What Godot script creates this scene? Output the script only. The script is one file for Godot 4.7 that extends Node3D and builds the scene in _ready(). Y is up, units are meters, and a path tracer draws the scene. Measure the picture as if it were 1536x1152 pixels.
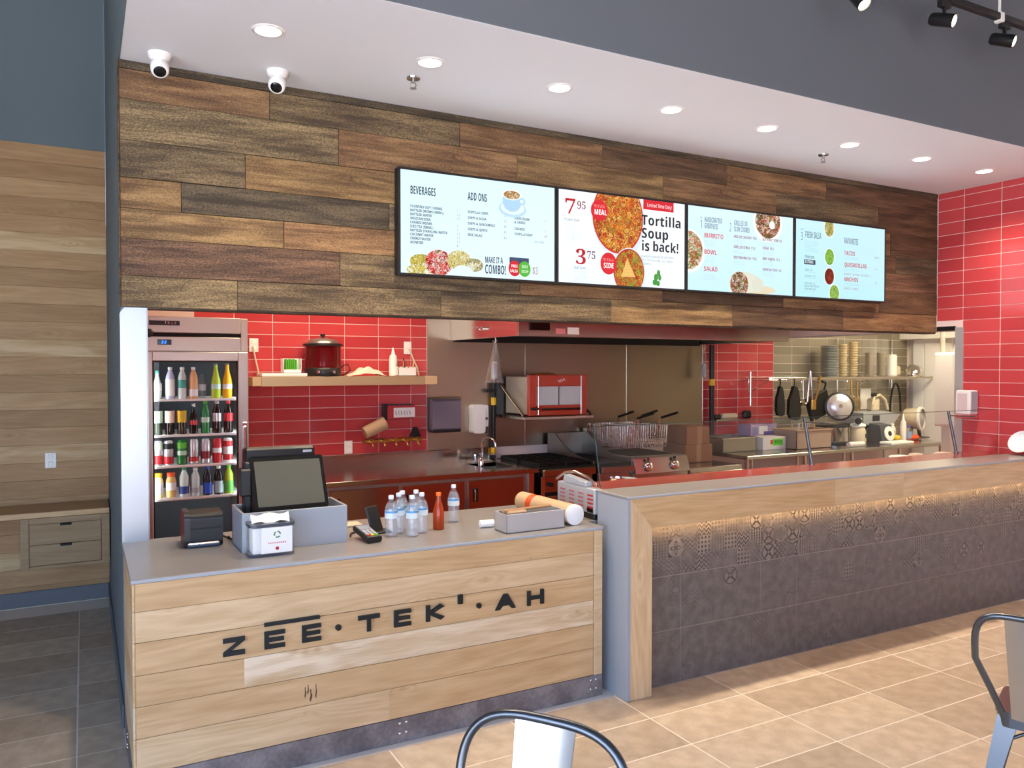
extends Node3D
# A fast-casual restaurant counter: y up, metres. The counter line runs along x, the camera stands at x = 0, z = 0.

var rng := RandomNumberGenerator.new()
const XR := 6.36      # tiled right-hand wall
const ZH := -4.21     # plank-clad header above the pass
const ZB := -6.7      # back wall
const HC := 3.2       # soffit
const HT := 4.7       # main ceiling


# ---------------------------------------------------------------- mesh building
class MB:
	var st := SurfaceTool.new()
	var T := Transform3D.IDENTITY
	var us := Vector2.ONE
	var uo := Vector2.ZERO

	func _init() -> void:
		st.begin(Mesh.PRIMITIVE_TRIANGLES)

	func v(p: Vector3, n: Vector3, uv: Vector2) -> void:
		st.set_normal((T.basis * n).normalized())
		st.set_uv(uv)
		st.add_vertex(T * p)

	func tri(a: Array, b: Array, c: Array) -> void: # each [point, normal, uv]; turned so that it faces along its normals
		var n: Vector3 = (b[0] - a[0]).cross(c[0] - a[0])
		if n.dot(a[1] + b[1] + c[1]) > 0.0:
			v(a[0], a[1], a[2]); v(c[0], c[1], c[2]); v(b[0], b[1], b[2])
		else:
			v(a[0], a[1], a[2]); v(b[0], b[1], b[2]); v(c[0], c[1], c[2])

	func plan(p: Vector3, n: Vector3) -> Vector2:
		var a := n.abs()
		var q := Vector2(p.x, -p.y)
		if a.x >= a.y and a.x >= a.z:
			q = Vector2(p.z, -p.y)
		elif a.y >= a.x and a.y >= a.z:
			q = Vector2(p.x, p.z)
		return q * us + uo

	func face(pts: Array, hint: Vector3) -> void: # a flat convex polygon
		var n: Vector3 = (pts[1] - pts[0]).cross(pts[2] - pts[0]).normalized()
		if n.length() < 0.5:
			n = hint.normalized()
		if n.dot(hint) < 0.0:
			n = -n
		for i in range(1, pts.size() - 1):
			tri([pts[0], n, plan(pts[0], n)], [pts[i], n, plan(pts[i], n)], [pts[i + 1], n, plan(pts[i + 1], n)])

	func box(lo: Vector3, hi: Vector3, b := 0.0) -> void:
		var c := (lo + hi) / 2.0
		var h := (hi - lo).abs() / 2.0
		b = minf(b, minf(h.x, minf(h.y, h.z)) * 0.98)
		var P := func(s: Vector3, k: int) -> Vector3:
			var e := h - Vector3(b, b, b)
			e[k] = h[k]
			return c + s * e
		for k in 3:
			for d in [-1.0, 1.0]:
				var i := (k + 1) % 3
				var j := (k + 2) % 3
				var pts := []
				for q in [[-1, -1], [1, -1], [1, 1], [-1, 1]]:
					var s := Vector3.ZERO
					s[k] = d; s[i] = q[0]; s[j] = q[1]
					pts.append(P.call(s, k))
				var hint := Vector3.ZERO
				hint[k] = d
				face(pts, hint)
		if b <= 0.0:
			return
		for k in 3:
			var i := (k + 1) % 3
			var j := (k + 2) % 3
			for a in [-1.0, 1.0]:
				for d in [-1.0, 1.0]:
					var s0 := Vector3.ZERO
					s0[i] = a; s0[j] = d; s0[k] = -1
					var s1 := s0
					s1[k] = 1
					var hint := s0
					hint[k] = 0
					face([P.call(s0, i), P.call(s0, j), P.call(s1, j), P.call(s1, i)], hint)
		for x in [-1.0, 1.0]:
			for y in [-1.0, 1.0]:
				for z in [-1.0, 1.0]:
					var s := Vector3(x, y, z)
					face([P.call(s, 0), P.call(s, 1), P.call(s, 2)], s)

	func lathe(prof: Array, seg := 24, at := Transform3D.IDENTITY, arc := TAU) -> void: # prof: [[radius, y], ...]
		var T0 := T
		T = T * at
		var nn := []
		for i in prof.size() - 1:
			var d := Vector2(prof[i + 1][0] - prof[i][0], prof[i + 1][1] - prof[i][1])
			nn.append(Vector2(d.y, -d.x).normalized())
		var inside := 0.0 # sign so that normals point away from the axis for an upward profile
		for i in prof.size() - 1:
			inside += nn[i].x
		var turn := 1.0 if inside >= -0.0001 else -1.0
		var len := 0.0
		for i in prof.size() - 1:
			var n: Vector2 = nn[i] * turn
			var n0 := n
			var n1 := n
			if i > 0 and nn[i - 1].dot(nn[i]) > 0.55:
				n0 = (n + nn[i - 1] * turn).normalized()
			if i < nn.size() - 1 and nn[i + 1].dot(nn[i]) > 0.55:
				n1 = (n + nn[i + 1] * turn).normalized()
			var l2 := len + Vector2(prof[i + 1][0] - prof[i][0], prof[i + 1][1] - prof[i][1]).length()
			for k in seg:
				var a := arc * k / seg
				var b := arc * (k + 1) / seg
				var A := Vector3(cos(a), 0, sin(a))
				var B := Vector3(cos(b), 0, sin(b))
				var q := func(D: Vector3, w: Array, m: Vector2, u: float, vv: float) -> Array:
					return [D * w[0] + Vector3(0, w[1], 0), D * m.x + Vector3(0, m.y, 0), Vector2(u, vv) * us + uo]
				var p00: Array = q.call(A, prof[i], n0, float(k) / seg, len)
				var p01: Array = q.call(B, prof[i], n0, float(k + 1) / seg, len)
				var p10: Array = q.call(A, prof[i + 1], n1, float(k) / seg, l2)
				var p11: Array = q.call(B, prof[i + 1], n1, float(k + 1) / seg, l2)
				if prof[i][0] > 0.00001:
					tri(p00, p01, p11)
				if prof[i + 1][0] > 0.00001:
					tri(p00, p11, p10)
			len = l2
		T = T0

	func cyl(a: Vector3, b: Vector3, r0: float, r1 := -1.0, seg := 16) -> void:
		var L := (b - a).length()
		if r1 < 0.0:
			r1 = r0
		lathe([[0, 0], [r0, 0], [r1, L], [0, L]], seg, along(a, b))

	static func along(a: Vector3, b: Vector3) -> Transform3D: # local y runs from a to b
		var y := (b - a).normalized()
		var x := y.cross(Vector3.RIGHT if absf(y.x) < 0.9 else Vector3.BACK).normalized()
		return Transform3D(Basis(x, y, x.cross(y)), a)

	func tube(path: Array, r: float, seg := 8, closed := false, flat := 1.0) -> void:
		var n := path.size()
		var rings := []
		var side := Vector3.ZERO
		var len := 0.0
		for i in n:
			var t: Vector3
			if closed:
				t = (path[(i + 1) % n] - path[(i - 1 + n) % n]).normalized()
			else:
				t = (path[mini(i + 1, n - 1)] - path[maxi(i - 1, 0)]).normalized()
			if side == Vector3.ZERO:
				side = t.cross(Vector3.UP if absf(t.y) < 0.9 else Vector3.RIGHT).normalized()
			else:
				side = (side - t * side.dot(t)).normalized()
			var up := t.cross(side)
			if i > 0:
				len += (path[i] - path[i - 1]).length()
			var ring := []
			for k in seg + 1:
				var a := TAU * k / seg
				var d := side * cos(a) + up * sin(a) * flat
				ring.append([path[i] + d * r, d.normalized(), Vector2(float(k) / seg * 0.1, len) * us + uo])
			rings.append(ring)
		if closed:
			rings.append(rings[0])
		for i in rings.size() - 1:
			for k in seg:
				tri(rings[i][k], rings[i][k + 1], rings[i + 1][k + 1])
				tri(rings[i][k], rings[i + 1][k + 1], rings[i + 1][k])
		if not closed:
			for e in [0, n - 1]:
				var t: Vector3 = (path[1] - path[0]) * -1.0 if e == 0 else path[n - 1] - path[n - 2]
				var pts := []
				for k in seg:
					pts.append(rings[e][k][0])
				face(pts, t)

	func prism(poly: PackedVector2Array, z0: float, z1: float, bev := 0.0) -> void: # a polygon of the xy plane pushed from z0 to z1
		if Geometry2D.is_polygon_clockwise(poly):
			poly.reverse()
		var idx := Geometry2D.triangulate_polygon(poly)
		for z in [z0, z1]:
			var n := Vector3(0, 0, 1 if z == maxf(z0, z1) else -1)
			for i in range(0, idx.size(), 3):
				var t := []
				for k in 3:
					var w := poly[idx[i + k]]
					var p := Vector3(w.x, w.y, z)
					t.append([p, n, plan(p, n)])
				tri(t[0], t[1], t[2])
		var m := poly.size()
		for i in m:
			var a := poly[i]
			var b := poly[(i + 1) % m]
			var d := b - a
			face([Vector3(a.x, a.y, z0), Vector3(b.x, b.y, z0), Vector3(b.x, b.y, z1), Vector3(a.x, a.y, z1)], Vector3(d.y, -d.x, 0))

	func sheet(rows: Array) -> void: # a smooth two-sided-looking surface through a grid of points
		var R := rows.size()
		var C: int = rows[0].size()
		var nrm := func(i: int, j: int) -> Vector3:
			var du: Vector3 = rows[i][mini(j + 1, C - 1)] - rows[i][maxi(j - 1, 0)]
			var dv: Vector3 = rows[mini(i + 1, R - 1)][j] - rows[maxi(i - 1, 0)][j]
			return du.cross(dv).normalized()
		for i in R - 1:
			for j in C - 1:
				var q := []
				for w in [[i, j], [i, j + 1], [i + 1, j + 1], [i + 1, j]]:
					q.append([rows[w[0]][w[1]], nrm.call(w[0], w[1]), Vector2(float(w[1]) / (C - 1), float(w[0]) / (R - 1)) * us + uo])
				tri(q[0], q[1], q[2])
				tri(q[0], q[2], q[3])

	func done() -> ArrayMesh:
		return st.commit()


static func rrect(x0: float, y0: float, x1: float, y1: float, r: float, n := 4) -> PackedVector2Array:
	var p := PackedVector2Array()
	for c in [[x1 - r, y1 - r, 0.0], [x0 + r, y1 - r, 0.5], [x0 + r, y0 + r, 1.0], [x1 - r, y0 + r, 1.5]]:
		for i in n + 1:
			var a: float = PI * (c[2] + 0.5 * i / n)
			p.append(Vector2(c[0] + cos(a) * r, c[1] + sin(a) * r))
	return p


static func ellipse(cx: float, cy: float, rx: float, ry: float, n := 24) -> PackedVector2Array:
	var p := PackedVector2Array()
	for i in n:
		p.append(Vector2(cx + cos(TAU * i / n) * rx, cy + sin(TAU * i / n) * ry))
	return p


func B(lo: Vector3, hi: Vector3, b := 0.0) -> MB:
	var m := MB.new()
	m.box(lo, hi, b)
	return m


func put(parent: Node, called: String, shape, m: Material) -> MeshInstance3D:
	var o := MeshInstance3D.new()
	o.name = called
	o.mesh = shape.done() if shape is MB else shape
	o.material_override = m
	parent.add_child(o, true)
	return o


func wput(parent: Node3D, called: String, shape, m: Material) -> MeshInstance3D: # shape given in the room's coordinates
	var o := put(parent, called, shape, m)
	var at := Vector3.ZERO
	var p: Node = parent
	while p is Node3D and p != self:
		at += p.position
		p = p.get_parent()
	o.position = -at
	return o


func thing(called: String, label: String, category: String, at := Vector3.ZERO, group := "", turn := 0.0) -> Node3D:
	var o := Node3D.new()
	o.name = called
	add_child(o, true)
	o.position = at
	o.rotation.y = turn
	return tag(o, label, category, group)


func tag(o: Node3D, label: String, category: String, group := "") -> Node3D:
	o.set_meta("label", label)
	o.set_meta("category", category)
	if group:
		o.set_meta("group", group)
	return o


func struct(called: String, label: String, category: String, shape, m: Material) -> MeshInstance3D:
	var o := put(self, called, shape, m)
	o.set_meta("kind", "structure")
	tag(o, label, category)
	return o


func dup(src: Node3D, at: Vector3, label: String, group := "", turn := 0.0) -> Node3D:
	var o: Node3D = src.duplicate()
	o.name = src.name
	add_child(o, true)
	o.position = at
	o.rotation.y = turn
	o.set_meta("label", label)
	if group:
		o.set_meta("group", group)
	return o


# ---------------------------------------------------------------- materials
var M := {}


func mat(c: Color, rough := 0.6, metal := 0.0, tex: Texture2D = null, bump := 0.0, bumptex: Texture2D = null) -> StandardMaterial3D:
	var m := StandardMaterial3D.new()
	m.albedo_color = c
	m.roughness = rough
	m.metallic = metal
	if tex:
		m.albedo_texture = tex
	if bump > 0.0:
		m.heightmap_enabled = true
		m.heightmap_texture = bumptex if bumptex else tex
		m.heightmap_scale = bump
	return m


func hex(s: String) -> Color:
	return Color.html(s)


func glass(c: Color, alpha: float, rough := 0.02) -> StandardMaterial3D:
	var m := mat(Color(c.r, c.g, c.b, alpha), rough)
	m.transparency = BaseMaterial3D.TRANSPARENCY_ALPHA
	m.metallic_specular = 0.25 if alpha < 0.05 else 0.5
	return m


func glow(c: Color, e: float, tex: Texture2D = null) -> StandardMaterial3D:
	var m := mat(Color(0.02, 0.02, 0.02), 0.3)
	m.emission_enabled = true
	m.emission = c
	m.emission_energy_multiplier = e
	if tex:
		m.emission_texture = tex
		m.emission_operator = BaseMaterial3D.EMISSION_OP_MULTIPLY
	return m


func noise(s: int, f: float, oct := 3) -> FastNoiseLite:
	var n := FastNoiseLite.new()
	n.seed = s
	n.noise_type = FastNoiseLite.TYPE_SIMPLEX
	n.frequency = f
	n.fractal_octaves = oct
	n.fractal_type = FastNoiseLite.FRACTAL_FBM
	return n


func image_tex(w: int, h: int, f: Callable) -> ImageTexture:
	var d := PackedByteArray()
	d.resize(w * h * 3)
	var k := 0
	for y in h:
		for x in w:
			var c: Color = f.call(x, y)
			d[k] = c.r8; d[k + 1] = c.g8; d[k + 2] = c.b8
			k += 3
	return ImageTexture.create_from_image(Image.create_from_data(w, h, false, Image.FORMAT_RGB8, d))


func wood_tex(s: int, pale: Color, dark: Color, rough_saw: float, sap := 0.0) -> ImageTexture: # 2.4 m along the grain by 0.8 m
	var warp := noise(s, 0.010, 2)
	var fine := noise(s + 1, 0.35, 2)
	var blot := noise(s + 2, 0.012, 3)
	var saw := noise(s + 3, 0.09, 2)
	var rg := RandomNumberGenerator.new()
	rg.seed = s
	var knots := []
	for i in 7:
		knots.append(Vector3(rg.randf_range(40, 980), rg.randf_range(10, 330), rg.randf_range(5, 9)))
	return image_tex(1024, 342, func(x: int, y: int) -> Color:
		var wv := warp.get_noise_2d(x * 0.22, y * 1.5) * 5.0 + warp.get_noise_2d(x * 0.07, y * 0.6) * 14.0
		for kn in knots:
			var dx: float = (x - kn.x) / 3.0
			var dy: float = y - kn.y
			wv += 14.0 * exp(-(dx * dx + dy * dy) / (kn.z * kn.z * 3.0))
		var ring := sin((y * 0.35 + wv) * 0.9) * 0.5 + 0.5
		var g := fine.get_noise_2d(x * 0.03, y * 1.6) * 0.5 + 0.5
		var b := blot.get_noise_2d(x * 0.28, y * 2.0) * 0.6 + 0.5
		var t := (0.15 if rough_saw > 0.0 else 0.22) * ring + 0.37 * g + 0.46 * b
		if rough_saw > 0.0:
			var q := saw.get_noise_2d(x * 0.5, y * 2.2) * 0.5 + 0.5
			t += rough_saw * (q - 0.5) * (0.4 + b)
			t += rough_saw * 2.2 * minf(0.0, blot.get_noise_2d(x * 0.2 + 500.0, y * 3.0))
			t += rough_saw * 1.3 * fine.get_noise_2d(x * 0.4, y * 0.8)
		for kn in knots:
			var dx: float = (x - kn.x) / 1.3
			var dy: float = y - kn.y
			var r: float = sqrt(dx * dx + dy * dy) / kn.z
			if r < 1.0:
				t -= 0.35 * (1.0 - r)
		if sap > 0.0:
			t += sap * smoothstep(0.25, 0.42, warp.get_noise_2d(x * 0.16 + 90.0, y * 0.8))
		t = clampf(t * 1.25 - 0.1, 0.0, 1.0)
		return dark.lerp(pale, t))


func speckle_tex(s: int, a: Color, b: Color, f1: float, f2: float, n := 512) -> ImageTexture:
	var n1 := noise(s, f1, 4)
	var n2 := noise(s + 7, f2, 2)
	return image_tex(n, n, func(x: int, y: int) -> Color:
		var t := 0.5 + 0.75 * n1.get_noise_2d(x, y) + 0.25 * n2.get_noise_2d(x, y)
		return a.lerp(b, clampf(t, 0.0, 1.0)))


func motif(k: int, x: float, y: float) -> float: # x, y in -1..1 inside one patterned square; 1 is the raised print
	var r := sqrt(x * x + y * y)
	match k:
		0: # rows of diamonds
			var u := fposmod(x * 2.0 + 1.0, 1.0) * 2.0 - 1.0
			var w := fposmod(y * 2.0 + 1.0, 1.0) * 2.0 - 1.0
			var d := absf(u) + absf(w)
			return 1.0 if (d < 0.85 and d > 0.55) or d < 0.25 else 0.0
		1: # zigzag
			return 1.0 if fposmod(y * 2.0 + absf(fposmod(x * 1.5, 1.0) - 0.5) * 1.6, 1.0) < 0.45 else 0.0
		2: # upright stripes with beads
			return 1.0 if fposmod(x * 2.5, 1.0) < 0.45 and fposmod(y * 3.0, 1.0) < 0.8 else 0.0
		3: # star in a ring
			var a := atan2(y, x)
			var p := 0.55 + 0.25 * cos(4.0 * a)
			return 1.0 if (r < p and r > p - 0.2) or r < 0.2 or (absf(x) + absf(y) > 1.45) else 0.0
		4: # crossed petals
			var d := minf(absf(x - y), absf(x + y))
			return 1.0 if d < 0.28 * (1.0 - r * 0.7) and r > 0.15 or (r > 0.9 and r < 1.05) else 0.0
		5: # dots
			var u := fposmod(x * 2.0, 1.0) - 0.5
			var w := fposmod(y * 2.0, 1.0) - 0.5
			return 1.0 if u * u + w * w < 0.09 else 0.0
		6: # lattice
			return 1.0 if fposmod((x + y) * 1.5, 1.0) < 0.3 or fposmod((x - y) * 1.5, 1.0) < 0.3 else 0.0
		_: # curled square
			var d := maxf(absf(x), absf(y)) + 0.16 * cos(4.0 * atan2(y, x))
			return 1.0 if (d > 0.5 and d < 0.75) or d < 0.22 else 0.0


func panel_textures() -> Array: # the patterned charcoal tiling, 3.8 m by 0.9 m: colour and relief
	var w := 1536
	var h := 364
	var n1 := noise(31, 0.012, 3)
	var n2 := noise(32, 0.2, 2)
	var rg := RandomNumberGenerator.new()
	rg.seed = 5
	var cells := []
	for j in 9:
		for i in 38:
			var strong := rg.randf()
			var s := 0.0
			if j < 2:
				s = 1.0 if strong < 0.85 else 0.5
			elif j < 3:
				s = 0.9 if strong < 0.6 else 0.3
			elif j < 5:
				s = 0.8 if strong < 0.14 else (0.25 if strong < 0.4 else 0.05)
			else:
				s = 0.3 if strong < 0.15 else 0.04
			cells.append([rg.randi() % 8, s])
	var relief := PackedByteArray()
	relief.resize(w * h)
	var tex := image_tex(w, h, func(x: int, y: int) -> Color:
		var cx := x * 38.0 / w
		var cy := y * 9.0 / h
		var c: Array = cells[int(cy) * 38 + int(cx)]
		var m := motif(c[0], fposmod(cx, 1.0) * 2.0 - 1.0, fposmod(cy, 1.0) * 2.0 - 1.0)
		var wear := clampf(0.65 + n1.get_noise_2d(x, y) * 1.1, 0.0, 1.0)
		var t: float = m * c[1] * wear
		relief[y * w + x] = int(clampf(128.0 + 110.0 * t + 10.0 * n2.get_noise_2d(x, y), 0, 255))
		var g := 1.0 + 0.13 * n1.get_noise_2d(x * 2.0, y * 2.0) + 0.07 * n2.get_noise_2d(x, y)
		return Color(0.40 * g, 0.375 * g, 0.365 * g).lerp(Color(0.62, 0.58, 0.55), c[1] * wear * (1.0 - m) * 0.45).lerp(Color(0.2, 0.185, 0.18), t * 0.9))
	var ri := ImageTexture.create_from_image(Image.create_from_data(w, h, false, Image.FORMAT_L8, relief))
	return [tex, ri]


func materials() -> void:
	var brushed := image_tex(256, 256, func(x: int, y: int) -> Color:
		var g := 0.5 + 0.5 * sin(float((x * 7919 + y * 104729) % 997))
		return Color(g, g, g).lerp(Color(0.6, 0.6, 0.6), 0.6))
	M.steel = mat(hex("b9b4ac"), 0.2, 1.0)
	M.quarry = mat(hex("a84a34"), 0.35)
	M.back_panel = mat(hex("cf5230"), 0.4)
	M.fridge_steel = mat(hex("c2b9b0"), 0.42, 0.8)
	M.ledge = mat(hex("9c4238"), 0.16)  # red reflection on the polished ledge, painted as its colour
	M.monitor = mat(hex("08090a"), 0.35)
	M.steel_pale = mat(hex("b8ac9a"), 0.4, 1.0)
	M.steel_bright = mat(hex("d8d8d6"), 0.16, 1.0)
	M.steel_dull = mat(hex("a9a59e"), 0.42, 1.0)
	M.steel_wall = mat(hex("8e8275"), 0.33, 1.0)
	M.chrome = mat(hex("e6e6e6"), 0.06, 1.0)
	M.gun = mat(hex("6d7278"), 0.3, 0.9)
	M.gun_plate = mat(hex("d2d5d8"), 0.3, 1.0)
	M.brass = mat(hex("c9a25a"), 0.3, 1.0)
	M.black = mat(hex("17181a"), 0.45)
	M.black_gloss = mat(hex("0c0d0f"), 0.12)
	M.iron = mat(hex("1b1a1a"), 0.55, 0.4)
	M.rubber = mat(hex("121212"), 0.7)
	M.white = mat(hex("efeeea"), 0.5)
	M.white_gloss = mat(hex("f2f2f0"), 0.25)
	M.paper = mat(hex("f4f2ee"), 0.8)
	M.cream = mat(hex("d8cbb0"), 0.5)
	M.grey_laminate = mat(hex("a0a6ae"), 0.32)
	M.grey_top = mat(hex("8d8a88"), 0.30)
	M.grey_plastic = mat(hex("a7abb0"), 0.4)
	M.dark_grey = mat(hex("45484c"), 0.5)
	M.red_plastic = mat(hex("b5232b"), 0.35)
	M.red_enamel = mat(hex("b83a22"), 0.25)
	M.card = mat(hex("a77f58"), 0.75)
	M.kraft = mat(hex("b59575"), 0.7)
	M.beige = mat(hex("c9ab84"), 0.6)
	M.orange = mat(hex("e0551f"), 0.5)
	M.green = mat(hex("58b52e"), 0.5)
	M.lime = mat(hex("5ee012"), 0.6)
	M.purple = mat(hex("6d5aa0"), 0.6)
	M.lilac = mat(hex("b7a5c4"), 0.6)
	M.blue = mat(hex("2458c4"), 0.4)
	M.teal = mat(hex("3fa596"), 0.4)
	M.yellow = mat(hex("e2b91e"), 0.4)
	M.cloth = mat(hex("e2d3bd"), 0.9)
	M.blue_paint = mat(hex("68767d"), 0.75, 0.0)
	M.blue_grey = mat(hex("676c73"), 0.7)
	M.soffit = mat(hex("e6e9ee"), 0.8)
	M.dark_ceiling = mat(hex("33373c"), 0.85)
	M.wall_white = mat(hex("d6d4cf"), 0.8)
	M.grout = mat(hex("ecd6cd"), 0.85)
	M.grout_dark = mat(hex("3c3835"), 0.85)
	M.floor_grout = mat(hex("f6ece0"), 0.8)
	M.column = mat(hex("a3a5a8"), 0.34, 1.0)
	M.tray = mat(hex("c9c9c8"), 0.5, 0.6)
	M.shelf_steel = mat(hex("c8b48e"), 0.4, 0.75)
	M.lid_plate = mat(hex("e3e4ea"), 0.32, 0.7)
	M.window_frame = mat(hex("2b2d30"), 0.4, 0.5)
	M.concrete = mat(hex("d8d6d1"), 0.9)
	M.kick = mat(hex("dcd2cc"), 0.5, 0.1, speckle_tex(71, hex("77757a"), hex("a5a4a8"), 0.012, 0.11))
	M.sign = mat(hex("1f2729"), 0.42, 0.3)
	M.red_tile = []
	for c in ["c5474b", "cc4d50", "bd4146"]:
		var m := mat(hex(c), 0.14)
		M.red_tile.append(m)
	M.grey_tile = []
	for c in ["8c8574", "948d7b", "857e6d"]:
		M.grey_tile.append(mat(hex(c), 0.16))
	var stone := speckle_tex(11, hex("c3b5a1"), hex("d9ccb9"), 0.010, 0.12)
	M.floor_tile = []
	for c in ["f4f0ee", "fffaf5", "e9e2dc"]:
		M.floor_tile.append(mat(hex(c), 0.34, 0.0, stone, 0.05))
	var w1 := wood_tex(101, hex("d6c29c"), hex("725f48"), 0.18)
	var w2 := wood_tex(131, hex("cbb998"), hex("625545"), 0.26)
	M.old_wood = {}
	var tone := {"brown": "bda38c", "olive": "cbbfa6", "warm": "c6aa92", "grey": "b5ab9e", "amber": "ccb594", "dark": "8a847a", "tan": "c8b496", "red": "a68b80", "dusk": "8e7a6e", "moss": "b3a792"}
	var flip := false
	for k in tone:
		M.old_wood[k] = mat(hex(tone[k]), 0.72, 0.0, w2 if flip else w1, 0.25)
		flip = not flip
	var oak := wood_tex(211, hex("e6d3b4"), hex("c9ae88"), 0.0)
	var oak2 := wood_tex(241, hex("f4e8d4"), hex("c9ac82"), 0.0, 0.3)
	M.oak = []
	for c in ["fbeedd", "f0dcc2", "ffffff"]:
		M.oak.append(mat(hex(c), 0.5, 0.0, oak))
	M.oak.append(mat(hex("f6ecdf"), 0.5, 0.0, oak2))
	M.shaded_oak = []  # counter oak tinted darker, the shade of the passage put into its colour
	for c in ["cdb598", "c0a787", "d6c0a4"]:
		M.shaded_oak.append(mat(hex(c), 0.55, 0.0, oak))
	M.shaded_oak.append(mat(hex("d6c3a4"), 0.55, 0.0, oak2))
	M.oak_grey = mat(hex("b9ab98"), 0.55, 0.0, oak)
	M.water = glass(hex("dfeefa"), 0.09, 0.03)
	M.clear = glass(hex("f2f6f4"), 0.08, 0.05)
	M.pane = glass(hex("6f7d78"), 0.012, 0.0)
	M.fridge_pane = glass(hex("6f7d78"), 0.012, 0.0)
	M.glass_edge = mat(hex("2c3f3a"), 0.15)
	M.bag = glass(hex("b9bab7"), 0.16, 0.15)
	M.smoke = glass(hex("5c6a80"), 0.35, 0.08)
	M.orange_liquid = mat(hex("b03f12"), 0.15)


# ---------------------------------------------------------------- the scene
func _ready() -> void:
	rng.seed = 20
	var cam := Camera3D.new()
	cam.name = "camera"
	cam.fov = 51.65
	cam.near = 0.05
	cam.far = 120.0
	add_child(cam)
	cam.position = Vector3(0, 1.74, 0)
	cam.rotation = Vector3(-0.02101, -0.49480, 0)
	cam.current = true
	var env := Environment.new()
	var sky_mat := ProceduralSkyMaterial.new()
	sky_mat.sky_top_color = Color(0.52, 0.68, 0.92)
	sky_mat.sky_horizon_color = Color(0.86, 0.91, 0.97)
	sky_mat.ground_bottom_color = Color(0.45, 0.44, 0.42)
	sky_mat.ground_horizon_color = Color(0.62, 0.62, 0.62)
	var sky := Sky.new()
	sky.sky_material = sky_mat
	env.background_mode = Environment.BG_SKY
	env.sky = sky
	env.background_energy_multiplier = 6.5
	env.tonemap_mode = Environment.TONE_MAPPER_LINEAR
	env.tonemap_exposure = 1.3
	env.sdfgi_enabled = true
	env.ssao_enabled = true
	env.ssil_enabled = true
	var we := WorldEnvironment.new()
	we.name = "environment"
	we.environment = env
	add_child(we)
	var sun := DirectionalLight3D.new()
	sun.name = "sun"
	sun.light_energy = 8.0
	sun.light_color = Color(1.0, 0.95, 0.88)
	sun.light_angular_distance = 0.5
	sun.shadow_enabled = true
	add_child(sun)
	sun.rotation_degrees = Vector3(-66, -28, 0)
	materials()
	shell()
	dining_side()
	front_counter()
	partition()
	header_wall()
	back_wall_tiles()
	dish_room()
	screens()
	soffit_fittings()
	fridge()
	fridge_drinks()
	shelf_and_stuff()
	steel_side()
	cooking_line()
	prep_table()
	wire_shelf()
	counter_things()
	chairs()


func plank(parent: Node, called: String, lo: Vector3, hi: Vector3, m: Material, along_z := false) -> MeshInstance3D:
	var b := MB.new()
	b.us = Vector2(1 / 2.4, 1 / 0.8)
	var L := (hi.z - lo.z) if along_z else (hi.x - lo.x)
	var s := lo.z if along_z else lo.x
	b.uo = Vector2(-s / 2.4 + rng.randf() * maxf(0.0, 1.0 - L / 2.4), hi.y / 0.8 + rng.randf() * (1.0 - (hi.y - lo.y) / 0.8))
	b.box(lo, hi, 0.0016)
	return put(parent, called, b, m)


func area(called: String, at: Vector3, look: Vector3, size: Vector2, e: float, c: Color) -> void:
	var l := AreaLight3D.new()
	l.name = called
	l.area_size = size
	l.light_energy = e
	l.light_color = c
	l.shadow_enabled = true
	l.set("area_range", 20.0)
	l.set("area_attenuation", 2.0)
	add_child(l, true)
	l.look_at_from_position(at, at + look, Vector3.UP if absf(look.y) < 0.9 else Vector3.BACK)


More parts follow.
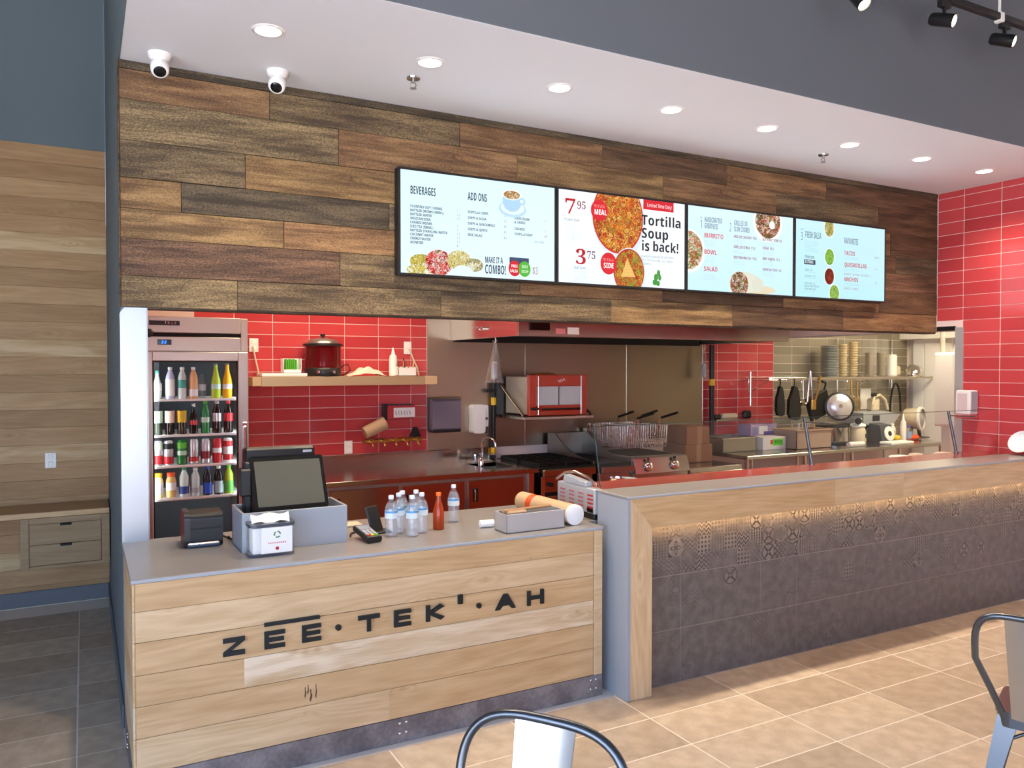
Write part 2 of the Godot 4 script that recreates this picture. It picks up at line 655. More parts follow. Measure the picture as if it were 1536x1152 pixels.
func shell() -> void:
	# floor slab with its tiles
	var f := struct("floor", "beige stone-look tile floor running under both counters", "floor", B(Vector3(-3.75, -0.12, -6.85), Vector3(9.7, -0.0008, 4.35)), M.floor_grout)
	var xs := []
	for k in range(-8, 0):
		xs.append(2.455 + 0.625 * k)
	for k in range(0, 8):
		xs.append(2.455 + 0.6125 * k)
	for i in xs.size() - 1:
		for k in range(-5, 14):
			var z1 := -2.5 - 0.3025 * k
			var z0 := z1 - 0.3025
			var x0: float = xs[i]
			var x1: float = xs[i + 1]
			if z0 < -6.69:
				continue
			var xm := (x0 + x1) / 2.0
			var zm := (z0 + z1) / 2.0
			var wanted := false
			if zm > -3.5 and xm > -0.7 and xm < 6.4:
				wanted = xm < -zm * 1.95 + 0.6 and xm > -zm * 0.05 - 0.6
			elif zm <= -3.5:
				wanted = xm < 0.4 and xm > zm * 0.12 - 0.5
			if not wanted:
				continue
			if zm <= -4.0 and x1 > 0.155:
				x1 = 0.155
			if x1 - x0 < 0.03:
				continue
			var t := MB.new()
			t.us = Vector2(1.3, 1.3)
			t.uo = Vector2(rng.randf(), rng.randf())
			var lift := rng.randf() * 0.0005
			t.box(Vector3(x0 + 0.0028, -0.012, z0 + 0.0028), Vector3(x1 - 0.0028, lift - 0.0005, z1 - 0.0028), 0.001)
			put(f, "floor_tile", t, M.floor_tile[rng.randi() % 3])
	# main ceiling, soffit, bulkhead
	struct("ceiling", "dark open ceiling high over the dining side", "ceiling", B(Vector3(-3.75, HT, -6.85), Vector3(XR + 0.15, HT + 0.15, 4.35)), M.dark_ceiling)
	struct("ceiling", "white soffit with a row of downlights over the counter", "ceiling", B(Vector3(0.16, HC, -4.34), Vector3(XR, HC + 0.1, -3.05)), M.soffit)
	struct("wall_bulkhead", "slate blue bulkhead rising from the white soffit edge", "wall", B(Vector3(0.16, HC + 0.002, -3.17), Vector3(XR, HT, -3.047)), M.blue_grey)
	# end wall between the passage and the kitchen
	struct("wall_left", "narrow slate painted end wall beside the drinks fridge", "wall", B(Vector3(0.157, 0, ZB), Vector3(0.27, HT, ZH - 0.03)), M.blue_paint)
	struct("floor_kitchen", "red quarry tile floor of the kitchen behind the counters", "floor", B(Vector3(0.28, -0.003, ZB), Vector3(9.55, 0.0, -4.22)), M.quarry)
	struct("wall_left", "slate painted end of the bulkhead above the soffit", "wall", B(Vector3(0.157, HC - 0.001, ZH - 0.03), Vector3(0.165, HT, -3.047)), M.blue_paint)
	struct("trim_1", "brushed steel corner guard facing the end wall", "trim", corner_guard(), M.column)
	# passage: back wall, skirting
	var al := struct("wall_alcove", "pale plank panelling behind the floating desk in the passage", "wall", B(Vector3(-3.75, 0, ZB - 0.15), Vector3(0.157, 3.35, ZB - 0.012)), M.oak_grey)
	var y := 3.35
	var k := 0
	while y > 0.13:
		var h := 0.128
		var x0 := -3.0
		for x1 in [-1.35 + 0.4 * sin(k * 2.3), 0.157]:
			plank(al, "plank", Vector3(x0 + 0.0005, y - h + 0.0006, ZB - 0.02), Vector3(x1 - 0.0005, y, ZB + 0.004 * rng.randf() * 0.5), M.shaded_oak[[0, 1, 2, 1, 0, 3][k % 6]])
			x0 = x1
		y -= h
		k += 1
	struct("wall_alcove_top", "slate blue paint above the plank panelling", "wall", B(Vector3(-3.75, 3.35, ZB - 0.15), Vector3(0.157, HT, ZB - 0.004)), M.blue_paint)
	struct("baseboard_alcove", "slate skirting below the plank panelling", "baseboard", B(Vector3(-3.6, 0, ZB - 0.02), Vector3(0.157, 0.115, ZB + 0.012), 0.003), M.blue_grey)
	struct("trim_2", "bright metal edging where the skirting meets the floor", "trim", B(Vector3(-3.6, 0, ZB + 0.012), Vector3(0.157, 0.011, ZB + 0.024), 0.002), M.steel_dull)
	struct("baseboard_left", "slate skirting along the end wall", "baseboard", B(Vector3(0.146, 0, ZB), Vector3(0.157, 0.115, ZH - 0.01), 0.003), M.blue_grey)
	# shop front behind the camera and the window wall on the left
	var sw := MB.new()
	sw.box(Vector3(-3.75, 0, 4.2), Vector3(XR + 0.15, 0.12, 4.35))
	sw.box(Vector3(-3.75, 3.5, 4.2), Vector3(XR + 0.15, HT, 4.35))
	sw.box(Vector3(-3.75, 0.12, 4.2), Vector3(-3.2, 3.5, 4.35))
	sw.box(Vector3(1.3, 0.12, 4.2), Vector3(2.1, 3.5, 4.35))
	struct("wall_front", "shop front wall behind the viewer", "wall", sw, M.blue_grey)
	struct("wall_front_tiles", "red tiled stretch of the shop front wall behind the viewer", "wall", B(Vector3(2.1, 0.12, 4.19), Vector3(XR + 0.15, 3.5, 4.35)), M.red_tile[0])
	var wf := MB.new()
	for i in 4:
		var x := -3.2 + i * 1.49
		wf.box(Vector3(x - 0.03, 0.12, 4.22), Vector3(x + 0.03, 3.5, 4.32))
	wf.box(Vector3(-3.2, 2.4, 4.22), Vector3(1.3, 2.46, 4.32))
	struct("window_1", "dark framed shop front glazing behind the viewer", "window", wf, M.window_frame)
	var lw := MB.new()
	lw.box(Vector3(-3.75, 0, -6.85), Vector3(-3.6, HT, -1.6))
	lw.box(Vector3(-3.75, 0, -1.6), Vector3(-3.6, 0.12, 4.2))
	lw.box(Vector3(-3.75, 3.5, -1.6), Vector3(-3.6, HT, 4.2))
	struct("wall_west", "painted side wall with street windows", "wall", lw, M.blue_grey)
	var lf := MB.new()
	for i in 4:
		var z := -1.57 + i * 1.9
		lf.box(Vector3(-3.72, 0.12, z - 0.03), Vector3(-3.62, 3.5, z + 0.03))
	lf.box(Vector3(-3.72, 2.4, -1.6), Vector3(-3.62, 2.46, 4.2))
	struct("window_2", "dark framed side glazing", "window", lf, M.window_frame)
	# right-hand wall with its opening to the dish room
	var rw := MB.new()
	rw.box(Vector3(XR, 0, -3.985), Vector3(XR + 0.15, HT, 4.35))
	rw.box(Vector3(XR, 2.05, -6.7), Vector3(XR + 0.15, HT, -3.985))
	var rwall := struct("wall_right", "glossy red tiled wall at the far end of the counter", "wall", rw, M.grout)
	var zj := [-2.78, -3.082, -3.384, -3.683, -3.985, ZH]
	for i in 5:
		var yy := 3.2
		for r in 24:
			var hh := 0.052 if r == 0 else 0.102
			var low := yy - hh
			if i == 4 and low < 2.07:
				break
			if low < 0.95:
				break
			put(rwall, "tile", B(Vector3(XR - 0.0025, low + 0.002, zj[i + 1] + 0.002), Vector3(XR + 0.002, yy - 0.002, zj[i] - 0.002), 0.0012), M.red_tile[rng.randi() % 3])
			yy = low
	struct("trim_3", "steel corner guard on the edge of the red tiled opening", "trim", opening_guard(), M.tray)
	struct("trim_7", "top of the steel guard with shade painted dark between the plank header and the red tiles", "trim", B(Vector3(XR - 0.01, 2.045, ZH + 0.004), Vector3(XR - 0.003, 2.082, -4.045)), M.iron)  # dark colour stands for the shade on the guard top
	# kitchen shell: ceiling, counter side of the header, low ceiling lights
	struct("ceiling_kitchen", "kitchen ceiling hidden above the header", "ceiling", B(Vector3(0.27, 2.8, ZB - 0.15), Vector3(XR + 0.15, 2.95, -4.33)), M.wall_white)
	for q in [[1.65, -5.75, 1.5, "over the drinks fridge end"], [4.4, -4.85, 0.22, "before the extractor hood"]]:
		var t := thing("ceiling_light_panel", "flat kitchen ceiling light panel hidden by the header, " + q[3], "light", Vector3(q[0], 2.8, q[1]))
		put(t, "frame", B(Vector3(-0.62, -0.02, -0.16), Vector3(0.62, 0, 0.16), 0.004), M.white)
		put(t, "diffuser", B(Vector3(-0.6, -0.024, -0.14), Vector3(0.6, -0.018, 0.14)), glow(Color(1.0, 0.93, 0.82), 3.0 * q[2] / 1.5))
		area("kitchen_light", Vector3(q[0], 2.765, q[1]), Vector3.DOWN, Vector2(1.2, 0.28), q[2] * 1.6, Color(1.0, 0.9, 0.76))
	# outdoors: the pavement that bounces daylight in
	struct("ground", "pale pavement outside the shop front", "ground", B(Vector3(-30, -0.25, -20), Vector3(-3.76, -0.13, 40)), M.concrete)
	struct("ground", "pale pavement outside the main doors", "ground", B(Vector3(-3.76, -0.25, 4.36), Vector3(40, -0.13, 40)), M.concrete)


func corner_guard() -> MB:
	var m := MB.new()
	m.prism(PackedVector2Array([Vector2(0.153, 0.9), Vector2(0.268, 0.9), Vector2(0.268, 2.026), Vector2(0.172, 2.026), Vector2(0.153, 2.0)]), ZH - 0.004, ZH + 0.002)
	m.box(Vector3(0.153, 0.9, ZH - 0.06), Vector3(0.1565, 2.0, ZH - 0.004))
	m.box(Vector3(0.2695, 0.0, ZH - 0.12), Vector3(0.273, 2.026, ZH + 0.001))
	return m


func opening_guard() -> MB:
	var m := MB.new()
	m.box(Vector3(XR - 0.012, 0.95, -4.045), Vector3(XR - 0.004, 2.07, -3.975))
	m.box(Vector3(XR - 0.005, 0.95, -3.992), Vector3(XR + 0.155, 2.05, -3.986))
	m.box(Vector3(XR - 0.005, 2.043, -6.68), Vector3(XR + 0.155, 2.05, -3.99))
	return m


func dining_side() -> void:
	# floating desk with two drawers in the passage
	var d := thing("desk", "floating wooden desk with two drawers against the plank panelling", "desk", Vector3(-0.95, 0.36, -6.48))
	var top := MB.new()
	top.us = Vector2(1 / 2.4, 1 / 0.8)
	top.box(Vector3(-1.6, 0.352, -0.195), Vector3(1.1, 0.39, 0.21), 0.003)
	put(d, "desk_top", top, M.oak[1])
	put(d, "cabinet", B(Vector3(0.56, 0.0, -0.19), Vector3(1.10, 0.352, 0.19), 0.002), M.oak_grey)
	for s in [[0.56, 0.61], [1.05, 1.10]]:
		plank(d, "stile", Vector3(s[0], 0.0, 0.19), Vector3(s[1], 0.35, 0.207), M.oak_grey)
	plank(d, "rail", Vector3(0.61, 0.0, 0.19), Vector3(1.05, 0.022, 0.207), M.oak_grey)
	plank(d, "rail", Vector3(0.61, 0.318, 0.19), Vector3(1.05, 0.35, 0.207), M.oak_grey)
	for y in [0.026, 0.168]:
		var dr := plank(d, "drawer", Vector3(0.614, y, 0.185), Vector3(1.046, y + 0.138, 0.204), M.oak_grey)
		var pull := MB.new()
		pull.box(Vector3(0.795, y + 0.133, 0.19), Vector3(0.865, y + 0.1385, 0.212), 0.001)
		pull.box(Vector3(0.795, y + 0.122, 0.207), Vector3(0.865, y + 0.1385, 0.212), 0.001)
		put(dr, "drawer_pull", pull, M.iron)
	outlet(Vector3(-0.22, 1.06, ZB + 0.006), "white double socket on the plank panelling above the desk")
	# track lighting
	var tr := thing("track_light_rail", "black lighting track hung by a white cable above the bulkhead", "track light", Vector3(4.6, 3.75, -2.72))
	put(tr, "rail", B(Vector3(-1.6, -0.018, -0.018), Vector3(1.4, 0.018, 0.018), 0.003), M.black)
	var cb := MB.new()
	cb.cyl(Vector3(0.05, 0.018, 0), Vector3(0.05, HT - 3.75, 0), 0.008, -1, 8)
	put(tr, "suspension_cable", cb, M.white)
	var cb2 := MB.new()
	cb2.cyl(Vector3(-1.4, 0.018, 0), Vector3(-1.4, HT - 3.75, 0), 0.008, -1, 8)
	put(tr, "suspension_cable", cb2, M.white)
	put(tr, "cable_clip", B(Vector3(0.032, -0.03, -0.022), Vector3(0.068, 0.024, 0.022), 0.004), M.white)
	for s in [[3.44, -0.125, Vector3(0.05, -0.8, 0.6), "black track spotlight pointing down, alone beside the others"], [4.13, -0.09, Vector3(0.32, -0.35, 0.88), "black track spotlight turned along the rail, middle one of three"], [4.69, -0.09, Vector3(0.38, -0.36, 0.86), "black track spotlight nearest the white suspension cable"]]:
		var dir: Vector3 = s[2].normalized()
		var h := thing("track_spotlight", s[3], "spotlight", Vector3(s[0], 3.73, -2.72))
		var arm := MB.new()
		arm.box(Vector3(-0.03, -0.035, -0.016), Vector3(0.05, 0.0, 0.016), 0.003)
		arm.cyl(Vector3(0, -0.03, 0.012), Vector3(0, s[1], 0.012), 0.006, -1, 8)
		arm.cyl(Vector3(0.022, -0.03, -0.012), Vector3(0.022, s[1], -0.012), 0.005, -1, 8)
		put(h, "bracket", arm, M.black)
		var c := Vector3(0.01, s[1] - 0.01, 0)
		var can := MB.new()
		can.lathe([[0, -0.075], [0.026, -0.075], [0.034, -0.062], [0.036, 0.055], [0.033, 0.055], [0.030, 0.035], [0, 0.035]], 20, MB.along(c, c + dir))
		put(h, "lamp_housing", can, M.black)
		var bl := MB.new()
		bl.lathe([[0.029, 0.036], [0.029, 0.05], [0.02, 0.056], [0, 0.058]], 16, MB.along(c, c + dir))
		put(h, "lamp_lens", bl, glow(Color(1.0, 0.92, 0.78), 14.0))
		var sp := SpotLight3D.new()
		sp.name = "track_beam"
		sp.light_energy = 4.0
		sp.light_color = Color(1.0, 0.86, 0.66)
		sp.spot_angle = 32.0
		sp.spot_attenuation = 1.0
		sp.spot_range = 14.0
		sp.light_size = 0.03
		sp.shadow_enabled = true
		add_child(sp, true)
		var from: Vector3 = Vector3(s[0], 3.73, -2.72) + c + dir * 0.07
		sp.look_at_from_position(from, from + dir)


func outlet(at: Vector3, label: String) -> Node3D:
	var o := thing("wall_outlet", label, "outlet", at)
	put(o, "cover_plate", B(Vector3(-0.036, -0.056, -0.006), Vector3(0.036, 0.056, 0.002), 0.003), M.white_gloss)
	for y in [-0.026, 0.026]:
		put(o, "socket", B(Vector3(-0.017, y - 0.017, 0.0), Vector3(0.017, y + 0.017, 0.005), 0.003), M.paper)
	return o


func header_wall() -> void:
	var h := struct("wall_header", "weathered barn plank header holding the menu screens", "wall", B(Vector3(0.16, 2.035, ZH - 0.11), Vector3(XR, HC, ZH - 0.02)), M.iron)
	var rows := [[3.16, 3.2], [3.018, 3.16], [2.823, 3.018], [2.647, 2.823], [2.5, 2.647], [2.358, 2.5], [2.179, 2.358], [2.03, 2.179]]
	var cuts := [[1.9, 3.9], [0.856, 1.93, 2.93, 3.99, 5.0], [1.215, 2.31, 3.42, 4.47, 5.6], [0.733, 1.9, 2.95, 4.3, 5.75], [0.43, 1.5, 2.75, 4.0, 5.82], [0.924, 1.9, 3.1, 4.6, 5.66], [1.22, 2.33, 3.42, 4.55, 5.62], [0.69, 1.81, 3.0, 4.05, 5.2]]
	var tones := [["dark", "dark", "dark"], ["brown", "moss", "brown", "dusk", "brown", "dusk"], ["olive", "warm", "tan", "brown", "moss", "dusk"], ["moss", "amber", "olive", "tan", "brown", "dusk"], ["amber", "dark", "grey", "brown", "dusk", "dark"], ["tan", "warm", "olive", "brown", "dusk", "red"], ["red", "moss", "warm", "dusk", "brown", "dusk"], ["olive", "moss", "moss", "tan", "dusk", "brown"]]
	for r in rows.size():
		var x0 := 0.16
		var cc: Array = cuts[r].duplicate()
		cc.append(XR)
		for i in cc.size():
			var x1: float = cc[i]
			var proud := rng.randf() * 0.005
			plank(h, "plank", Vector3(x0 + 0.001, rows[r][0] + 0.001, ZH - 0.022), Vector3(x1 - 0.001, rows[r][1] - 0.001, ZH - 0.006 + proud), M.old_wood[tones[r][i]])
			x0 = x1
	struct("trim_4", "dark edge board along the underside of the plank header", "trim", B(Vector3(0.27, 2.022, ZH - 0.11), Vector3(XR, 2.035, ZH - 0.012), 0.002), M.old_wood["dark"])
	struct("trim_5", "dark end board closing the header beside the end wall", "trim", B(Vector3(0.151, 2.03, ZH - 0.02), Vector3(0.16, HC, ZH - 0.004), 0.002), M.old_wood["dusk"])
	struct("wall_kitchen_front", "red lining on the kitchen side of the header", "wall", B(Vector3(0.27, 2.03, ZH - 0.13), Vector3(XR, 2.8, ZH - 0.11)), M.red_tile[0])


func back_wall_tiles() -> void:
	var w := struct("wall_kitchen", "red glazed tile wall at the back of the kitchen", "wall", B(Vector3(0.157, 0, ZB - 0.15), Vector3(7.08, 2.8, ZB - 0.002)), M.grout)
	for i in range(-2, 5):
		var x0 := 1.373 + 0.3025 * i
		var x1 := minf(x0 + 0.3025, 2.737)
		for r in 12:
			var y0 := 0.985 + 0.1025 * r
			put(w, "tile", B(Vector3(x0 + 0.0022, y0 + 0.0022, ZB - 0.006), Vector3(x1 - 0.0022, y0 + 0.1003, ZB + 0.0), 0.0012), M.red_tile[rng.randi() % 3])
	for i in 4:
		var x0 := 5.92 + 0.3025 * i
		var x1 := minf(x0 + 0.3025, 7.08)
		x0 = maxf(x0, 5.995)
		for r in 12:
			var y0 := 0.88 + 0.1025 * r
			put(w, "tile", B(Vector3(x0 + 0.0022, y0 + 0.0022, ZB - 0.006), Vector3(x1 - 0.0022, y0 + 0.1003, ZB + 0.0), 0.0012), M.red_tile[rng.randi() % 3])
	struct("wall_kitchen_side", "red lining of the kitchen side of the end wall", "wall", B(Vector3(0.27, 0, ZB), Vector3(0.28, 2.8, ZH - 0.13)), M.red_tile[1])
	var p := thing("steel_wall_panels", "stainless steel sheets behind the cooking line and sink", "panel", Vector3(4.36, 0.985, ZB))
	for s in [[2.739, 3.421], [3.424, 3.753], [3.757, 4.96], [4.964, 5.992]]:
		wput(p, "steel_sheet", B(Vector3(s[0], 0.985, ZB - 0.003), Vector3(s[1], 2.6, ZB + 0.008), 0.001), M.steel_pale if s[0] < 3.0 else M.steel_wall)
	for x in [3.755, 4.962, 5.995]:
		wput(p, "seam_strip", B(Vector3(x - 0.005, 0.985, ZB + 0.007), Vector3(x + 0.005, 2.6, ZB + 0.011), 0.001), M.steel)


func dish_room() -> void:
	struct("wall_dish_room", "back wall of the dish room, tiled grey green", "wall", B(Vector3(7.082, 0, ZB - 0.15), Vector3(9.7, 2.75, ZB - 0.002)), M.grout)
	var w: Node = get_node("wall_dish_room")
	for i in 8:
		var x0 := 7.082 + 0.3025 * i
		for r in 14:
			var y0 := 0.86 + 0.1025 * r
			put(w, "tile", B(Vector3(x0 + 0.0022, y0 + 0.0022, ZB - 0.006), Vector3(x0 + 0.3003, y0 + 0.1003, ZB + 0.0), 0.0012), M.grey_tile[rng.randi() % 3])
	struct("wall_dish_room_end", "white end wall of the dish room", "wall", B(Vector3(9.55, 0, ZB - 0.15), Vector3(9.7, 2.75, -3.0)), M.wall_white)
	struct("wall_dish_room_front", "wall of the dish room nearest the street", "wall", B(Vector3(XR + 0.15, 0, -3.15), Vector3(9.7, 2.75, -3.0)), M.wall_white)
	struct("ceiling_dish_room", "ceiling of the dish room", "ceiling", B(Vector3(XR + 0.15, 2.75, ZB - 0.15), Vector3(9.7, 2.9, -3.0)), M.wall_white)
	var t := thing("ceiling_light_panel", "flat light panel on the dish room ceiling", "light", Vector3(8.2, 2.75, -5.2))
	put(t, "frame", B(Vector3(-0.62, -0.02, -0.32), Vector3(0.62, 0, 0.32), 0.004), M.white)
	put(t, "diffuser", B(Vector3(-0.6, -0.024, -0.3), Vector3(0.6, -0.018, 0.3)), glow(Color(1.0, 0.97, 0.9), 3.0))
	area("dish_room_light", Vector3(8.2, 2.715, -5.2), Vector3.DOWN, Vector2(1.2, 0.6), 4.4, Color(1.0, 0.93, 0.78))
	# tall white cabinet doors and pipes on the end wall
	var c := thing("wall_cabinet", "tall white panel doors at the end of the dish room", "cabinet", Vector3(9.4, 0, -6.3))
	put(c, "body", B(Vector3(0.09, 0, -0.3), Vector3(0.149, 2.1, 0.22), 0.004), M.white)
	for s in [[-0.295, -0.145], [-0.135, 0.215]]:
		put(c, "door_leaf", B(Vector3(0.07, 0.05, s[0]), Vector3(0.09, 2.05, s[1]), 0.004), M.white_gloss)
	var hd := MB.new()
	hd.cyl(Vector3(0.06, 1.2, 0.18), Vector3(0.06, 1.32, 0.18), 0.008, -1, 8)
	put(c, "handle", hd, M.steel)
	var e := thing("fuse_box", "narrow white metal enclosure beside the tiled opening", "fuse box", Vector3(8.2, 1.1, -5.33))
	put(e, "body", B(Vector3(0, 0, -0.12), Vector3(0.12, 0.8, 0.1), 0.006), M.white)
	put(e, "stand", B(Vector3(0.03, -1.1, -0.06), Vector3(0.1, 0.0, 0.04), 0.004), M.white)
	put(e, "door_leaf", B(Vector3(-0.012, 0.02, -0.11), Vector3(0, 0.78, 0.09), 0.003), M.white_gloss)
	var pp := MB.new()
	pp.tube([Vector3(8.26, 2.745, -5.40), Vector3(8.26, 2.3, -5.40), Vector3(8.26, 1.9, -5.40)], 0.026, 10)
	pp.tube([Vector3(8.4, 2.745, -5.2), Vector3(8.4, 2.25, -5.2), Vector3(8.36, 2.1, -5.22), Vector3(8.28, 2.0, -5.25), Vector3(8.26, 1.9, -5.26)], 0.02, 10)
	put(self, "conduit_pipe", pp, mat(hex("a8a49a"), 0.6))
	tag(get_node("conduit_pipe"), "white conduit pipes rising from the narrow white enclosure", "pipe")
	struct("trim_6", "white beam along the top of the dish room opening", "trim", B(Vector3(9.34, 2.1, ZB), Vector3(9.55, 2.22, -4.8), 0.004), M.white)


func letter(kind: String, w: float, h: float) -> MB: # chunky sign letters, 12 mm thick, lower left corner at the origin
	var m := MB.new()
	var s := h * 0.25
	var P := func(a: Array) -> void:
		var p := PackedVector2Array()
		for i in range(0, a.size(), 2):
			p.append(Vector2(a[i], a[i + 1]))
		m.prism(p, 0.0, 0.012)
	match kind:
		"Z":
			P.call([0, h - s, 0, h, w, h, w, h - s * 0.8, s * 1.5, s, w, s, w, 0, 0, 0, 0, s * 0.8, w - s * 1.5, h - s])
		"E":
			P.call([0, 0, 0, h, w, h, w, h - s * 0.9, s, h - s * 0.9, s, h * 0.5 + s * 0.42, w * 0.94, h * 0.5 + s * 0.42, w * 0.94, h * 0.5 - s * 0.42, s, h * 0.5 - s * 0.42, s, s * 0.9, w, s * 0.9, w, 0])
		"T":
			P.call([0, h - s, 0, h, w, h, w, h - s, w / 2 + s / 2, h - s, w / 2 + s / 2, 0, w / 2 - s / 2, 0, w / 2 - s / 2, h - s])
		"K":
			P.call([0, 0, 0, h, s, h, s, h * 0.62, w - s * 1.1, h, w, h - s * 0.7, s * 1.9, h * 0.5, w, s * 0.7, w - s * 1.1, 0, s, h * 0.38, s, 0])
		"A":
			P.call([0, 0, w / 2 - s * 0.6, h, w / 2 + s * 0.6, h, w, 0, w - s * 1.25, 0, w * 0.5 + s * 0.9, h * 0.24, w * 0.5 - s * 0.9, h * 0.24, s * 1.25, 0])
		"H":
			P.call([0, 0, 0, h, s, h, s, h * 0.5 + s * 0.5, w - s, h * 0.5 + s * 0.5, w - s, h, w, h, w, 0, w - s, 0, w - s, h * 0.5 - s * 0.5, s, h * 0.5 - s * 0.5, s, 0])
		"dot":
			m.prism(ellipse(w / 2, h / 2, w / 2, w / 2, 18), 0.0, 0.012)
		_:
			P.call([0, 0, 0, h, w, h, w, 0])
	return m


func front_counter() -> void:
	var c := thing("service_counter", "oak plank service counter with grey top and steel kick plate", "counter", Vector3(1.28, 0, -3.85))
	wput(c, "carcass", B(Vector3(0.19, 0.0, -4.2), Vector3(2.405, 0.875, -3.475)), M.kraft)
	wput(c, "filler_panel", B(Vector3(2.405, 0.0, -4.2), Vector3(2.463, 0.882, -3.592)), M.grey_laminate)
	var top := MB.new()
	top.box(Vector3(0.152, 0.882, -4.245), Vector3(2.41, 0.9, -3.448), 0.0025)
	wput(c, "counter_top", top, M.grey_top)
	wput(c, "top_edge_band", B(Vector3(0.154, 0.884, -3.449), Vector3(2.408, 0.897, -3.446), 0.001), M.grey_plastic)
	var ys := [0.882, 0.769, 0.645, 0.514, 0.388, 0.26, 0.116]
	var cuts := [[], [], [1.552], [0.584], [1.974], [1.223]]
	var tones := [[1], [0], [0, 1], [1, 3], [2, 1], [0, 1]]
	for r in 6:
		var x0 := 0.168
		var cc: Array = cuts[r].duplicate()
		cc.append(2.352)
		for i in cc.size():
			var x1: float = cc[i]
			var pl := plank(c, "plank", Vector3(x0 + 0.0006, ys[r + 1] + 0.0006, -3.478), Vector3(x1 - 0.0006, ys[r] - 0.0006, -3.455 + rng.randf() * 0.0012), M.oak[tones[r][i]])
			pl.position = -c.position
			if r == 4 and i == 0: # the dark split knot
				for q in [[0.838, 0.295, 0.345, 0.007], [0.862, 0.275, 0.33, 0.010], [0.885, 0.285, 0.35, 0.006], [0.85, 0.31, 0.352, 0.006]]:
					var kn := MB.new()
					var po := PackedVector2Array()
					for k in 14:
						var a := TAU * k / 14
						po.append(Vector2(q[0] + cos(a) * q[3] * (0.6 + 0.4 * sin(k * 5.1)), (q[1] + q[2]) / 2 + sin(a) * (q[2] - q[1]) / 2))
					kn.prism(po, -3.457, -3.4534)
					put(pl, "wood_knot", kn, mat(hex("5b3f2a"), 0.7))
		var side := plank(c, "plank", Vector3(0.158, ys[r + 1] + 0.0006, -4.195), Vector3(0.168, ys[r] - 0.0006, -3.456), M.oak[tones[r][0]], true)
		side.position = -c.position
	var st := plank(c, "end_trim", Vector3(2.354, 0.116, -3.478), Vector3(2.405, 0.882, -3.450), M.oak[0])
	st.position = -c.position
	var kb := MB.new()
	kb.us = Vector2(0.6, 0.6)
	kb.box(Vector3(0.163, 0.0, -3.478), Vector3(2.408, 0.115, -3.452), 0.002)
	kb.box(Vector3(0.156, 0.0, -4.2), Vector3(0.168, 0.115, -3.46), 0.002)
	wput(c, "kick_plate", kb, M.kick)
	for x in [0.24, 1.272, 2.335]:
		for dx in [0.0, 0.033]:
			for y in [0.045, 0.092]:
				var bt := MB.new()
				bt.lathe([[0.0075, 0], [0.007, 0.003], [0.004, 0.005], [0, 0.0055]], 10, MB.along(Vector3(x + dx, y, -3.453), Vector3(x + dx, y, -3.4)))
				wput(c, "bolt", bt, M.chrome)
	for z in [-3.55, -3.9]:
		for dz in [0.0, -0.033]:
			for y in [0.045, 0.092]:
				var bt := MB.new()
				bt.lathe([[0.0075, 0], [0.007, 0.003], [0.004, 0.005], [0, 0.0055]], 10, MB.along(Vector3(0.157, y, z + dz), Vector3(0.1, y, z + dz)))
				wput(c, "bolt", bt, M.chrome)
	# lettering
	var s := thing("sign_lettering", "dark metal letters spelling ZEE TEK AH on the oak counter front", "sign", Vector3(1.27, 0.545, -3.452))
	for g in [["Z", 0.497, 0.538, 0.087, 0.074], ["E", 0.664, 0.541, 0.086, 0.074], ["E", 0.823, 0.543, 0.083, 0.074], ["bar", 0.664, 0.638, 0.236, 0.015], ["dot", 0.97, 0.572, 0.026, 0.026], ["T", 1.074, 0.546, 0.1, 0.075], ["E", 1.244, 0.544, 0.082, 0.077], ["K", 1.402, 0.546, 0.092, 0.076], ["bar", 1.566, 0.606, 0.024, 0.045], ["dot", 1.664, 0.57, 0.026, 0.026], ["A", 1.767, 0.546, 0.113, 0.074], ["H", 1.947, 0.543, 0.095, 0.074]]:
		var l := put(s, {"bar": "macron_bar", "dot": "dot"}.get(g[0], "letter"), letter(g[0], g[3], g[4]), M.sign)
		l.position = Vector3(g[1], g[2], -3.452) - s.position


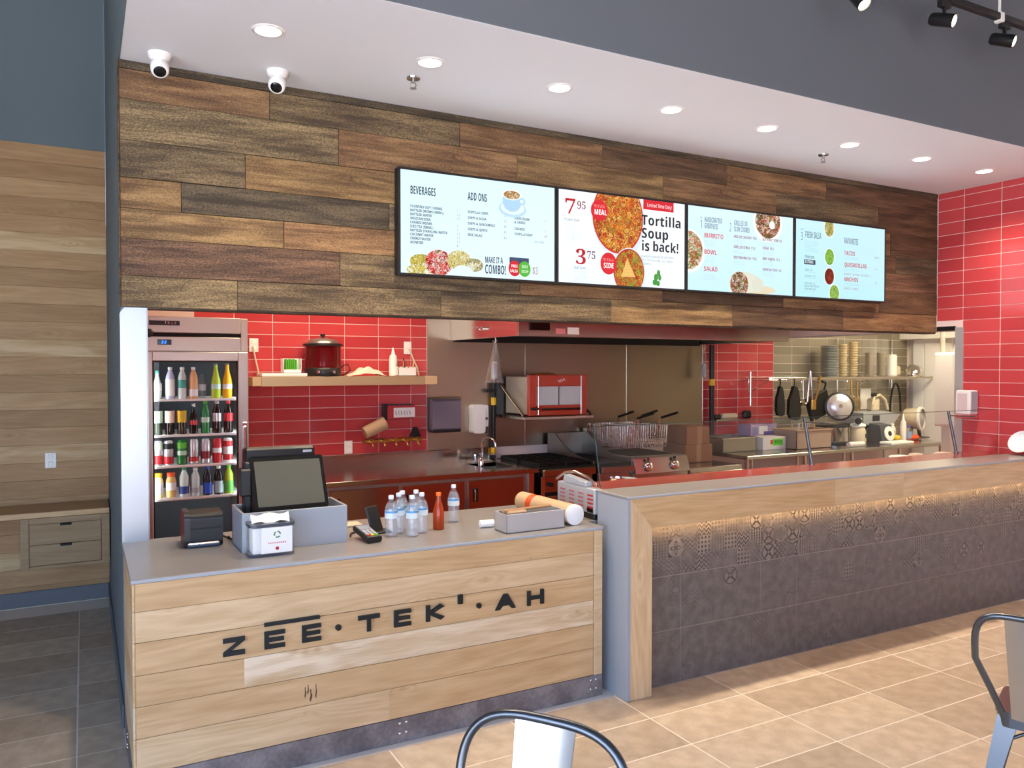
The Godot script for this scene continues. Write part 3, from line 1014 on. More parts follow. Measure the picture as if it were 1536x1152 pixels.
func partition() -> void:
	var c := thing("half_wall_counter", "higher oak framed counter wall with patterned charcoal tiles", "counter", Vector3(4.4, 0, -3.45))
	wput(c, "core", B(Vector3(2.485, 0, -3.58), Vector3(XR - 0.01, 1.055, -3.40)), M.grout_dark)
	wput(c, "end_panel", B(Vector3(2.465, 0, -3.585), Vector3(2.487, 1.056, -3.312), 0.0015), M.grey_laminate)
	wput(c, "counter_top", B(Vector3(2.463, 1.056, -3.585), Vector3(XR - 0.01, 1.071, -3.305), 0.002), M.grey_top)
	wput(c, "top_edge_band", B(Vector3(2.463, 1.058, -3.306), Vector3(XR - 0.01, 1.069, -3.303), 0.001), M.grey_plastic)
	for g in [[[2.488, 0, 2.628, 0, 2.628, 0.893, 2.488, 1.055], true, 0], [[2.488, 1.055, 2.628, 0.893, 4.028, 0.893, 4.028, 1.055], false, 1], [[4.03, 1.055, 4.03, 0.893, XR - 0.01, 0.893, XR - 0.01, 1.055], false, 0]]:
		var po := PackedVector2Array()
		for i in range(0, 8, 2):
			po.append(Vector2(g[0][i], g[0][i + 1]))
		var b := MB.new()
		b.us = Vector2(1 / 2.4, 1 / 0.8)
		b.uo = Vector2(0.05, 0.4)
		if g[1]: # upright board: grain turned upright
			b.T = Transform3D(Basis(Vector3.BACK, PI / 2), Vector3.ZERO)
			var q := PackedVector2Array()
			for w in po:
				q.append(Vector2(w.y, -w.x))
			po = q
		b.prism(po, -3.40, -3.315)
		wput(c, "frame_board", b, M.oak[g[2]])
	var pt := panel_textures()
	var pm := mat(Color.WHITE, 0.36, 0.0, pt[0], 0.3, pt[1])
	var rows := [[0.602, 0.893, [2.885, 3.487, 4.087, 4.69, 5.29, 5.89]], [0.302, 0.6, [2.885, 3.487, 3.788, 4.387, 4.987, 5.587]], [0.004, 0.3, [2.885, 3.788, 4.387, 4.987, 5.587, 6.187]]]
	for r in rows:
		var x0 := 2.629
		var cc: Array = r[2].duplicate()
		cc.append(XR - 0.012)
		for x1 in cc:
			var b := MB.new()
			b.us = Vector2(1 / 3.8, 1 / 0.9)
			b.uo = Vector2(-2.6 / 3.8, 0.9 / 0.9)
			b.box(Vector3(x0 + 0.0012, r[0] + 0.001, -3.41), Vector3(x1 - 0.0012, r[1] - 0.001, -3.388 + rng.randf() * 0.0008), 0.0012)
			wput(c, "patterned_tile", b, pm)
			x0 = x1
	var gr := MB.new()
	gr.box(Vector3(2.628, 0.0, -3.405), Vector3(XR - 0.01, 0.893, -3.3892))
	wput(c, "grout", gr, mat(hex("97897f"), 0.8))
	# warm strip lamp under the lip of the counter
	var l := thing("strip_lamp", "warm light strip tucked under the lip above the patterned tiles", "lamp", Vector3(4.48, 0.888, -3.352))
	put(l, "channel", B(Vector3(-1.83, 0.0, -0.009), Vector3(1.83, 0.0045, 0.009), 0.001), M.white)
	put(l, "diffuser", B(Vector3(-1.82, -0.003, -0.006), Vector3(1.82, 0.001, 0.006), 0.001), glow(Color(1.0, 0.82, 0.55), 5.0))
	area("strip_light", Vector3(4.48, 0.884, -3.352), Vector3(0, -1, -0.3), Vector2(3.62, 0.012), 0.5, Color(1.0, 0.8, 0.52))
	# steel ledge behind the counter wall, glass screen and struts
	var g := thing("serving_ledge", "serving ledge with a red reflection painted into its colour behind the sneeze guard", "ledge", Vector3(4.5, 0.0, -3.72))
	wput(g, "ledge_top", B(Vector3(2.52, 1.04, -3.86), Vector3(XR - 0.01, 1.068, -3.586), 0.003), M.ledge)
	wput(g, "ledge_body", B(Vector3(2.57, 0.0, -3.84), Vector3(XR - 0.01, 1.04, -3.59)), M.back_panel)
	var sg := thing("sneeze_guard", "clear glass sneeze guard leaning back over the serving ledge", "glass screen", Vector3(4.4, 1.07, -3.61))
	for s in [[2.505, 6.34]]:
		var p := MB.new()
		p.T = Transform3D(Basis(Vector3.RIGHT, -0.205), Vector3(0, 1.071, -3.61))
		p.box(Vector3(s[0], 0.0, -0.004), Vector3(s[1], 0.345, 0.004), 0.001)
		wput(sg, "glass_pane", p, M.pane)
		var e := MB.new()
		e.T = p.T
		e.box(Vector3(s[0], 0.345, -0.0035), Vector3(s[1], 0.348, 0.0035))
		e.box(Vector3(s[0] - 0.003, 0.0, -0.005), Vector3(s[0], 0.348, 0.005), 0.001)
		wput(sg, "polished_edge", e, M.glass_edge)
	for x in [4.41, 6.03]:
		var p := MB.new()
		p.tube([Vector3(x, 1.068, -3.82), Vector3(x, 1.20, -3.848), Vector3(x, 1.33, -3.876), Vector3(x, 1.392, -3.888)], 0.011, 8)
		p.cyl(Vector3(x, 1.068, -3.82), Vector3(x, 1.076, -3.82), 0.02)
		p.cyl(Vector3(x, 1.36, -3.88), Vector3(x, 1.36, -3.672), 0.006, -1, 8)
		wput(sg, "strut", p, M.gun)


func soffit_fittings() -> void:
	var names := ["nearest the cameras", "above the drinks menu screen", "above the soup price screen", "third along from the first sprinkler", "fourth along from the first sprinkler", "just beyond the second sprinkler", "second before the red wall", "closest to the red tiled wall"]
	var xs := [0.717, 1.472, 2.2, 2.944, 3.688, 4.434, 5.177, 5.908]
	var first: Node3D
	for i in 8:
		var label: String = "round recessed downlight in the white soffit, " + names[i]
		var at := Vector3(xs[i], HC, -3.555)
		if i == 0:
			first = thing("downlight", label, "light", at, "downlights in the white soffit")
			var ring := MB.new()
			ring.lathe([[0.052, -0.001], [0.056, -0.006], [0.068, -0.004], [0.071, 0.0]], 28)
			put(first, "trim_ring", ring, M.white)
			var lens := MB.new()
			lens.lathe([[0, -0.005], [0.053, -0.004], [0.053, 0.0]], 28)
			put(first, "lamp_lens", lens, glow(Color(1.0, 0.94, 0.82), 9.0))
		else:
			dup(first, at, label)
		var sp := SpotLight3D.new()
		sp.name = "downlight_beam"
		sp.light_energy = 1.9
		sp.light_color = Color(1.0, 0.91, 0.80)
		sp.spot_angle = 62.0
		sp.spot_attenuation = 1.0
		sp.spot_range = 12.0
		sp.light_size = 0.05
		sp.shadow_enabled = true
		add_child(sp, true)
		sp.position = at + Vector3(0, -0.012, 0)
		sp.rotation = Vector3(-PI / 2, 0, 0)
	var s := thing("sprinkler", "chrome sprinkler head in the soffit before the drinks menu screen", "sprinkler", Vector3(1.478, HC, -3.788))
	var es := MB.new()
	es.lathe([[0.036, 0], [0.034, -0.006], [0.014, -0.01], [0, -0.01]], 20)
	put(s, "escutcheon", es, M.steel_bright)
	var fr := MB.new()
	fr.cyl(Vector3(0, -0.01, 0), Vector3(0, -0.025, 0), 0.008, -1, 10)
	fr.tube([Vector3(0.008, -0.022, 0), Vector3(0.016, -0.036, 0), Vector3(0.003, -0.052, 0)], 0.003, 6)
	fr.tube([Vector3(-0.008, -0.022, 0), Vector3(-0.016, -0.036, 0), Vector3(-0.003, -0.052, 0)], 0.003, 6)
	put(s, "frame", fr, M.steel_dull)
	var df := MB.new()
	df.lathe([[0, -0.051], [0.016, -0.051], [0.017, -0.054], [0, -0.054]], 12)
	put(s, "deflector", df, M.steel_dull)
	dup(s, Vector3(4.483, HC, -3.807), "chrome sprinkler head in the soffit above the last menu screens")
	for q in [[Vector3(0.325, HC, -4.06), 0.5, "white dome camera in the corner of the soffit above the fridge"], [Vector3(0.855, HC, -4.02), 0.0, "white dome camera beside the first downlight"]]:
		var c := thing("security_camera", q[2], "camera", q[0])
		var bs := MB.new()
		bs.lathe([[0.052, 0], [0.052, -0.012], [0.047, -0.026], [0.036, -0.034], [0, -0.034]], 24)
		put(c, "mount_base", bs, M.white_gloss)
		var dir := Vector3(-0.28 + q[1] * 0.5, -0.72, 0.62).normalized()
		var ball := MB.new()
		ball.lathe([[0, -0.042], [0.022, -0.035], [0.038, -0.016], [0.042, 0.004], [0.040, 0.035], [0.034, 0.044], [0.028, 0.045]], 24, MB.along(Vector3(0, -0.058, 0), Vector3(0, -0.058, 0) + dir))
		put(c, "housing", ball, M.white_gloss)
		var ln := MB.new()
		ln.lathe([[0.028, 0.044], [0.02, 0.049], [0.010, 0.051], [0, 0.0515]], 20, MB.along(Vector3(0, -0.058, 0), Vector3(0, -0.058, 0) + dir))
		put(c, "lens", ln, M.black_gloss)


# ---------------------------------------------------------------- menu screens
const SW := 1024
const SH := 590
var faces := {}


func write(im: Image, s: String, x: float, y: float, size: float, c: Color, squeeze := 1.0, bold := false, serif := false) -> void: # baseline starts at x, y
	var key := "Droid Serif" if serif else "Droid Sans"
	var k := key + str(bold)
	if not faces.has(k):
		var f := SystemFont.new()
		f.font_names = PackedStringArray([key])
		f.font_weight = 700 if bold else 400
		faces[k] = f
	var t := TextMesh.new()
	t.font = faces[k]
	t.font_size = 64
	t.pixel_size = 1.0
	t.depth = 0.0
	t.curve_step = 6.0
	t.horizontal_alignment = HORIZONTAL_ALIGNMENT_LEFT
	t.vertical_alignment = VERTICAL_ALIGNMENT_TOP
	t.text = s
	var arr := t.get_mesh_arrays()
	if arr.is_empty():
		return
	var vs: PackedVector3Array = arr[Mesh.ARRAY_VERTEX]
	var ix: PackedInt32Array = arr[Mesh.ARRAY_INDEX]
	var q := size / 46.0 # 64-unit type has capitals about 46 units tall
	var base: float = -faces[k].get_ascent(64)
	for i in range(0, ix.size(), 3):
		var a := Vector2(x + vs[ix[i]].x * q * squeeze, y - (vs[ix[i]].y - base) * q)
		var b := Vector2(x + vs[ix[i + 1]].x * q * squeeze, y - (vs[ix[i + 1]].y - base) * q)
		var d := Vector2(x + vs[ix[i + 2]].x * q * squeeze, y - (vs[ix[i + 2]].y - base) * q)
		fill_tri(im, a, b, d, c)


func fill_tri(im: Image, a: Vector2, b: Vector2, d: Vector2, c: Color) -> void:
	var y0 := maxi(0, int(ceil(minf(a.y, minf(b.y, d.y)) - 0.5)))
	var y1 := mini(im.get_height() - 1, int(floor(maxf(a.y, maxf(b.y, d.y)) - 0.5)))
	for y in range(y0, y1 + 1):
		var yy := y + 0.5
		var lo := 1e9
		var hi := -1e9
		for e in [[a, b], [b, d], [d, a]]:
			var p: Vector2 = e[0]
			var r: Vector2 = e[1]
			if (p.y <= yy and r.y > yy) or (r.y <= yy and p.y > yy):
				var xx := p.x + (yy - p.y) / (r.y - p.y) * (r.x - p.x)
				lo = minf(lo, xx)
				hi = maxf(hi, xx)
		var x0 := maxi(0, int(ceil(lo - 0.5)))
		var x1 := mini(im.get_width() - 1, int(floor(hi - 0.5)))
		if x1 >= x0:
			im.fill_rect(Rect2i(x0, y, x1 - x0 + 1, 1), c)


func disc(im: Image, cx: float, cy: float, rx: float, ry: float, c: Color) -> void:
	for y in range(maxi(0, int(cy - ry)), mini(im.get_height(), int(cy + ry) + 1)):
		var d := (y + 0.5 - cy) / ry
		if absf(d) < 1.0:
			var w := rx * sqrt(1.0 - d * d)
			var x0 := maxi(0, int(cx - w))
			var x1 := mini(im.get_width(), int(cx + w))
			if x1 > x0:
				im.fill_rect(Rect2i(x0, y, x1 - x0, 1), c)


func food(im: Image, cx: float, cy: float, rx: float, ry: float, pal: Array, s: int, grain := 0.05) -> void: # a dish seen from above: chunks of the palette's colours
	var n := FastNoiseLite.new()
	n.seed = s
	n.noise_type = FastNoiseLite.TYPE_CELLULAR
	n.frequency = grain
	n.cellular_return_type = FastNoiseLite.RETURN_CELL_VALUE
	var w := noise(s + 3, 0.03, 2)
	for y in range(maxi(0, int(cy - ry)), mini(im.get_height(), int(cy + ry) + 1)):
		for x in range(maxi(0, int(cx - rx)), mini(im.get_width(), int(cx + rx) + 1)):
			var e := Vector2((x - cx) / rx, (y - cy) / ry).length()
			if e < 1.0:
				var t := n.get_noise_2d(x + w.get_noise_2d(x, y) * 14.0, y + w.get_noise_2d(y, x) * 14.0) * 0.5 + 0.5
				var c: Color = pal[clampi(int(t * pal.size()), 0, pal.size() - 1)]
				im.set_pixel(x, y, c.darkened(clampf(0.12 + 0.25 * w.get_noise_2d(x * 2.5, y * 2.5), 0, 0.4)))


func scrawl(im: Image, x: int, y: int, w: int, lines: int, c: Color, s: int, pitch := 11) -> void: # small print
	var rg := RandomNumberGenerator.new()
	rg.seed = s
	var words := ["with", "rice", "beans", "salsa", "fresh", "lime", "cheese", "lettuce", "crisp", "corn", "sour cream", "choice of", "grilled", "onion"]
	for l in lines:
		var t := ""
		while t.length() < w / 4.6:
			t += words[rg.randi() % words.size()] + " "
		write(im, t.substr(0, int(w / 4.6)), x, y + l * pitch, 5.5, c, 0.8)


func page(a: Color, b: Color) -> Image:
	var im := Image.create_empty(SW, SH, false, Image.FORMAT_RGB8)
	for y in SH:
		im.fill_rect(Rect2i(0, y, SW, 1), a.lerp(b, float(y) / SH))
	return im


func screens() -> void:
	var ink := hex("3a4650")
	var grey := hex("6c7f8c")
	var red := hex("b3121f")
	var soup := [hex("c8380c"), hex("d85e12"), hex("e9a832"), hex("c22d0a"), hex("f0c860"), hex("9c2206"), hex("e07a1c"), hex("7f9a2e"), hex("d44a10")]
	var bowl := [hex("e8d9b0"), hex("b03020"), hex("6a8a2a"), hex("5a2018"), hex("f0ead8"), hex("c8502a"), hex("3c1812"), hex("d8b070")]
	# drinks and extras
	var a := page(hex("d4f1f8"), hex("d9edfa"))
	write(a, "BEVERAGES", 58, 134, 46, ink, 0.46, true)
	write(a, "ADD ONS", 422, 134, 46, ink, 0.46, true)
	var drinks := ["FOUNTAIN SOFT DRINKS", "BOTTLED DRINKS (500ML)", "BOTTLED WATER", "MEXICAN SODA", "CANNED DRINKS", "ICED TEA (500ML)", "BOTTLED SPARKLING WATER", "COCONUT WATER", "ENERGY WATER", "MONSTER"]
	for i in 10:
		write(a, drinks[i], 58, 212 + i * 23, 15, ink, 0.82, true)
		write(a, ["2", "2.5", "2.5", "", "3", "3", "3.5", "3.5", "3.5", "4"][i], 352, 212 + i * 23, 14, hex("a06a6a"), 0.8)
	var adds := ["TORTILLA CHIPS", "CHIPS & SALSA", "CHIPS & GUACAMOLE", "CHIPS & QUESO", "SIDE SALAD"]
	for i in 5:
		write(a, adds[i], 422, 212 + i * 34, 15, ink, 0.85, true)
		write(a, ["2.5", "3.5", "4.5", "4.5", "4.5"][i], 664, 212 + i * 34, 14, hex("a06a6a"), 0.8)
	var more := ["SOUR CREAM", "& CHEESE", "COOKIES", "TORTILLA SOUP"]
	for i in 4:
		write(a, more[i], 738, 222 + i * 32 - (8 if i == 1 else 0), 15, ink, 0.82, true)
		write(a, ["1", "", "2", "4.5"][i], 952, 222 + i * 32, 14, red, 0.8)
	write(a, "CUP   BOWL", 880, 356, 12, grey, 0.8)
	disc(a, 726, 160, 96, 52, hex("b4d4ec"))
	disc(a, 726, 152, 82, 42, hex("dcedf8"))
	disc(a, 722, 112, 66, 66, hex("a9cdec"))
	disc(a, 790, 108, 26, 22, hex("a9cdec"))
	disc(a, 790, 108, 14, 12, hex("d9edfa"))
	disc(a, 720, 74, 66, 32, hex("e9f3fa"))
	food(a, 720, 74, 58, 26, [hex("e0c79a"), hex("b98a4c"), hex("f3e6c6"), hex("8a5a2a")], 4, 0.05)
	food(a, 130, 520, 74, 44, [hex("e8e0a0"), hex("d8c860"), hex("b8a838"), hex("f4f0d0")], 6, 0.04)
	food(a, 120, 570, 84, 34, [hex("e4dc96"), hex("d8c860"), hex("fffbe6")], 9, 0.04)
	food(a, 236, 520, 86, 76, [hex("d8342c"), hex("e85a50"), hex("f4ded8"), hex("b81e1c"), hex("70a030")], 7, 0.05)
	food(a, 366, 500, 78, 62, [hex("eadf9c"), hex("d8c87c"), hex("f4eec4")], 8, 0.03)
	food(a, 464, 520, 60, 40, [hex("dcd3a0"), hex("b0a878"), hex("efe9c8")], 10, 0.03)
	disc(a, 392, 566, 66, 40, hex("d8e8e6"))
	write(a, "MAKE IT A", 536, 500, 36, ink, 0.5, true)
	write(a, "COMBO!", 536, 566, 54, ink, 0.48, true)
	a.fill_rect(Rect2i(704, 456, 136, 40), hex("3b4a66"))
	disc(a, 740, 524, 42, 48, hex("cc2434"))
	disc(a, 810, 524, 42, 48, hex("4fae3c"))
	write(a, "FREE", 716, 518, 18, Color.WHITE, 0.8, true)
	write(a, "SALSA", 708, 548, 18, Color.WHITE, 0.75, true)
	write(a, "SIDE", 790, 518, 18, hex("d8f0d0"), 0.8, true)
	write(a, "SOUP", 788, 548, 18, hex("d8f0d0"), 0.75, true)
	write(a, "$3", 866, 552, 44, hex("9a5a60"), 0.6)
	# tortilla soup
	var b := page(hex("eef6fb"), hex("e2eef9"))
	for x in [110, 212, 312, 408, 506, 610, 708, 800, 896]:
		b.fill_rect(Rect2i(x, 260, 2, 260), hex("c2d2dc"))
	disc(b, 470, 148, 216, 262, hex("cfe0ec"))
	disc(b, 462, 136, 204, 244, hex("c0341a"))
	food(b, 462, 134, 194, 232, soup, 21, 0.028)
	disc(b, 556, 500, 136, 166, hex("cfe0ec"))
	disc(b, 552, 494, 126, 152, hex("b02c12"))
	food(b, 552, 494, 118, 144, [hex("c23a10"), hex("a82a0a"), hex("d0561a"), hex("8a9a30"), hex("e0a030"), hex("b83410")], 23, 0.035)
	for i in 60:
		var t := i / 60.0
		b.fill_rect(Rect2i(int(534 - 46 * t), int(408 + 120 * t), int(6 + 112 * t), 3), hex("e0b868") if i % 9 else hex("c89848"))
	write(b, "7", 44, 150, 98, red, 1.15, true, true)
	write(b, "95", 138, 112, 50, hex("8a4a5a"), 0.9, true, true)
	write(b, "3", 126, 466, 98, red, 1.15, true, true)
	write(b, "75", 214, 428, 50, hex("6a4050"), 0.9, true, true)
	write(b, "Protein Bowl", 42, 196, 18, grey, 0.8)
	scrawl(b, 42, 218, 190, 10, hex("b4c2cc"), 3, 12)
	write(b, "Half Bowl", 118, 500, 18, grey, 0.8)
	scrawl(b, 118, 518, 170, 6, hex("a4b2bc"), 5, 12)
	disc(b, 312, 108, 66, 70, hex("cf1d2a"))
	write(b, "TRY IT AS A", 266, 92, 20, hex("f8b8b4"), 0.62)
	write(b, "MEAL", 270, 136, 34, Color.WHITE, 0.8, true)
	disc(b, 386, 450, 64, 72, hex("cf1d2a"))
	write(b, "TRY IT AS A", 338, 436, 20, hex("f8b8b4"), 0.62)
	write(b, "SIDE", 346, 480, 34, Color.WHITE, 0.8, true)
	b.fill_rect(Rect2i(668, 0, 260, 66), hex("c9182a"))
	write(b, "Limited Time Only!", 700, 46, 24, Color.WHITE, 0.75)
	write(b, "Tortilla", 652, 170, 66, hex("1c1c24"), 1.08, true)
	write(b, "Soup", 652, 258, 66, hex("1c1c24"), 1.08, true)
	write(b, "is back!", 652, 344, 66, hex("1c1c24"), 0.98, true)
	scrawl(b, 652, 388, 280, 1, hex("8d9aa6"), 15, 22)
	write(b, "A spicy tomato broth with fresh", 652, 388, 17, hex("8d9aa6"), 0.85)
	write(b, "lime, tortilla strips, rice, beans", 652, 414, 17, hex("8d9aa6"), 0.85)
	write(b, "& cheese", 652, 440, 17, hex("8d9aa6"), 0.85)
	for q in [[800, 490, 14, 22], [778, 520, 18, 24], [810, 520, 14, 20], [770, 554, 22, 20], [796, 560, 16, 18]]:
		disc(b, q[0], q[1], q[2], q[3], hex("3f8f3a"))
	# burritos
	var c := page(hex("cfe9f4"), hex("bfe3f2"))
	write(c, "BY", 112, 84, 14, grey, 0.8)
	write(c, "1", 112, 152, 60, grey, 0.5)
	write(c, "HANDCRAFTED", 150, 104, 36, grey, 0.46, true)
	write(c, "GREATNESS", 150, 148, 36, grey, 0.46, true)
	write(c, "2", 384, 152, 60, grey, 0.5)
	write(c, "GRILLED OR", 428, 104, 36, grey, 0.46, true)
	write(c, "SLOW COOKED", 428, 148, 36, grey, 0.44, true)
	disc(c, 764, 62, 150, 140, hex("e8eef0"))
	food(c, 764, 50, 126, 124, bowl, 41, 0.04)
	disc(c, 806, 74, 28, 30, hex("f4f2e6"))
	disc(c, 14, 318, 146, 152, hex("e8eef0"))
	food(c, 8, 312, 126, 134, [hex("e8d9b0"), hex("b03020"), hex("7a9a3a"), hex("f0ead8"), hex("d07050"), hex("c03828")], 43, 0.05)
	for q in [["BURRITO", 146, 214], ["BOWL", 146, 330], ["SALAD", 146, 450]]:
		write(c, q[0], q[1], q[2], 32, hex("c83a3c"), 0.95, true)
		scrawl(c, q[1], q[2] + 22, 190, 4, hex("9fbccb"), q[2], 13)
	for q in [["GRILLED CHICKEN  10.5", 426, 194, 0.66], ["BUTTERNUT PORK  9.5", 712, 194, 0.62], ["STEAK  11.5", 712, 258, 0.7], ["GRILLED STEAK  11.5", 426, 268, 0.72], ["BEEF BARBACOA  11.5", 426, 344, 0.72], ["BEEF FAJITA  11.5", 712, 336, 0.72], ["SOFRITAS TOFU  9.5", 712, 416, 0.68]]:
		write(c, q[0], q[1], q[2], 19, hex("8a4a56"), q[3] * 1.15, true)
		scrawl(c, q[1], q[2] + 18, 200, 3, hex("9fbccb"), int(q[1] + q[2]), 12)
	disc(c, 640, 560, 210, 34, hex("d8cdb0"))
	for i in 150:
		var t := i / 150.0
		disc(c, 480 + 190 * t, 528 - 16 * sin(t * 3.0), 92 - 34 * t, 92 - 40 * t, hex("e2e4d2").darkened(0.1 * absf(sin(i * 0.5))))
	food(c, 482, 526, 88, 88, bowl, 45, 0.05)
	# salsa and favourites
	var d := page(hex("bfe4ec"), hex("b0e0ea"))
	write(d, "TOP", 54, 84, 14, grey, 0.8)
	write(d, "3", 54, 160, 62, grey, 0.5)
	write(d, "FRESH SALSA", 98, 136, 48, grey, 0.44, true)
	write(d, "FAVOURITES", 536, 150, 46, grey, 0.44, true)
	scrawl(d, 96, 164, 250, 7, hex("8fb0ba"), 61, 13)
	write(d, "Premium", 98, 292, 24, hex("31404a"), 0.7, false, true)
	d.fill_rect(Rect2i(92, 304, 124, 36), hex("2e3d48"))
	write(d, "EXTRAS", 100, 332, 24, hex("d8eef4"), 0.8, true)
	for q in [["QUESO  2.00", 98, 388], ["GUACAMOLE  2.50", 98, 436], ["EXTRA MEAT  3.00", 98, 492], ["BACON, PORK, CHICKEN", 98, 514], ["EXTRA STEAK  4.00", 98, 536]]:
		write(d, q[0], q[1], q[2], 14, grey, 0.75)
		scrawl(d, q[1], q[2] + 12, 200, 1, hex("8fb0ba"), int(q[2]), 11)
	for q in [[366, 40, 52, 70, [hex("f0e2b8"), hex("d8b060"), hex("8a9a40"), hex("f4efdc")]], [372, 268, 50, 62, [hex("7ab83a"), hex("90c850"), hex("5f9a2a")]], [372, 420, 52, 64, [hex("8a2a12"), hex("6a1c0c"), hex("a03a1a")]], [430, 550, 54, 66, [hex("86bc48"), hex("a0cc60"), hex("6a9a34")]]]:
		disc(d, q[0], q[1], q[2] + 8, q[3] + 8, hex("dfeff2"))
		food(d, q[0], q[1], q[2], q[3], q[4], int(q[1]), 0.05)
	for q in [["TACOS", 540, 240], ["QUESADILLAS", 540, 332], ["NACHOS", 540, 448]]:
		write(d, q[0], q[1], q[2], 32, hex("b8404a"), 0.92, true)
		scrawl(d, q[1], q[2] + 20, 300, 2, hex("8fb0ba"), int(q[2]), 13)
	for q in [["3 FOR 9", 900, 246], ["9.5", 916, 340], ["9.5", 916, 454], ["ADD MEAT 2   ADD GUAC 2   ADD CHEESE 1.5", 540, 398], ["ADD MEAT 2   LOADED 2", 540, 512]]:
		write(d, q[0], q[1], q[2], 15, hex("9a7078"), 0.75)
	var labels := ["first menu screen, with beverages, add ons and a coffee cup", "second menu screen, advertising tortilla soup with two red bowls", "third menu screen, listing burrito, bowl and salad", "fourth menu screen, listing tacos, quesadillas and nachos"]
	var ims := [a, b, c, d]
	for i in 4:
		var t := thing("menu_screen", labels[i], "screen", Vector3(2.032 + 1.018 * i, 2.545, -4.14), "menu screens on the plank header")
		put(t, "casing", B(Vector3(-0.507, -0.296, -0.06), Vector3(0.507, 0.296, -0.004), 0.004), M.black)
		var bz := MB.new()
		for r in [[-0.507, -0.296, -0.494, 0.296], [0.494, -0.296, 0.507, 0.296], [-0.494, -0.296, 0.494, -0.283], [-0.494, 0.283, 0.494, 0.296]]:
			bz.box(Vector3(r[0], r[1], -0.006), Vector3(r[2], r[3], 0.003), 0.001)
		put(t, "bezel", bz, M.black)
		var face := MB.new()
		face.us = Vector2(1 / 0.988, 1 / 0.566)
		face.uo = Vector2(0.5, 0.5)
		face.box(Vector3(-0.494, -0.283, -0.006), Vector3(0.494, 0.283, 0.0))
		var gm := glow(Color.WHITE, 0.95, ImageTexture.create_from_image(ims[i]))
		gm.roughness = 0.25
		put(t, "display", face, gm)
		put(t, "wall_mount", B(Vector3(-0.2, -0.15, -0.075), Vector3(0.2, 0.15, -0.058)), M.black)
		area("screen_light", Vector3(2.032 + 1.018 * i, 2.545, -4.125), Vector3(0, 0, 1), Vector2(0.98, 0.56), 0.12, Color(0.85, 0.95, 1.0))


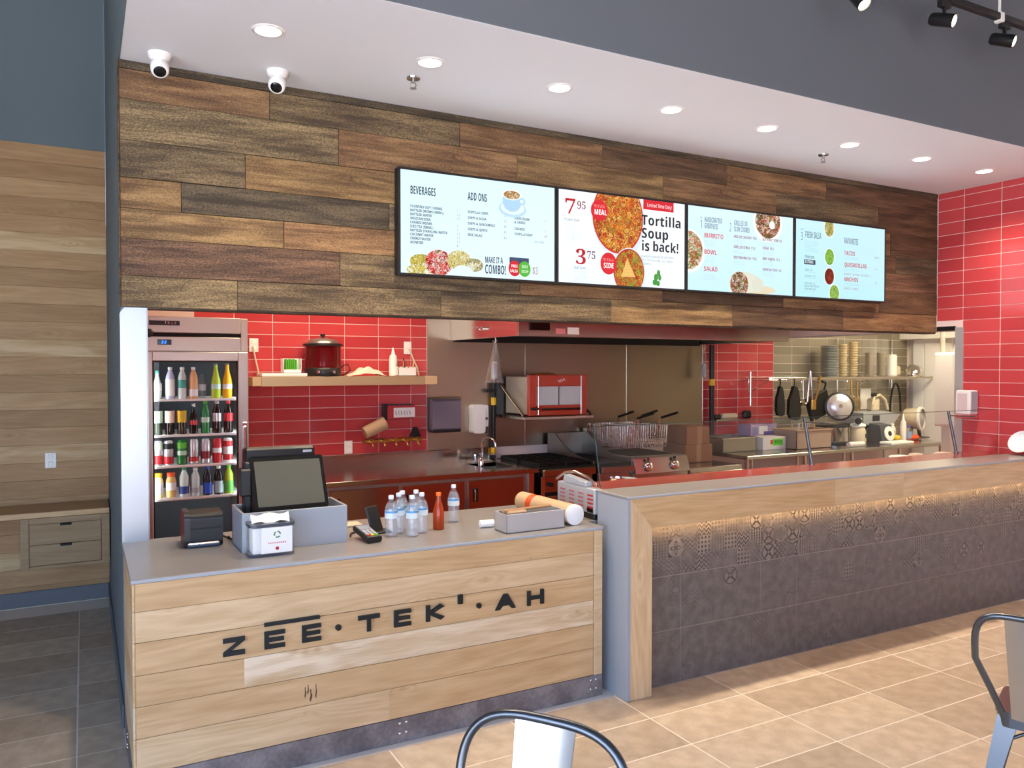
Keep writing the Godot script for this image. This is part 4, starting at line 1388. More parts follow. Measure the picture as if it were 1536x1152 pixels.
# ---------------------------------------------------------------- drinks fridge
func fridge() -> void:
	var f := thing("drinks_fridge", "stainless upright fridge with a glass door full of drinks", "fridge", Vector3(0.71, 0, -6.3))
	var body := MB.new()
	body.box(Vector3(0.375, 0.08, -6.66), Vector3(0.40, 1.84, -5.985))
	body.box(Vector3(1.02, 0.08, -6.66), Vector3(1.045, 1.84, -5.985))
	body.box(Vector3(0.375, 0.08, -6.66), Vector3(1.045, 0.14, -5.985))
	body.box(Vector3(0.375, 1.80, -6.66), Vector3(1.045, 1.86, -5.985))
	wput(f, "cabinet", body, M.fridge_steel)
	wput(f, "back_panel", B(Vector3(0.40, 0.14, -6.66), Vector3(1.02, 1.8, -6.63)), mat(hex("4a545c"), 0.5))
	wput(f, "liner", B(Vector3(0.40, 0.14, -6.63), Vector3(1.02, 0.155, -5.99)), M.grey_plastic)
	wput(f, "top_housing", B(Vector3(0.375, 1.98, -6.66), Vector3(0.995, 2.092, -5.952), 0.004), M.fridge_steel)
	wput(f, "top_housing", B(Vector3(0.375, 1.852, -6.66), Vector3(0.995, 1.952, -5.95), 0.004), M.fridge_steel)
	wput(f, "top_slot", B(Vector3(0.385, 1.95, -6.66), Vector3(0.99, 1.982, -5.985)), M.rubber)
	wput(f, "side_post", B(Vector3(0.997, 1.852, -6.66), Vector3(1.045, 2.09, -5.958), 0.003), M.fridge_steel)
	var bd := wput(f, "badge", B(Vector3(0.395, 2.03, -5.953), Vector3(0.59, 2.062, -5.947), 0.001), M.black)
	var tx := TextMesh.new()
	var bold := SystemFont.new()
	bold.font_names = PackedStringArray(["Droid Sans"])
	bold.font_weight = 700
	tx.font = bold
	tx.text = "T R U E"
	tx.font_size = 32
	tx.pixel_size = 0.00075
	tx.depth = 0.001
	var tn := put(bd, "badge_lettering", tx, M.steel_bright)
	tn.position = Vector3(0.53, 2.046, -5.9465)
	var dp := wput(f, "thermometer_display", B(Vector3(0.446, 1.895, -5.952), Vector3(0.535, 1.932, -5.946), 0.001), M.black_gloss)
	var dg := MB.new()
	for q in [[0.474, 0.0], [0.492, 0.0]]:
		for s in [[0, 0.018, 0.009, 0.021], [0, 0.009, 0.009, 0.012], [0, 0.0, 0.009, 0.003], [0.0075, 0.01, 0.0105, 0.02], [-0.0015, 0.001, 0.0015, 0.01]]:
			dg.box(Vector3(q[0] + s[0], 1.903 + s[1], -5.947), Vector3(q[0] + s[2], 1.903 + s[3], -5.9455))
	put(dp, "display_digits", dg, glow(Color(0.1, 0.45, 1.0), 3.0))
	var kn := MB.new()
	kn.lathe([[0.03, 0], [0.03, 0.012], [0.022, 0.02], [0, 0.021]], 20, MB.along(Vector3(0.392, 1.975, -5.955), Vector3(0.392, 1.975, -5.9)))
	wput(f, "lock_knob", kn, M.black)
	var dr := Node3D.new()
	dr.name = "door"
	f.add_child(dr)
	var fr := MB.new()
	for r in [[0.378, 0.1, 0.412, 1.848], [0.975, 0.1, 1.045, 1.848], [0.412, 0.1, 0.975, 0.45], [0.412, 1.785, 0.975, 1.848]]:
		fr.box(Vector3(r[0], r[1], -5.985), Vector3(r[2], r[3], -5.945), 0.004)
	wput(dr, "door_frame", fr, M.fridge_steel)
	var gk := MB.new()
	for r in [[0.412, 0.45, 0.422, 1.785], [0.965, 0.45, 0.975, 1.785], [0.422, 0.45, 0.965, 0.46], [0.422, 1.775, 0.965, 1.785]]:
		gk.box(Vector3(r[0], r[1], -5.98), Vector3(r[2], r[3], -5.952))
	wput(dr, "gasket", gk, M.rubber)
	wput(dr, "glass_pane", B(Vector3(0.415, 0.455, -5.968), Vector3(0.972, 1.78, -5.964)), M.fridge_pane)
	var hd := MB.new()
	hd.box(Vector3(1.008, 1.05, -5.948), Vector3(1.026, 1.32, -5.905), 0.006)
	hd.box(Vector3(1.0, 1.3, -5.948), Vector3(1.034, 1.345, -5.93), 0.004)
	wput(dr, "handle", hd, M.steel_bright)
	for y in [1.516, 1.265, 1.049, 0.82]:
		var sh := MB.new()
		sh.box(Vector3(0.402, y - 0.014, -6.015), Vector3(1.018, y, -6.005), 0.002)
		for k in 15:
			var z := -6.58 + k * 0.04
			sh.box(Vector3(0.402, y - 0.004, z), Vector3(1.018, y, z + 0.004))
		for k in 4:
			sh.box(Vector3(0.45 + k * 0.17, y - 0.008, -6.6), Vector3(0.455 + k * 0.17, y - 0.003, -6.01))
		wput(f, "shelf", sh, M.white_gloss)
	wput(f, "floor_grille", B(Vector3(0.39, 0.0, -6.62), Vector3(1.03, 0.1, -6.0), 0.004), M.dark_grey)
	for x in [0.407, 1.013]:
		var lm := MB.new()
		lm.box(Vector3(x - 0.006, 0.5, -6.012), Vector3(x + 0.006, 1.76, -5.998), 0.002)
		wput(f, "interior_lamp", lm, glow(Color(0.93, 0.98, 1.0), 3.0))
		area("fridge_light", Vector3(x + (0.008 if x < 0.7 else -0.008), 1.13, -6.005), Vector3(0.75 if x < 0.7 else -0.75, 0, -0.65), Vector2(0.012, 1.26), 0.15, Color(0.92, 0.98, 1.0))


func drink(called: String, label: String, cat: String, at: Vector3, h: float, r: float, kind: String, liquid: Material, lab: Material, cap: Material, band := [0.3, 0.55]) -> Node3D:
	var d := thing(called, label, cat, at)
	var b := MB.new()
	var neck := r * 0.4
	match kind:
		"can":
			b.lathe([[0, 0], [r * 0.8, 0], [r, h * 0.05], [r, h * 0.9], [r * 0.82, h * 0.97], [r * 0.82, h], [r * 0.76, h], [r * 0.74, h * 0.98], [0, h * 0.98]], 18)
			put(d, "can_body", b, liquid)
		"jar":
			b.lathe([[0, 0], [r * 0.95, 0], [r, h * 0.04], [r, h * 0.66], [r * 0.86, h * 0.76], [r * 0.74, h * 0.8], [r * 0.74, h * 0.84], [0, h * 0.84]], 18)
			put(d, "bottle_body", b, liquid)
		"slim":
			b.lathe([[0, 0], [r * 0.9, 0], [r, h * 0.03], [r, h * 0.42], [r * 0.93, h * 0.52], [r * 0.62, h * 0.68], [neck, h * 0.82], [neck, h * 0.95], [0, h * 0.95]], 18)
			put(d, "bottle_body", b, liquid)
		_:
			b.lathe([[0, 0], [r * 0.88, 0], [r, h * 0.04], [r * 0.97, h * 0.16], [r, h * 0.28], [r * 0.96, h * 0.34], [r * 0.98, h * 0.6], [r * 0.9, h * 0.7], [r * 0.6, h * 0.82], [neck, h * 0.88], [neck, h * 0.95], [0, h * 0.95]], 18)
			put(d, "bottle_body", b, liquid)
	if lab:
		var q := MB.new()
		q.lathe([[r * 1.012, h * band[0]], [r * 1.012, h * band[1]]], 18)
		put(d, "drink_label", q, lab)
	if cap:
		var c := MB.new()
		if kind == "jar":
			c.lathe([[r * 0.8, h * 0.84], [r * 0.8, h * 0.99], [r * 0.74, h], [0, h]], 18)
		elif kind == "can":
			c.lathe([[r * 1.008, h * 0.66], [r * 1.008, h * 0.9]], 18)
		else:
			c.lathe([[neck * 1.18, h * 0.91], [neck * 1.18, h * 0.99], [neck, h], [0, h]], 14)
		put(d, "can_band" if kind == "can" else "cap", c, cap)
	return d


func fridge_drinks() -> void:
	var cola := mat(hex("1c0d0a"), 0.12)
	var lime := mat(hex("b4d23c"), 0.15)
	var fizz := mat(hex("efb01c"), 0.15)
	var pale := mat(hex("cfe0da"), 0.2)
	var peach := mat(hex("e9b27a"), 0.3)
	var plum := mat(hex("c2bfd8"), 0.3)
	var grn := mat(hex("1d7c3c"), 0.2)
	var red := mat(hex("c3262d"), 0.3)
	var silver := mat(hex("d2d4d6"), 0.3, 0.5)
	var navy := mat(hex("2a4a9a"), 0.35)
	var straw := mat(hex("efe3a8"), 0.35)
	var mint := mat(hex("bfe3c6"), 0.35)
	var z := -6.075
	var X := func(i: int) -> float:
		return 0.452 + 0.0787 * i
	# top shelf
	var y := 1.517
	drink("drink_bottle", "small pale bottle with a teal cap in the top shelf corner", "bottle", Vector3(X.call(0), y, z), 0.2, 0.029, "slim", pale, M.white, M.teal)
	drink("drink_bottle", "white labelled plum tinted bottle on the top fridge shelf", "bottle", Vector3(X.call(1) + 0.005, y, z), 0.225, 0.031, "pet", plum, M.white, M.white, [0.1, 0.62])
	drink("drink_bottle", "clear bottle with a teal label on the top fridge shelf", "bottle", Vector3(X.call(2) + 0.005, y, z), 0.225, 0.031, "pet", pale, M.teal, M.white, [0.34, 0.6])
	drink("drink_bottle", "peach coloured bottle with a white cap on the top fridge shelf", "bottle", Vector3(X.call(3), y, z), 0.225, 0.031, "pet", peach, M.white, M.white, [0.08, 0.3])
	drink("drink_bottle", "frosted colourless bottle set back between peach and lime bottles", "bottle", Vector3(X.call(4) - 0.01, y, z - 0.1), 0.18, 0.031, "pet", M.clear, M.paper, null)
	drink("drink_bottle", "tall lime green soda bottle on the top fridge shelf", "bottle", Vector3(X.call(5) - 0.005, y, z), 0.255, 0.034, "slim", lime, mint, M.clear, [0.26, 0.4])
	drink("drink_bottle", "tall orange soda bottle at the end of the top fridge shelf", "bottle", Vector3(X.call(6) - 0.005, y, z), 0.255, 0.034, "slim", fizz, M.white, M.clear, [0.26, 0.4])
	# second shelf
	y = 1.266
	drink("drink_can", "dark tea bottle with a pale lime band, second shelf corner", "drink", Vector3(X.call(0), y, z), 0.185, 0.032, "pet", mat(hex("2c3a24"), 0.2), mint, null, [0.45, 0.9])
	drink("drink_can", "dark tea bottle with a cream and orange band, second shelf", "drink", Vector3(X.call(1), y, z), 0.185, 0.032, "pet", cola, mat(hex("efe0cc"), 0.4), null, [0.45, 0.9])
	drink("drink_can", "dark tea bottle with a yellow band, second shelf", "drink", Vector3(X.call(2), y, z), 0.185, 0.032, "pet", mat(hex("33230f"), 0.2), M.yellow, null, [0.45, 0.9])
	drink("drink_bottle", "slender cola glass bottle with a red band, second shelf", "bottle", Vector3(X.call(3), y, z), 0.215, 0.029, "slim", cola, red, M.steel_bright, [0.3, 0.44])
	drink("drink_bottle", "green soda bottle with a green cap, second shelf", "bottle", Vector3(X.call(4), y, z), 0.232, 0.031, "pet", grn, mint, M.green, [0.34, 0.5])
	drink("drink_bottle", "cola bottle with a silver label and grey cap, second shelf", "bottle", Vector3(X.call(5), y, z), 0.231, 0.033, "pet", cola, silver, M.grey_plastic, [0.36, 0.62])
	drink("drink_bottle", "cola bottle with a red label and red cap, second shelf end", "bottle", Vector3(X.call(6), y, z), 0.231, 0.033, "pet", cola, red, mat(hex("d8343a"), 0.4), [0.36, 0.62])
	# third shelf
	y = 1.05
	drink("drink_can", "red and white can with a pale green top, third shelf corner", "can", Vector3(X.call(0), y, z), 0.172, 0.033, "can", silver, red, mint, [0.06, 0.42])
	drink("drink_can", "white and red can with a black top, third shelf", "can", Vector3(X.call(1) - 0.01, y, z), 0.172, 0.033, "can", silver, red, M.black, [0.06, 0.36])
	drink("drink_can", "green can with a pale band, third shelf", "can", Vector3(X.call(2), y, z), 0.175, 0.033, "can", grn, mint, M.green, [0.38, 0.56])
	drink("drink_can", "silver can with a narrow red stripe, third shelf, beside the green can", "can", Vector3(X.call(3), y, z), 0.175, 0.033, "can", silver, red, null, [0.1, 0.3])
	drink("drink_can", "silver can with a broad maroon stripe, third shelf middle", "can", Vector3(X.call(4), y, z), 0.175, 0.033, "can", silver, mat(hex("8c1e28"), 0.3), null, [0.2, 0.5])
	drink("drink_can", "red can with a white band, third shelf, next to last", "can", Vector3(X.call(5), y, z), 0.175, 0.034, "can", red, M.white, null, [0.42, 0.62])
	drink("drink_can", "white can speckled with red, last on the third shelf", "can", Vector3(X.call(6) - 0.005, y, z), 0.175, 0.034, "can", M.white, red, red, [0.1, 0.34])
	# bottom shelf
	y = 0.821
	drink("drink_bottle", "short cream bottle with a yellow lid, bottom shelf corner", "bottle", Vector3(X.call(0), y, z), 0.175, 0.034, "jar", straw, mat(hex("dfe8ee"), 0.4), M.yellow, [0.2, 0.6])
	drink("drink_bottle", "short cream bottle with an orange lid, bottom shelf", "bottle", Vector3(X.call(1) + 0.005, y, z), 0.175, 0.034, "jar", mat(hex("e6c07a"), 0.35), M.white, M.orange, [0.3, 0.6])
	drink("drink_bottle", "clear water bottle with a navy label and green cap, bottom shelf", "bottle", Vector3(X.call(2) + 0.012, y, z), 0.207, 0.034, "pet", pale, navy, mat(hex("1f9a58"), 0.4), [0.1, 0.36])
	drink("drink_bottle", "clear water bottle with a white cap and no label, bottom shelf", "bottle", Vector3(X.call(3) + 0.008, y, z), 0.2, 0.034, "pet", mat(hex("c4d4d2"), 0.15), M.grey_plastic, M.white, [0.12, 0.3])
	drink("drink_bottle", "dark bottle with a blue label and deep blue cap, bottom shelf", "bottle", Vector3(X.call(4) + 0.012, y, z), 0.207, 0.032, "pet", mat(hex("17202c"), 0.15), M.blue, mat(hex("1f35b4"), 0.4), [0.06, 0.44])
	drink("drink_bottle", "dark bottle with a pale blue label and white cap, bottom shelf", "bottle", Vector3(X.call(5) + 0.008, y, z), 0.204, 0.032, "pet", mat(hex("1c1f1c"), 0.15), mat(hex("a9c6c8"), 0.4), M.white, [0.06, 0.48])
	drink("drink_bottle", "bright green bottle with a green cap, last on the bottom shelf", "bottle", Vector3(X.call(6), y, z), 0.207, 0.033, "pet", mat(hex("a8c23c"), 0.2), mat(hex("5fb84a"), 0.4), M.green, [0.08, 0.46])


# ---------------------------------------------------------------- shelf on the red tiles
func shelf_and_stuff() -> void:
	var s := thing("wall_shelf", "long steel fronted wooden shelf on the red tiles", "shelf", Vector3(1.89, 1.59, -6.54))
	wput(s, "shelf_board", B(Vector3(1.157, 1.592, -6.69), Vector3(2.72, 1.664, -6.412), 0.003), M.beige)
	wput(s, "steel_front", B(Vector3(1.225, 1.59, -6.413), Vector3(2.60, 1.666, -6.406), 0.002), M.shelf_steel)
	outlet(Vector3(1.22, 1.92, ZB + 0.012), "steel grey socket plate above the end of the shelf nearest the fridge")
	outlet(Vector3(2.55, 1.913, ZB + 0.012), "socket plate above the squeeze bottle end of the shelf")
	outlet(Vector3(2.004, 1.05, ZB + 0.012), "white socket plate low on the red tiles above the steel worktop")
	for q in [["beige plug lead dropping from the socket nearest the fridge", [1.212, 1.91, 1.225, 1.82, 1.245, 1.73, 1.255, 1.668]], ["beige plug lead dropping from the socket beside the steel sheet", [2.56, 1.905, 2.59, 1.82, 2.63, 1.74, 2.645, 1.668]]]:
		var c := MB.new()
		var pts := []
		for i in range(0, 8, 2):
			pts.append(Vector3(q[1][i] - q[1][0], q[1][i + 1] - q[1][1], 0.002 * i))
		c.tube(pts, 0.011, 8, false, 0.6)
		var o := put(self, "power_lead", c, M.cream)
		o.position = Vector3(q[1][0], q[1][1], -6.672)
		tag(o, q[0], "cable")
	var bd := put(self, "cutting_board", B(Vector3(-0.18, 0, -0.11), Vector3(0.18, 0.026, 0.11), 0.006), M.white_gloss)
	bd.position = Vector3(1.41, 1.666, -6.53)
	tag(bd, "white cutting board lying flat on the wooden shelf", "board")
	var pk := thing("sachet_box", "clear box of green sachets on the shelf beside the soup kettle", "box", Vector3(1.476, 1.692, -6.5))
	var bx := MB.new()
	bx.box(Vector3(-0.073, 0, -0.05), Vector3(0.073, 0.004, 0.05))
	bx.box(Vector3(-0.073, 0, -0.05), Vector3(-0.069, 0.12, 0.05))
	bx.box(Vector3(0.069, 0, -0.05), Vector3(0.073, 0.12, 0.05))
	bx.box(Vector3(-0.073, 0, -0.05), Vector3(0.073, 0.12, -0.046))
	bx.box(Vector3(-0.073, 0, 0.046), Vector3(0.073, 0.03, 0.05))
	put(pk, "box", bx, M.white_gloss)
	for i in 6:
		put(pk, "sachet", B(Vector3(-0.05 + i * 0.015, 0.005, -0.03), Vector3(-0.038 + i * 0.015, 0.115 - 0.006 * (i % 2), 0.045), 0.003), M.green)
	var k := thing("soup_kettle", "burgundy soup kettle with a black base and steel lid on the shelf", "kettle", Vector3(1.748, 1.666, -6.545))
	var b := MB.new()
	b.lathe([[0, 0], [0.142, 0], [0.15, 0.012], [0.148, 0.062], [0.142, 0.07]], 32)
	put(k, "heater_base", b, M.black)
	for a in [-0.5, 0.35]:
		var kn := MB.new()
		var d := Vector3(sin(a), 0, cos(a))
		kn.lathe([[0.016, 0], [0.014, 0.016], [0, 0.017]], 14, MB.along(d * 0.147 + Vector3(0, 0.036, 0), d * 0.2 + Vector3(0, 0.036, 0)))
		put(k, "dial", kn, M.steel_bright)
	b = MB.new()
	b.lathe([[0.142, 0.07], [0.146, 0.09], [0.146, 0.24], [0.152, 0.25]], 32)
	put(k, "kettle_body", b, mat(hex("6a1018"), 0.16, 0.3))
	b = MB.new()
	b.lathe([[0.152, 0.25], [0.163, 0.252], [0.163, 0.265], [0.15, 0.272]], 32)
	put(k, "rim", b, M.black)
	b = MB.new()
	b.lathe([[0.13, 0.27], [0.125, 0.29], [0.09, 0.308], [0.03, 0.318], [0, 0.319]], 32)
	put(k, "lid", b, M.steel_dull)
	b = MB.new()
	b.lathe([[0.014, 0.318], [0.012, 0.33], [0.022, 0.336], [0.02, 0.35], [0, 0.352]], 16)
	put(k, "lid_knob", b, M.black)
	b = MB.new()
	b.tube([Vector3(0.14, 0.03, -0.06), Vector3(0.19, 0.09, -0.07), Vector3(0.23, 0.10, -0.06), Vector3(0.25, 0.05, -0.05), Vector3(0.2, 0.01, -0.09), Vector3(0.17, 0.007, -0.11)], 0.005, 6)
	put(k, "power_lead", b, M.rubber)
	# folded cloth
	var cl := MB.new()
	var rows := []
	for i in 11:
		var row := []
		for j in 15:
			var x := -0.165 + 0.33 * j / 14.0
			var z := -0.08 + 0.16 * i / 10.0
			var e := clampf(1.0 - pow(absf(x) / 0.17, 6.0), 0.0, 1.0) * clampf(1.0 - pow(absf(z) / 0.085, 6.0), 0.0, 1.0)
			row.append(Vector3(x, e * (0.045 + 0.03 * sin(x * 17.0 + 1.6) + 0.008 * sin(x * 60.0 + z * 40.0)), z))
		rows.append(row)
	rows.reverse()
	cl.sheet(rows)
	var co := put(self, "folded_cloth", cl, M.cloth)
	co.position = Vector3(2.10, 1.6665, -6.48)
	tag(co, "crumpled cream cloth on the shelf beside the soup kettle", "cloth")
	squeeze(Vector3(2.362, 1.666, -6.55), 0.245, 0.036, M.white, "white squeeze bottle standing at the end of the wall shelf")
	var cd := thing("utensil_caddy", "white caddy at the end of the wall shelf holding markers", "caddy", Vector3(2.455, 1.666, -6.5))
	bx = MB.new()
	bx.box(Vector3(-0.085, 0, -0.05), Vector3(0.085, 0.004, 0.05))
	bx.box(Vector3(-0.085, 0, -0.05), Vector3(-0.081, 0.08, 0.05))
	bx.box(Vector3(0.081, 0, -0.05), Vector3(0.085, 0.08, 0.05))
	bx.box(Vector3(-0.085, 0, -0.05), Vector3(0.085, 0.08, -0.046))
	bx.box(Vector3(-0.085, 0, 0.046), Vector3(0.085, 0.07, 0.05))
	put(cd, "box", bx, M.white)
	var pens := [["brown marker leaning in the white caddy", "6a3a20"], ["tan marker upright in the white caddy", "c9a06a"], ["dark marker in the middle of the white caddy", "2a2422"], ["orange capped marker in the white caddy", "c06024"], ["pale wooden stick in the white caddy", "e0caa0"]]
	for i in 5:
		var p := MB.new()
		p.cyl(Vector3(0, 0, 0), Vector3(0.02 * sin(i * 2.0), 0.125 + 0.012 * (i % 3), -0.01), 0.006, 0.005, 8)
		var po := put(self, "marker_pen", p, mat(hex(pens[i][1]), 0.5))
		po.position = Vector3(2.395 + i * 0.03, 1.672, -6.49)
		tag(po, pens[i][0], "pen", "markers in the white caddy")
	# on the wall below
	var lb := thing("sauce_packet_rack", "small wall rack with a white printed card on the red tiles", "rack", Vector3(2.444, 1.28, -6.63))
	put(lb, "rack_back", B(Vector3(-0.143, 0.0, -0.06), Vector3(0.143, 0.135, -0.05), 0.002), M.dark_grey)
	put(lb, "rack_side", B(Vector3(-0.143, 0.0, -0.05), Vector3(-0.12, 0.14, 0.03), 0.003), M.black)
	put(lb, "rack_front", B(Vector3(-0.115, 0.01, 0.02), Vector3(0.14, 0.125, 0.03), 0.002), mat(hex("b8323a"), 0.4))
	var cdm := put(lb, "printed_card", B(Vector3(-0.06, 0.02, 0.03), Vector3(0.138, 0.105, 0.033), 0.001), M.paper)
	var sc := MB.new()
	for i in 6:
		var q := []
		for j in 4:
			q.append(Vector3(-0.04 + i * 0.026 + 0.004 * sin(j * 2.0), 0.04 + 0.013 * j, 0.0336))
		sc.tube(q, 0.0025, 5)
	put(cdm, "print", sc, M.dark_grey)
	var rl := MB.new()
	rl.lathe([[0, 0], [0.052, 0], [0.06, 0.2], [0.056, 0.2], [0.05, 0.02], [0, 0.02]], 22, MB.along(Vector3.ZERO, Vector3(0.19, 0.085, 0)))
	var ro := put(self, "paper_roll", rl, M.kraft)
	ro.position = Vector3(2.12, 1.175, -6.6)
	tag(ro, "brown paper roll tilted above the brass hook rack", "roll")
	var hr := thing("hook_rack", "wall rail with a row of brass hooks under the printed card", "rack", Vector3(2.4, 1.06, -6.64))
	put(hr, "rail", B(Vector3(-0.27, 0.02, -0.05), Vector3(0.27, 0.05, 0.0), 0.004), M.brass)
	for i in 5:
		var h := MB.new()
		h.cyl(Vector3(-0.21 + i * 0.105, 0.035, 0.0), Vector3(-0.21 + i * 0.105, 0.035, 0.05), 0.014, 0.016, 12)
		h.box(Vector3(-0.235 + i * 0.105, 0.05, -0.03), Vector3(-0.185 + i * 0.105, 0.062, 0.03), 0.004)
		h.tube([Vector3(-0.21 + i * 0.105, 0.03, 0.045), Vector3(-0.21 + i * 0.105, 0.0, 0.055), Vector3(-0.21 + i * 0.105, -0.008, 0.075), Vector3(-0.21 + i * 0.105, 0.01, 0.085)], 0.006, 6)
		put(hr, "hook", h, M.brass)
	var sc2 := MB.new()
	sc2.prism(PackedVector2Array([Vector2(-0.05, 0.0), Vector2(0.05, 0.0), Vector2(0.015, 0.085), Vector2(-0.01, 0.085)]), -0.02, 0.02)
	var so := put(self, "bench_scraper", sc2, M.iron)
	so.position = Vector3(2.59, 1.124, -6.62)
	tag(so, "dark scraper standing on the end of the brass hook rail", "scraper")


func squeeze(at: Vector3, h: float, r: float, m: Material, label: String) -> Node3D:
	var o := thing("squeeze_bottle", label, "bottle", at)
	var b := MB.new()
	b.lathe([[0, 0], [r * 0.95, 0], [r, h * 0.03], [r, h * 0.58], [r * 0.86, h * 0.65]], 20)
	put(o, "bottle_body", b, m)
	b = MB.new()
	b.lathe([[r * 0.9, h * 0.65], [r * 0.88, h * 0.7], [r * 0.42, h * 0.78], [r * 0.16, h], [0, h]], 20)
	put(o, "nozzle_cap", b, m)
	return o


# ---------------------------------------------------------------- sink side of the line
func steel_side() -> void:
	var c := thing("steel_worktop", "stainless worktop with sliding cabinet doors and a hand sink", "worktop", Vector3(2.2, 0, -6.27))
	var top := MB.new()
	for r in [[1.06, -6.69, 3.0, -5.842], [3.0, -5.99, 3.3, -5.842], [3.0, -6.69, 3.3, -6.42], [3.3, -6.69, 3.42, -5.842]]:
		top.box(Vector3(r[0], 0.84, r[1]), Vector3(r[2], 0.878, r[3]), 0.002)
	wput(c, "worktop", top, M.steel)
	wput(c, "upstand", B(Vector3(1.06, 0.87, -6.695), Vector3(3.42, 0.985, -6.675), 0.003), M.steel)
	var sk := MB.new()
	sk.box(Vector3(3.0, 0.68, -6.42), Vector3(3.3, 0.69, -5.99))
	sk.box(Vector3(2.995, 0.68, -6.42), Vector3(3.0, 0.876, -5.99))
	sk.box(Vector3(3.3, 0.68, -6.42), Vector3(3.305, 0.876, -5.99))
	sk.box(Vector3(3.0, 0.68, -6.425), Vector3(3.3, 0.876, -6.42))
	sk.box(Vector3(3.0, 0.68, -5.99), Vector3(3.3, 0.876, -5.985))
	wput(c, "sink_bowl", sk, M.steel_dull)
	wput(c, "cabinet_body", B(Vector3(1.06, 0.1, -6.66), Vector3(3.33, 0.67, -5.9)), M.steel_dull)
	wput(c, "cabinet_rail", B(Vector3(1.06, 0.67, -6.0), Vector3(3.33, 0.84, -5.885)), M.steel_dull)
	for q in [[1.07, 1.6], [1.61, 2.16], [2.19, 2.725], [2.765, 3.28]]:
		var dr := wput(c, "cabinet_door", B(Vector3(q[0], 0.11, -5.9), Vector3(q[1], 0.81, -5.868), 0.003), M.steel)
		var hn := MB.new()
		hn.box(Vector3(q[0] + 0.035, 0.635, -5.869), Vector3(q[0] + 0.085, 0.745, -5.865), 0.001)
		put(dr, "handle_recess", hn, M.black)
		var hb := MB.new()
		hb.tube([Vector3(q[0] + 0.05, 0.735, -5.866), Vector3(q[0] + 0.05, 0.73, -5.852), Vector3(q[0] + 0.05, 0.65, -5.852), Vector3(q[0] + 0.05, 0.645, -5.866)], 0.007, 8)
		put(dr, "handle", hb, M.chrome)
	for x in [1.08, 3.345]:
		var lg := MB.new()
		lg.box(Vector3(x - 0.02, 0.0, -5.9), Vector3(x + 0.035, 0.84, -5.86), 0.004)
		wput(c, "leg", lg, M.steel_bright)
	var f := thing("faucet", "chrome gooseneck tap at the hand sink", "tap", Vector3(3.2, 0.878, -6.5))
	var b := MB.new()
	b.box(Vector3(-0.09, 0, -0.025), Vector3(0.09, 0.018, 0.025), 0.006)
	put(f, "base_plate", b, M.chrome)
	b = MB.new()
	var pts := [Vector3(0, 0.015, 0), Vector3(0, 0.17, 0)]
	for i in 9:
		var a := PI * i / 8.0
		pts.append(Vector3(0.035 - cos(a) * 0.035, 0.17 + sin(a) * 0.05, 0.06 - cos(a) * 0.06))
	pts.append(Vector3(0.072, 0.14, 0.122))
	b.tube(pts, 0.011, 10)
	put(f, "spout", b, M.chrome)
	for s in [-0.07, 0.07]:
		b = MB.new()
		b.cyl(Vector3(s, 0.015, 0), Vector3(s, 0.055, 0), 0.014)
		b.tube([Vector3(s, 0.06, 0), Vector3(s * 1.2, 0.065, 0.03), Vector3(s * 1.5, 0.07, 0.06)], 0.008, 8)
		put(f, "tap_lever", b, M.chrome)
	var sd := thing("soap_pump", "small chrome soap pump on the worktop beside the tap", "soap pump", Vector3(3.04, 0.878, -6.2))
	b = MB.new()
	b.lathe([[0, 0], [0.026, 0], [0.026, 0.06], [0.018, 0.075], [0.008, 0.08], [0.008, 0.1], [0, 0.1]], 16)
	put(sd, "pump_body", b, M.chrome)
	b = MB.new()
	b.tube([Vector3(0, 0.1, 0), Vector3(0, 0.112, 0.005), Vector3(-0.035, 0.11, 0.02)], 0.006, 8)
	put(sd, "pump_spout", b, M.chrome)
	var pt := thing("paper_towel_dispenser", "smoky grey paper towel dispenser on the steel sheet", "dispenser", Vector3(2.885, 1.16, -6.62))
	var cv := MB.new()
	var prof := PackedVector2Array([Vector2(0.0, 0.02), Vector2(0.09, 0.0), Vector2(0.11, 0.03), Vector2(0.105, 0.27), Vector2(0.08, 0.295), Vector2(0.0, 0.295)])
	cv.T = Transform3D(Basis(Vector3(0, 0, 1), Vector3(0, 1, 0), Vector3(-1, 0, 0)), Vector3(0, 0, -0.07))
	cv.prism(prof, -0.14, 0.14)
	put(pt, "cover", cv, mat(hex("6e6676"), 0.18))
	put(pt, "back_plate", B(Vector3(-0.15, 0.0, -0.072), Vector3(0.15, 0.3, -0.05), 0.004), M.dark_grey)
	put(pt, "top_ledge", B(Vector3(-0.148, 0.293, -0.07), Vector3(0.145, 0.306, 0.035), 0.003), mat(hex("6a5a48"), 0.5))
	put(pt, "lower_jaw", B(Vector3(-0.142, -0.008, -0.06), Vector3(0.142, 0.022, 0.035), 0.006), M.black)
	put(pt, "lock", B(Vector3(-0.01, 0.303, -0.02), Vector3(0.01, 0.32, 0.0), 0.003), M.brass)
	var sp := thing("soap_dispenser", "white soap dispenser on the steel sheet above the sink", "dispenser", Vector3(3.232, 1.128, -6.63))
	b = MB.new()
	b.T = Transform3D(Basis.IDENTITY, Vector3(0, 0, -0.06))
	b.prism(rrect(-0.082, 0.0, 0.045, 0.268, 0.03), 0.0, 0.1)
	put(sp, "body", b, M.white_gloss)
	b = MB.new()
	b.T = Transform3D(Basis.IDENTITY, Vector3(0, 0, -0.06))
	b.prism(rrect(0.03, 0.055, 0.082, 0.262, 0.02), 0.0, 0.085)
	put(sp, "side_cover", b, M.white)
	put(sp, "push_bar", B(Vector3(0.035, 0.0, -0.06), Vector3(0.08, 0.06, 0.035), 0.008), M.dark_grey)
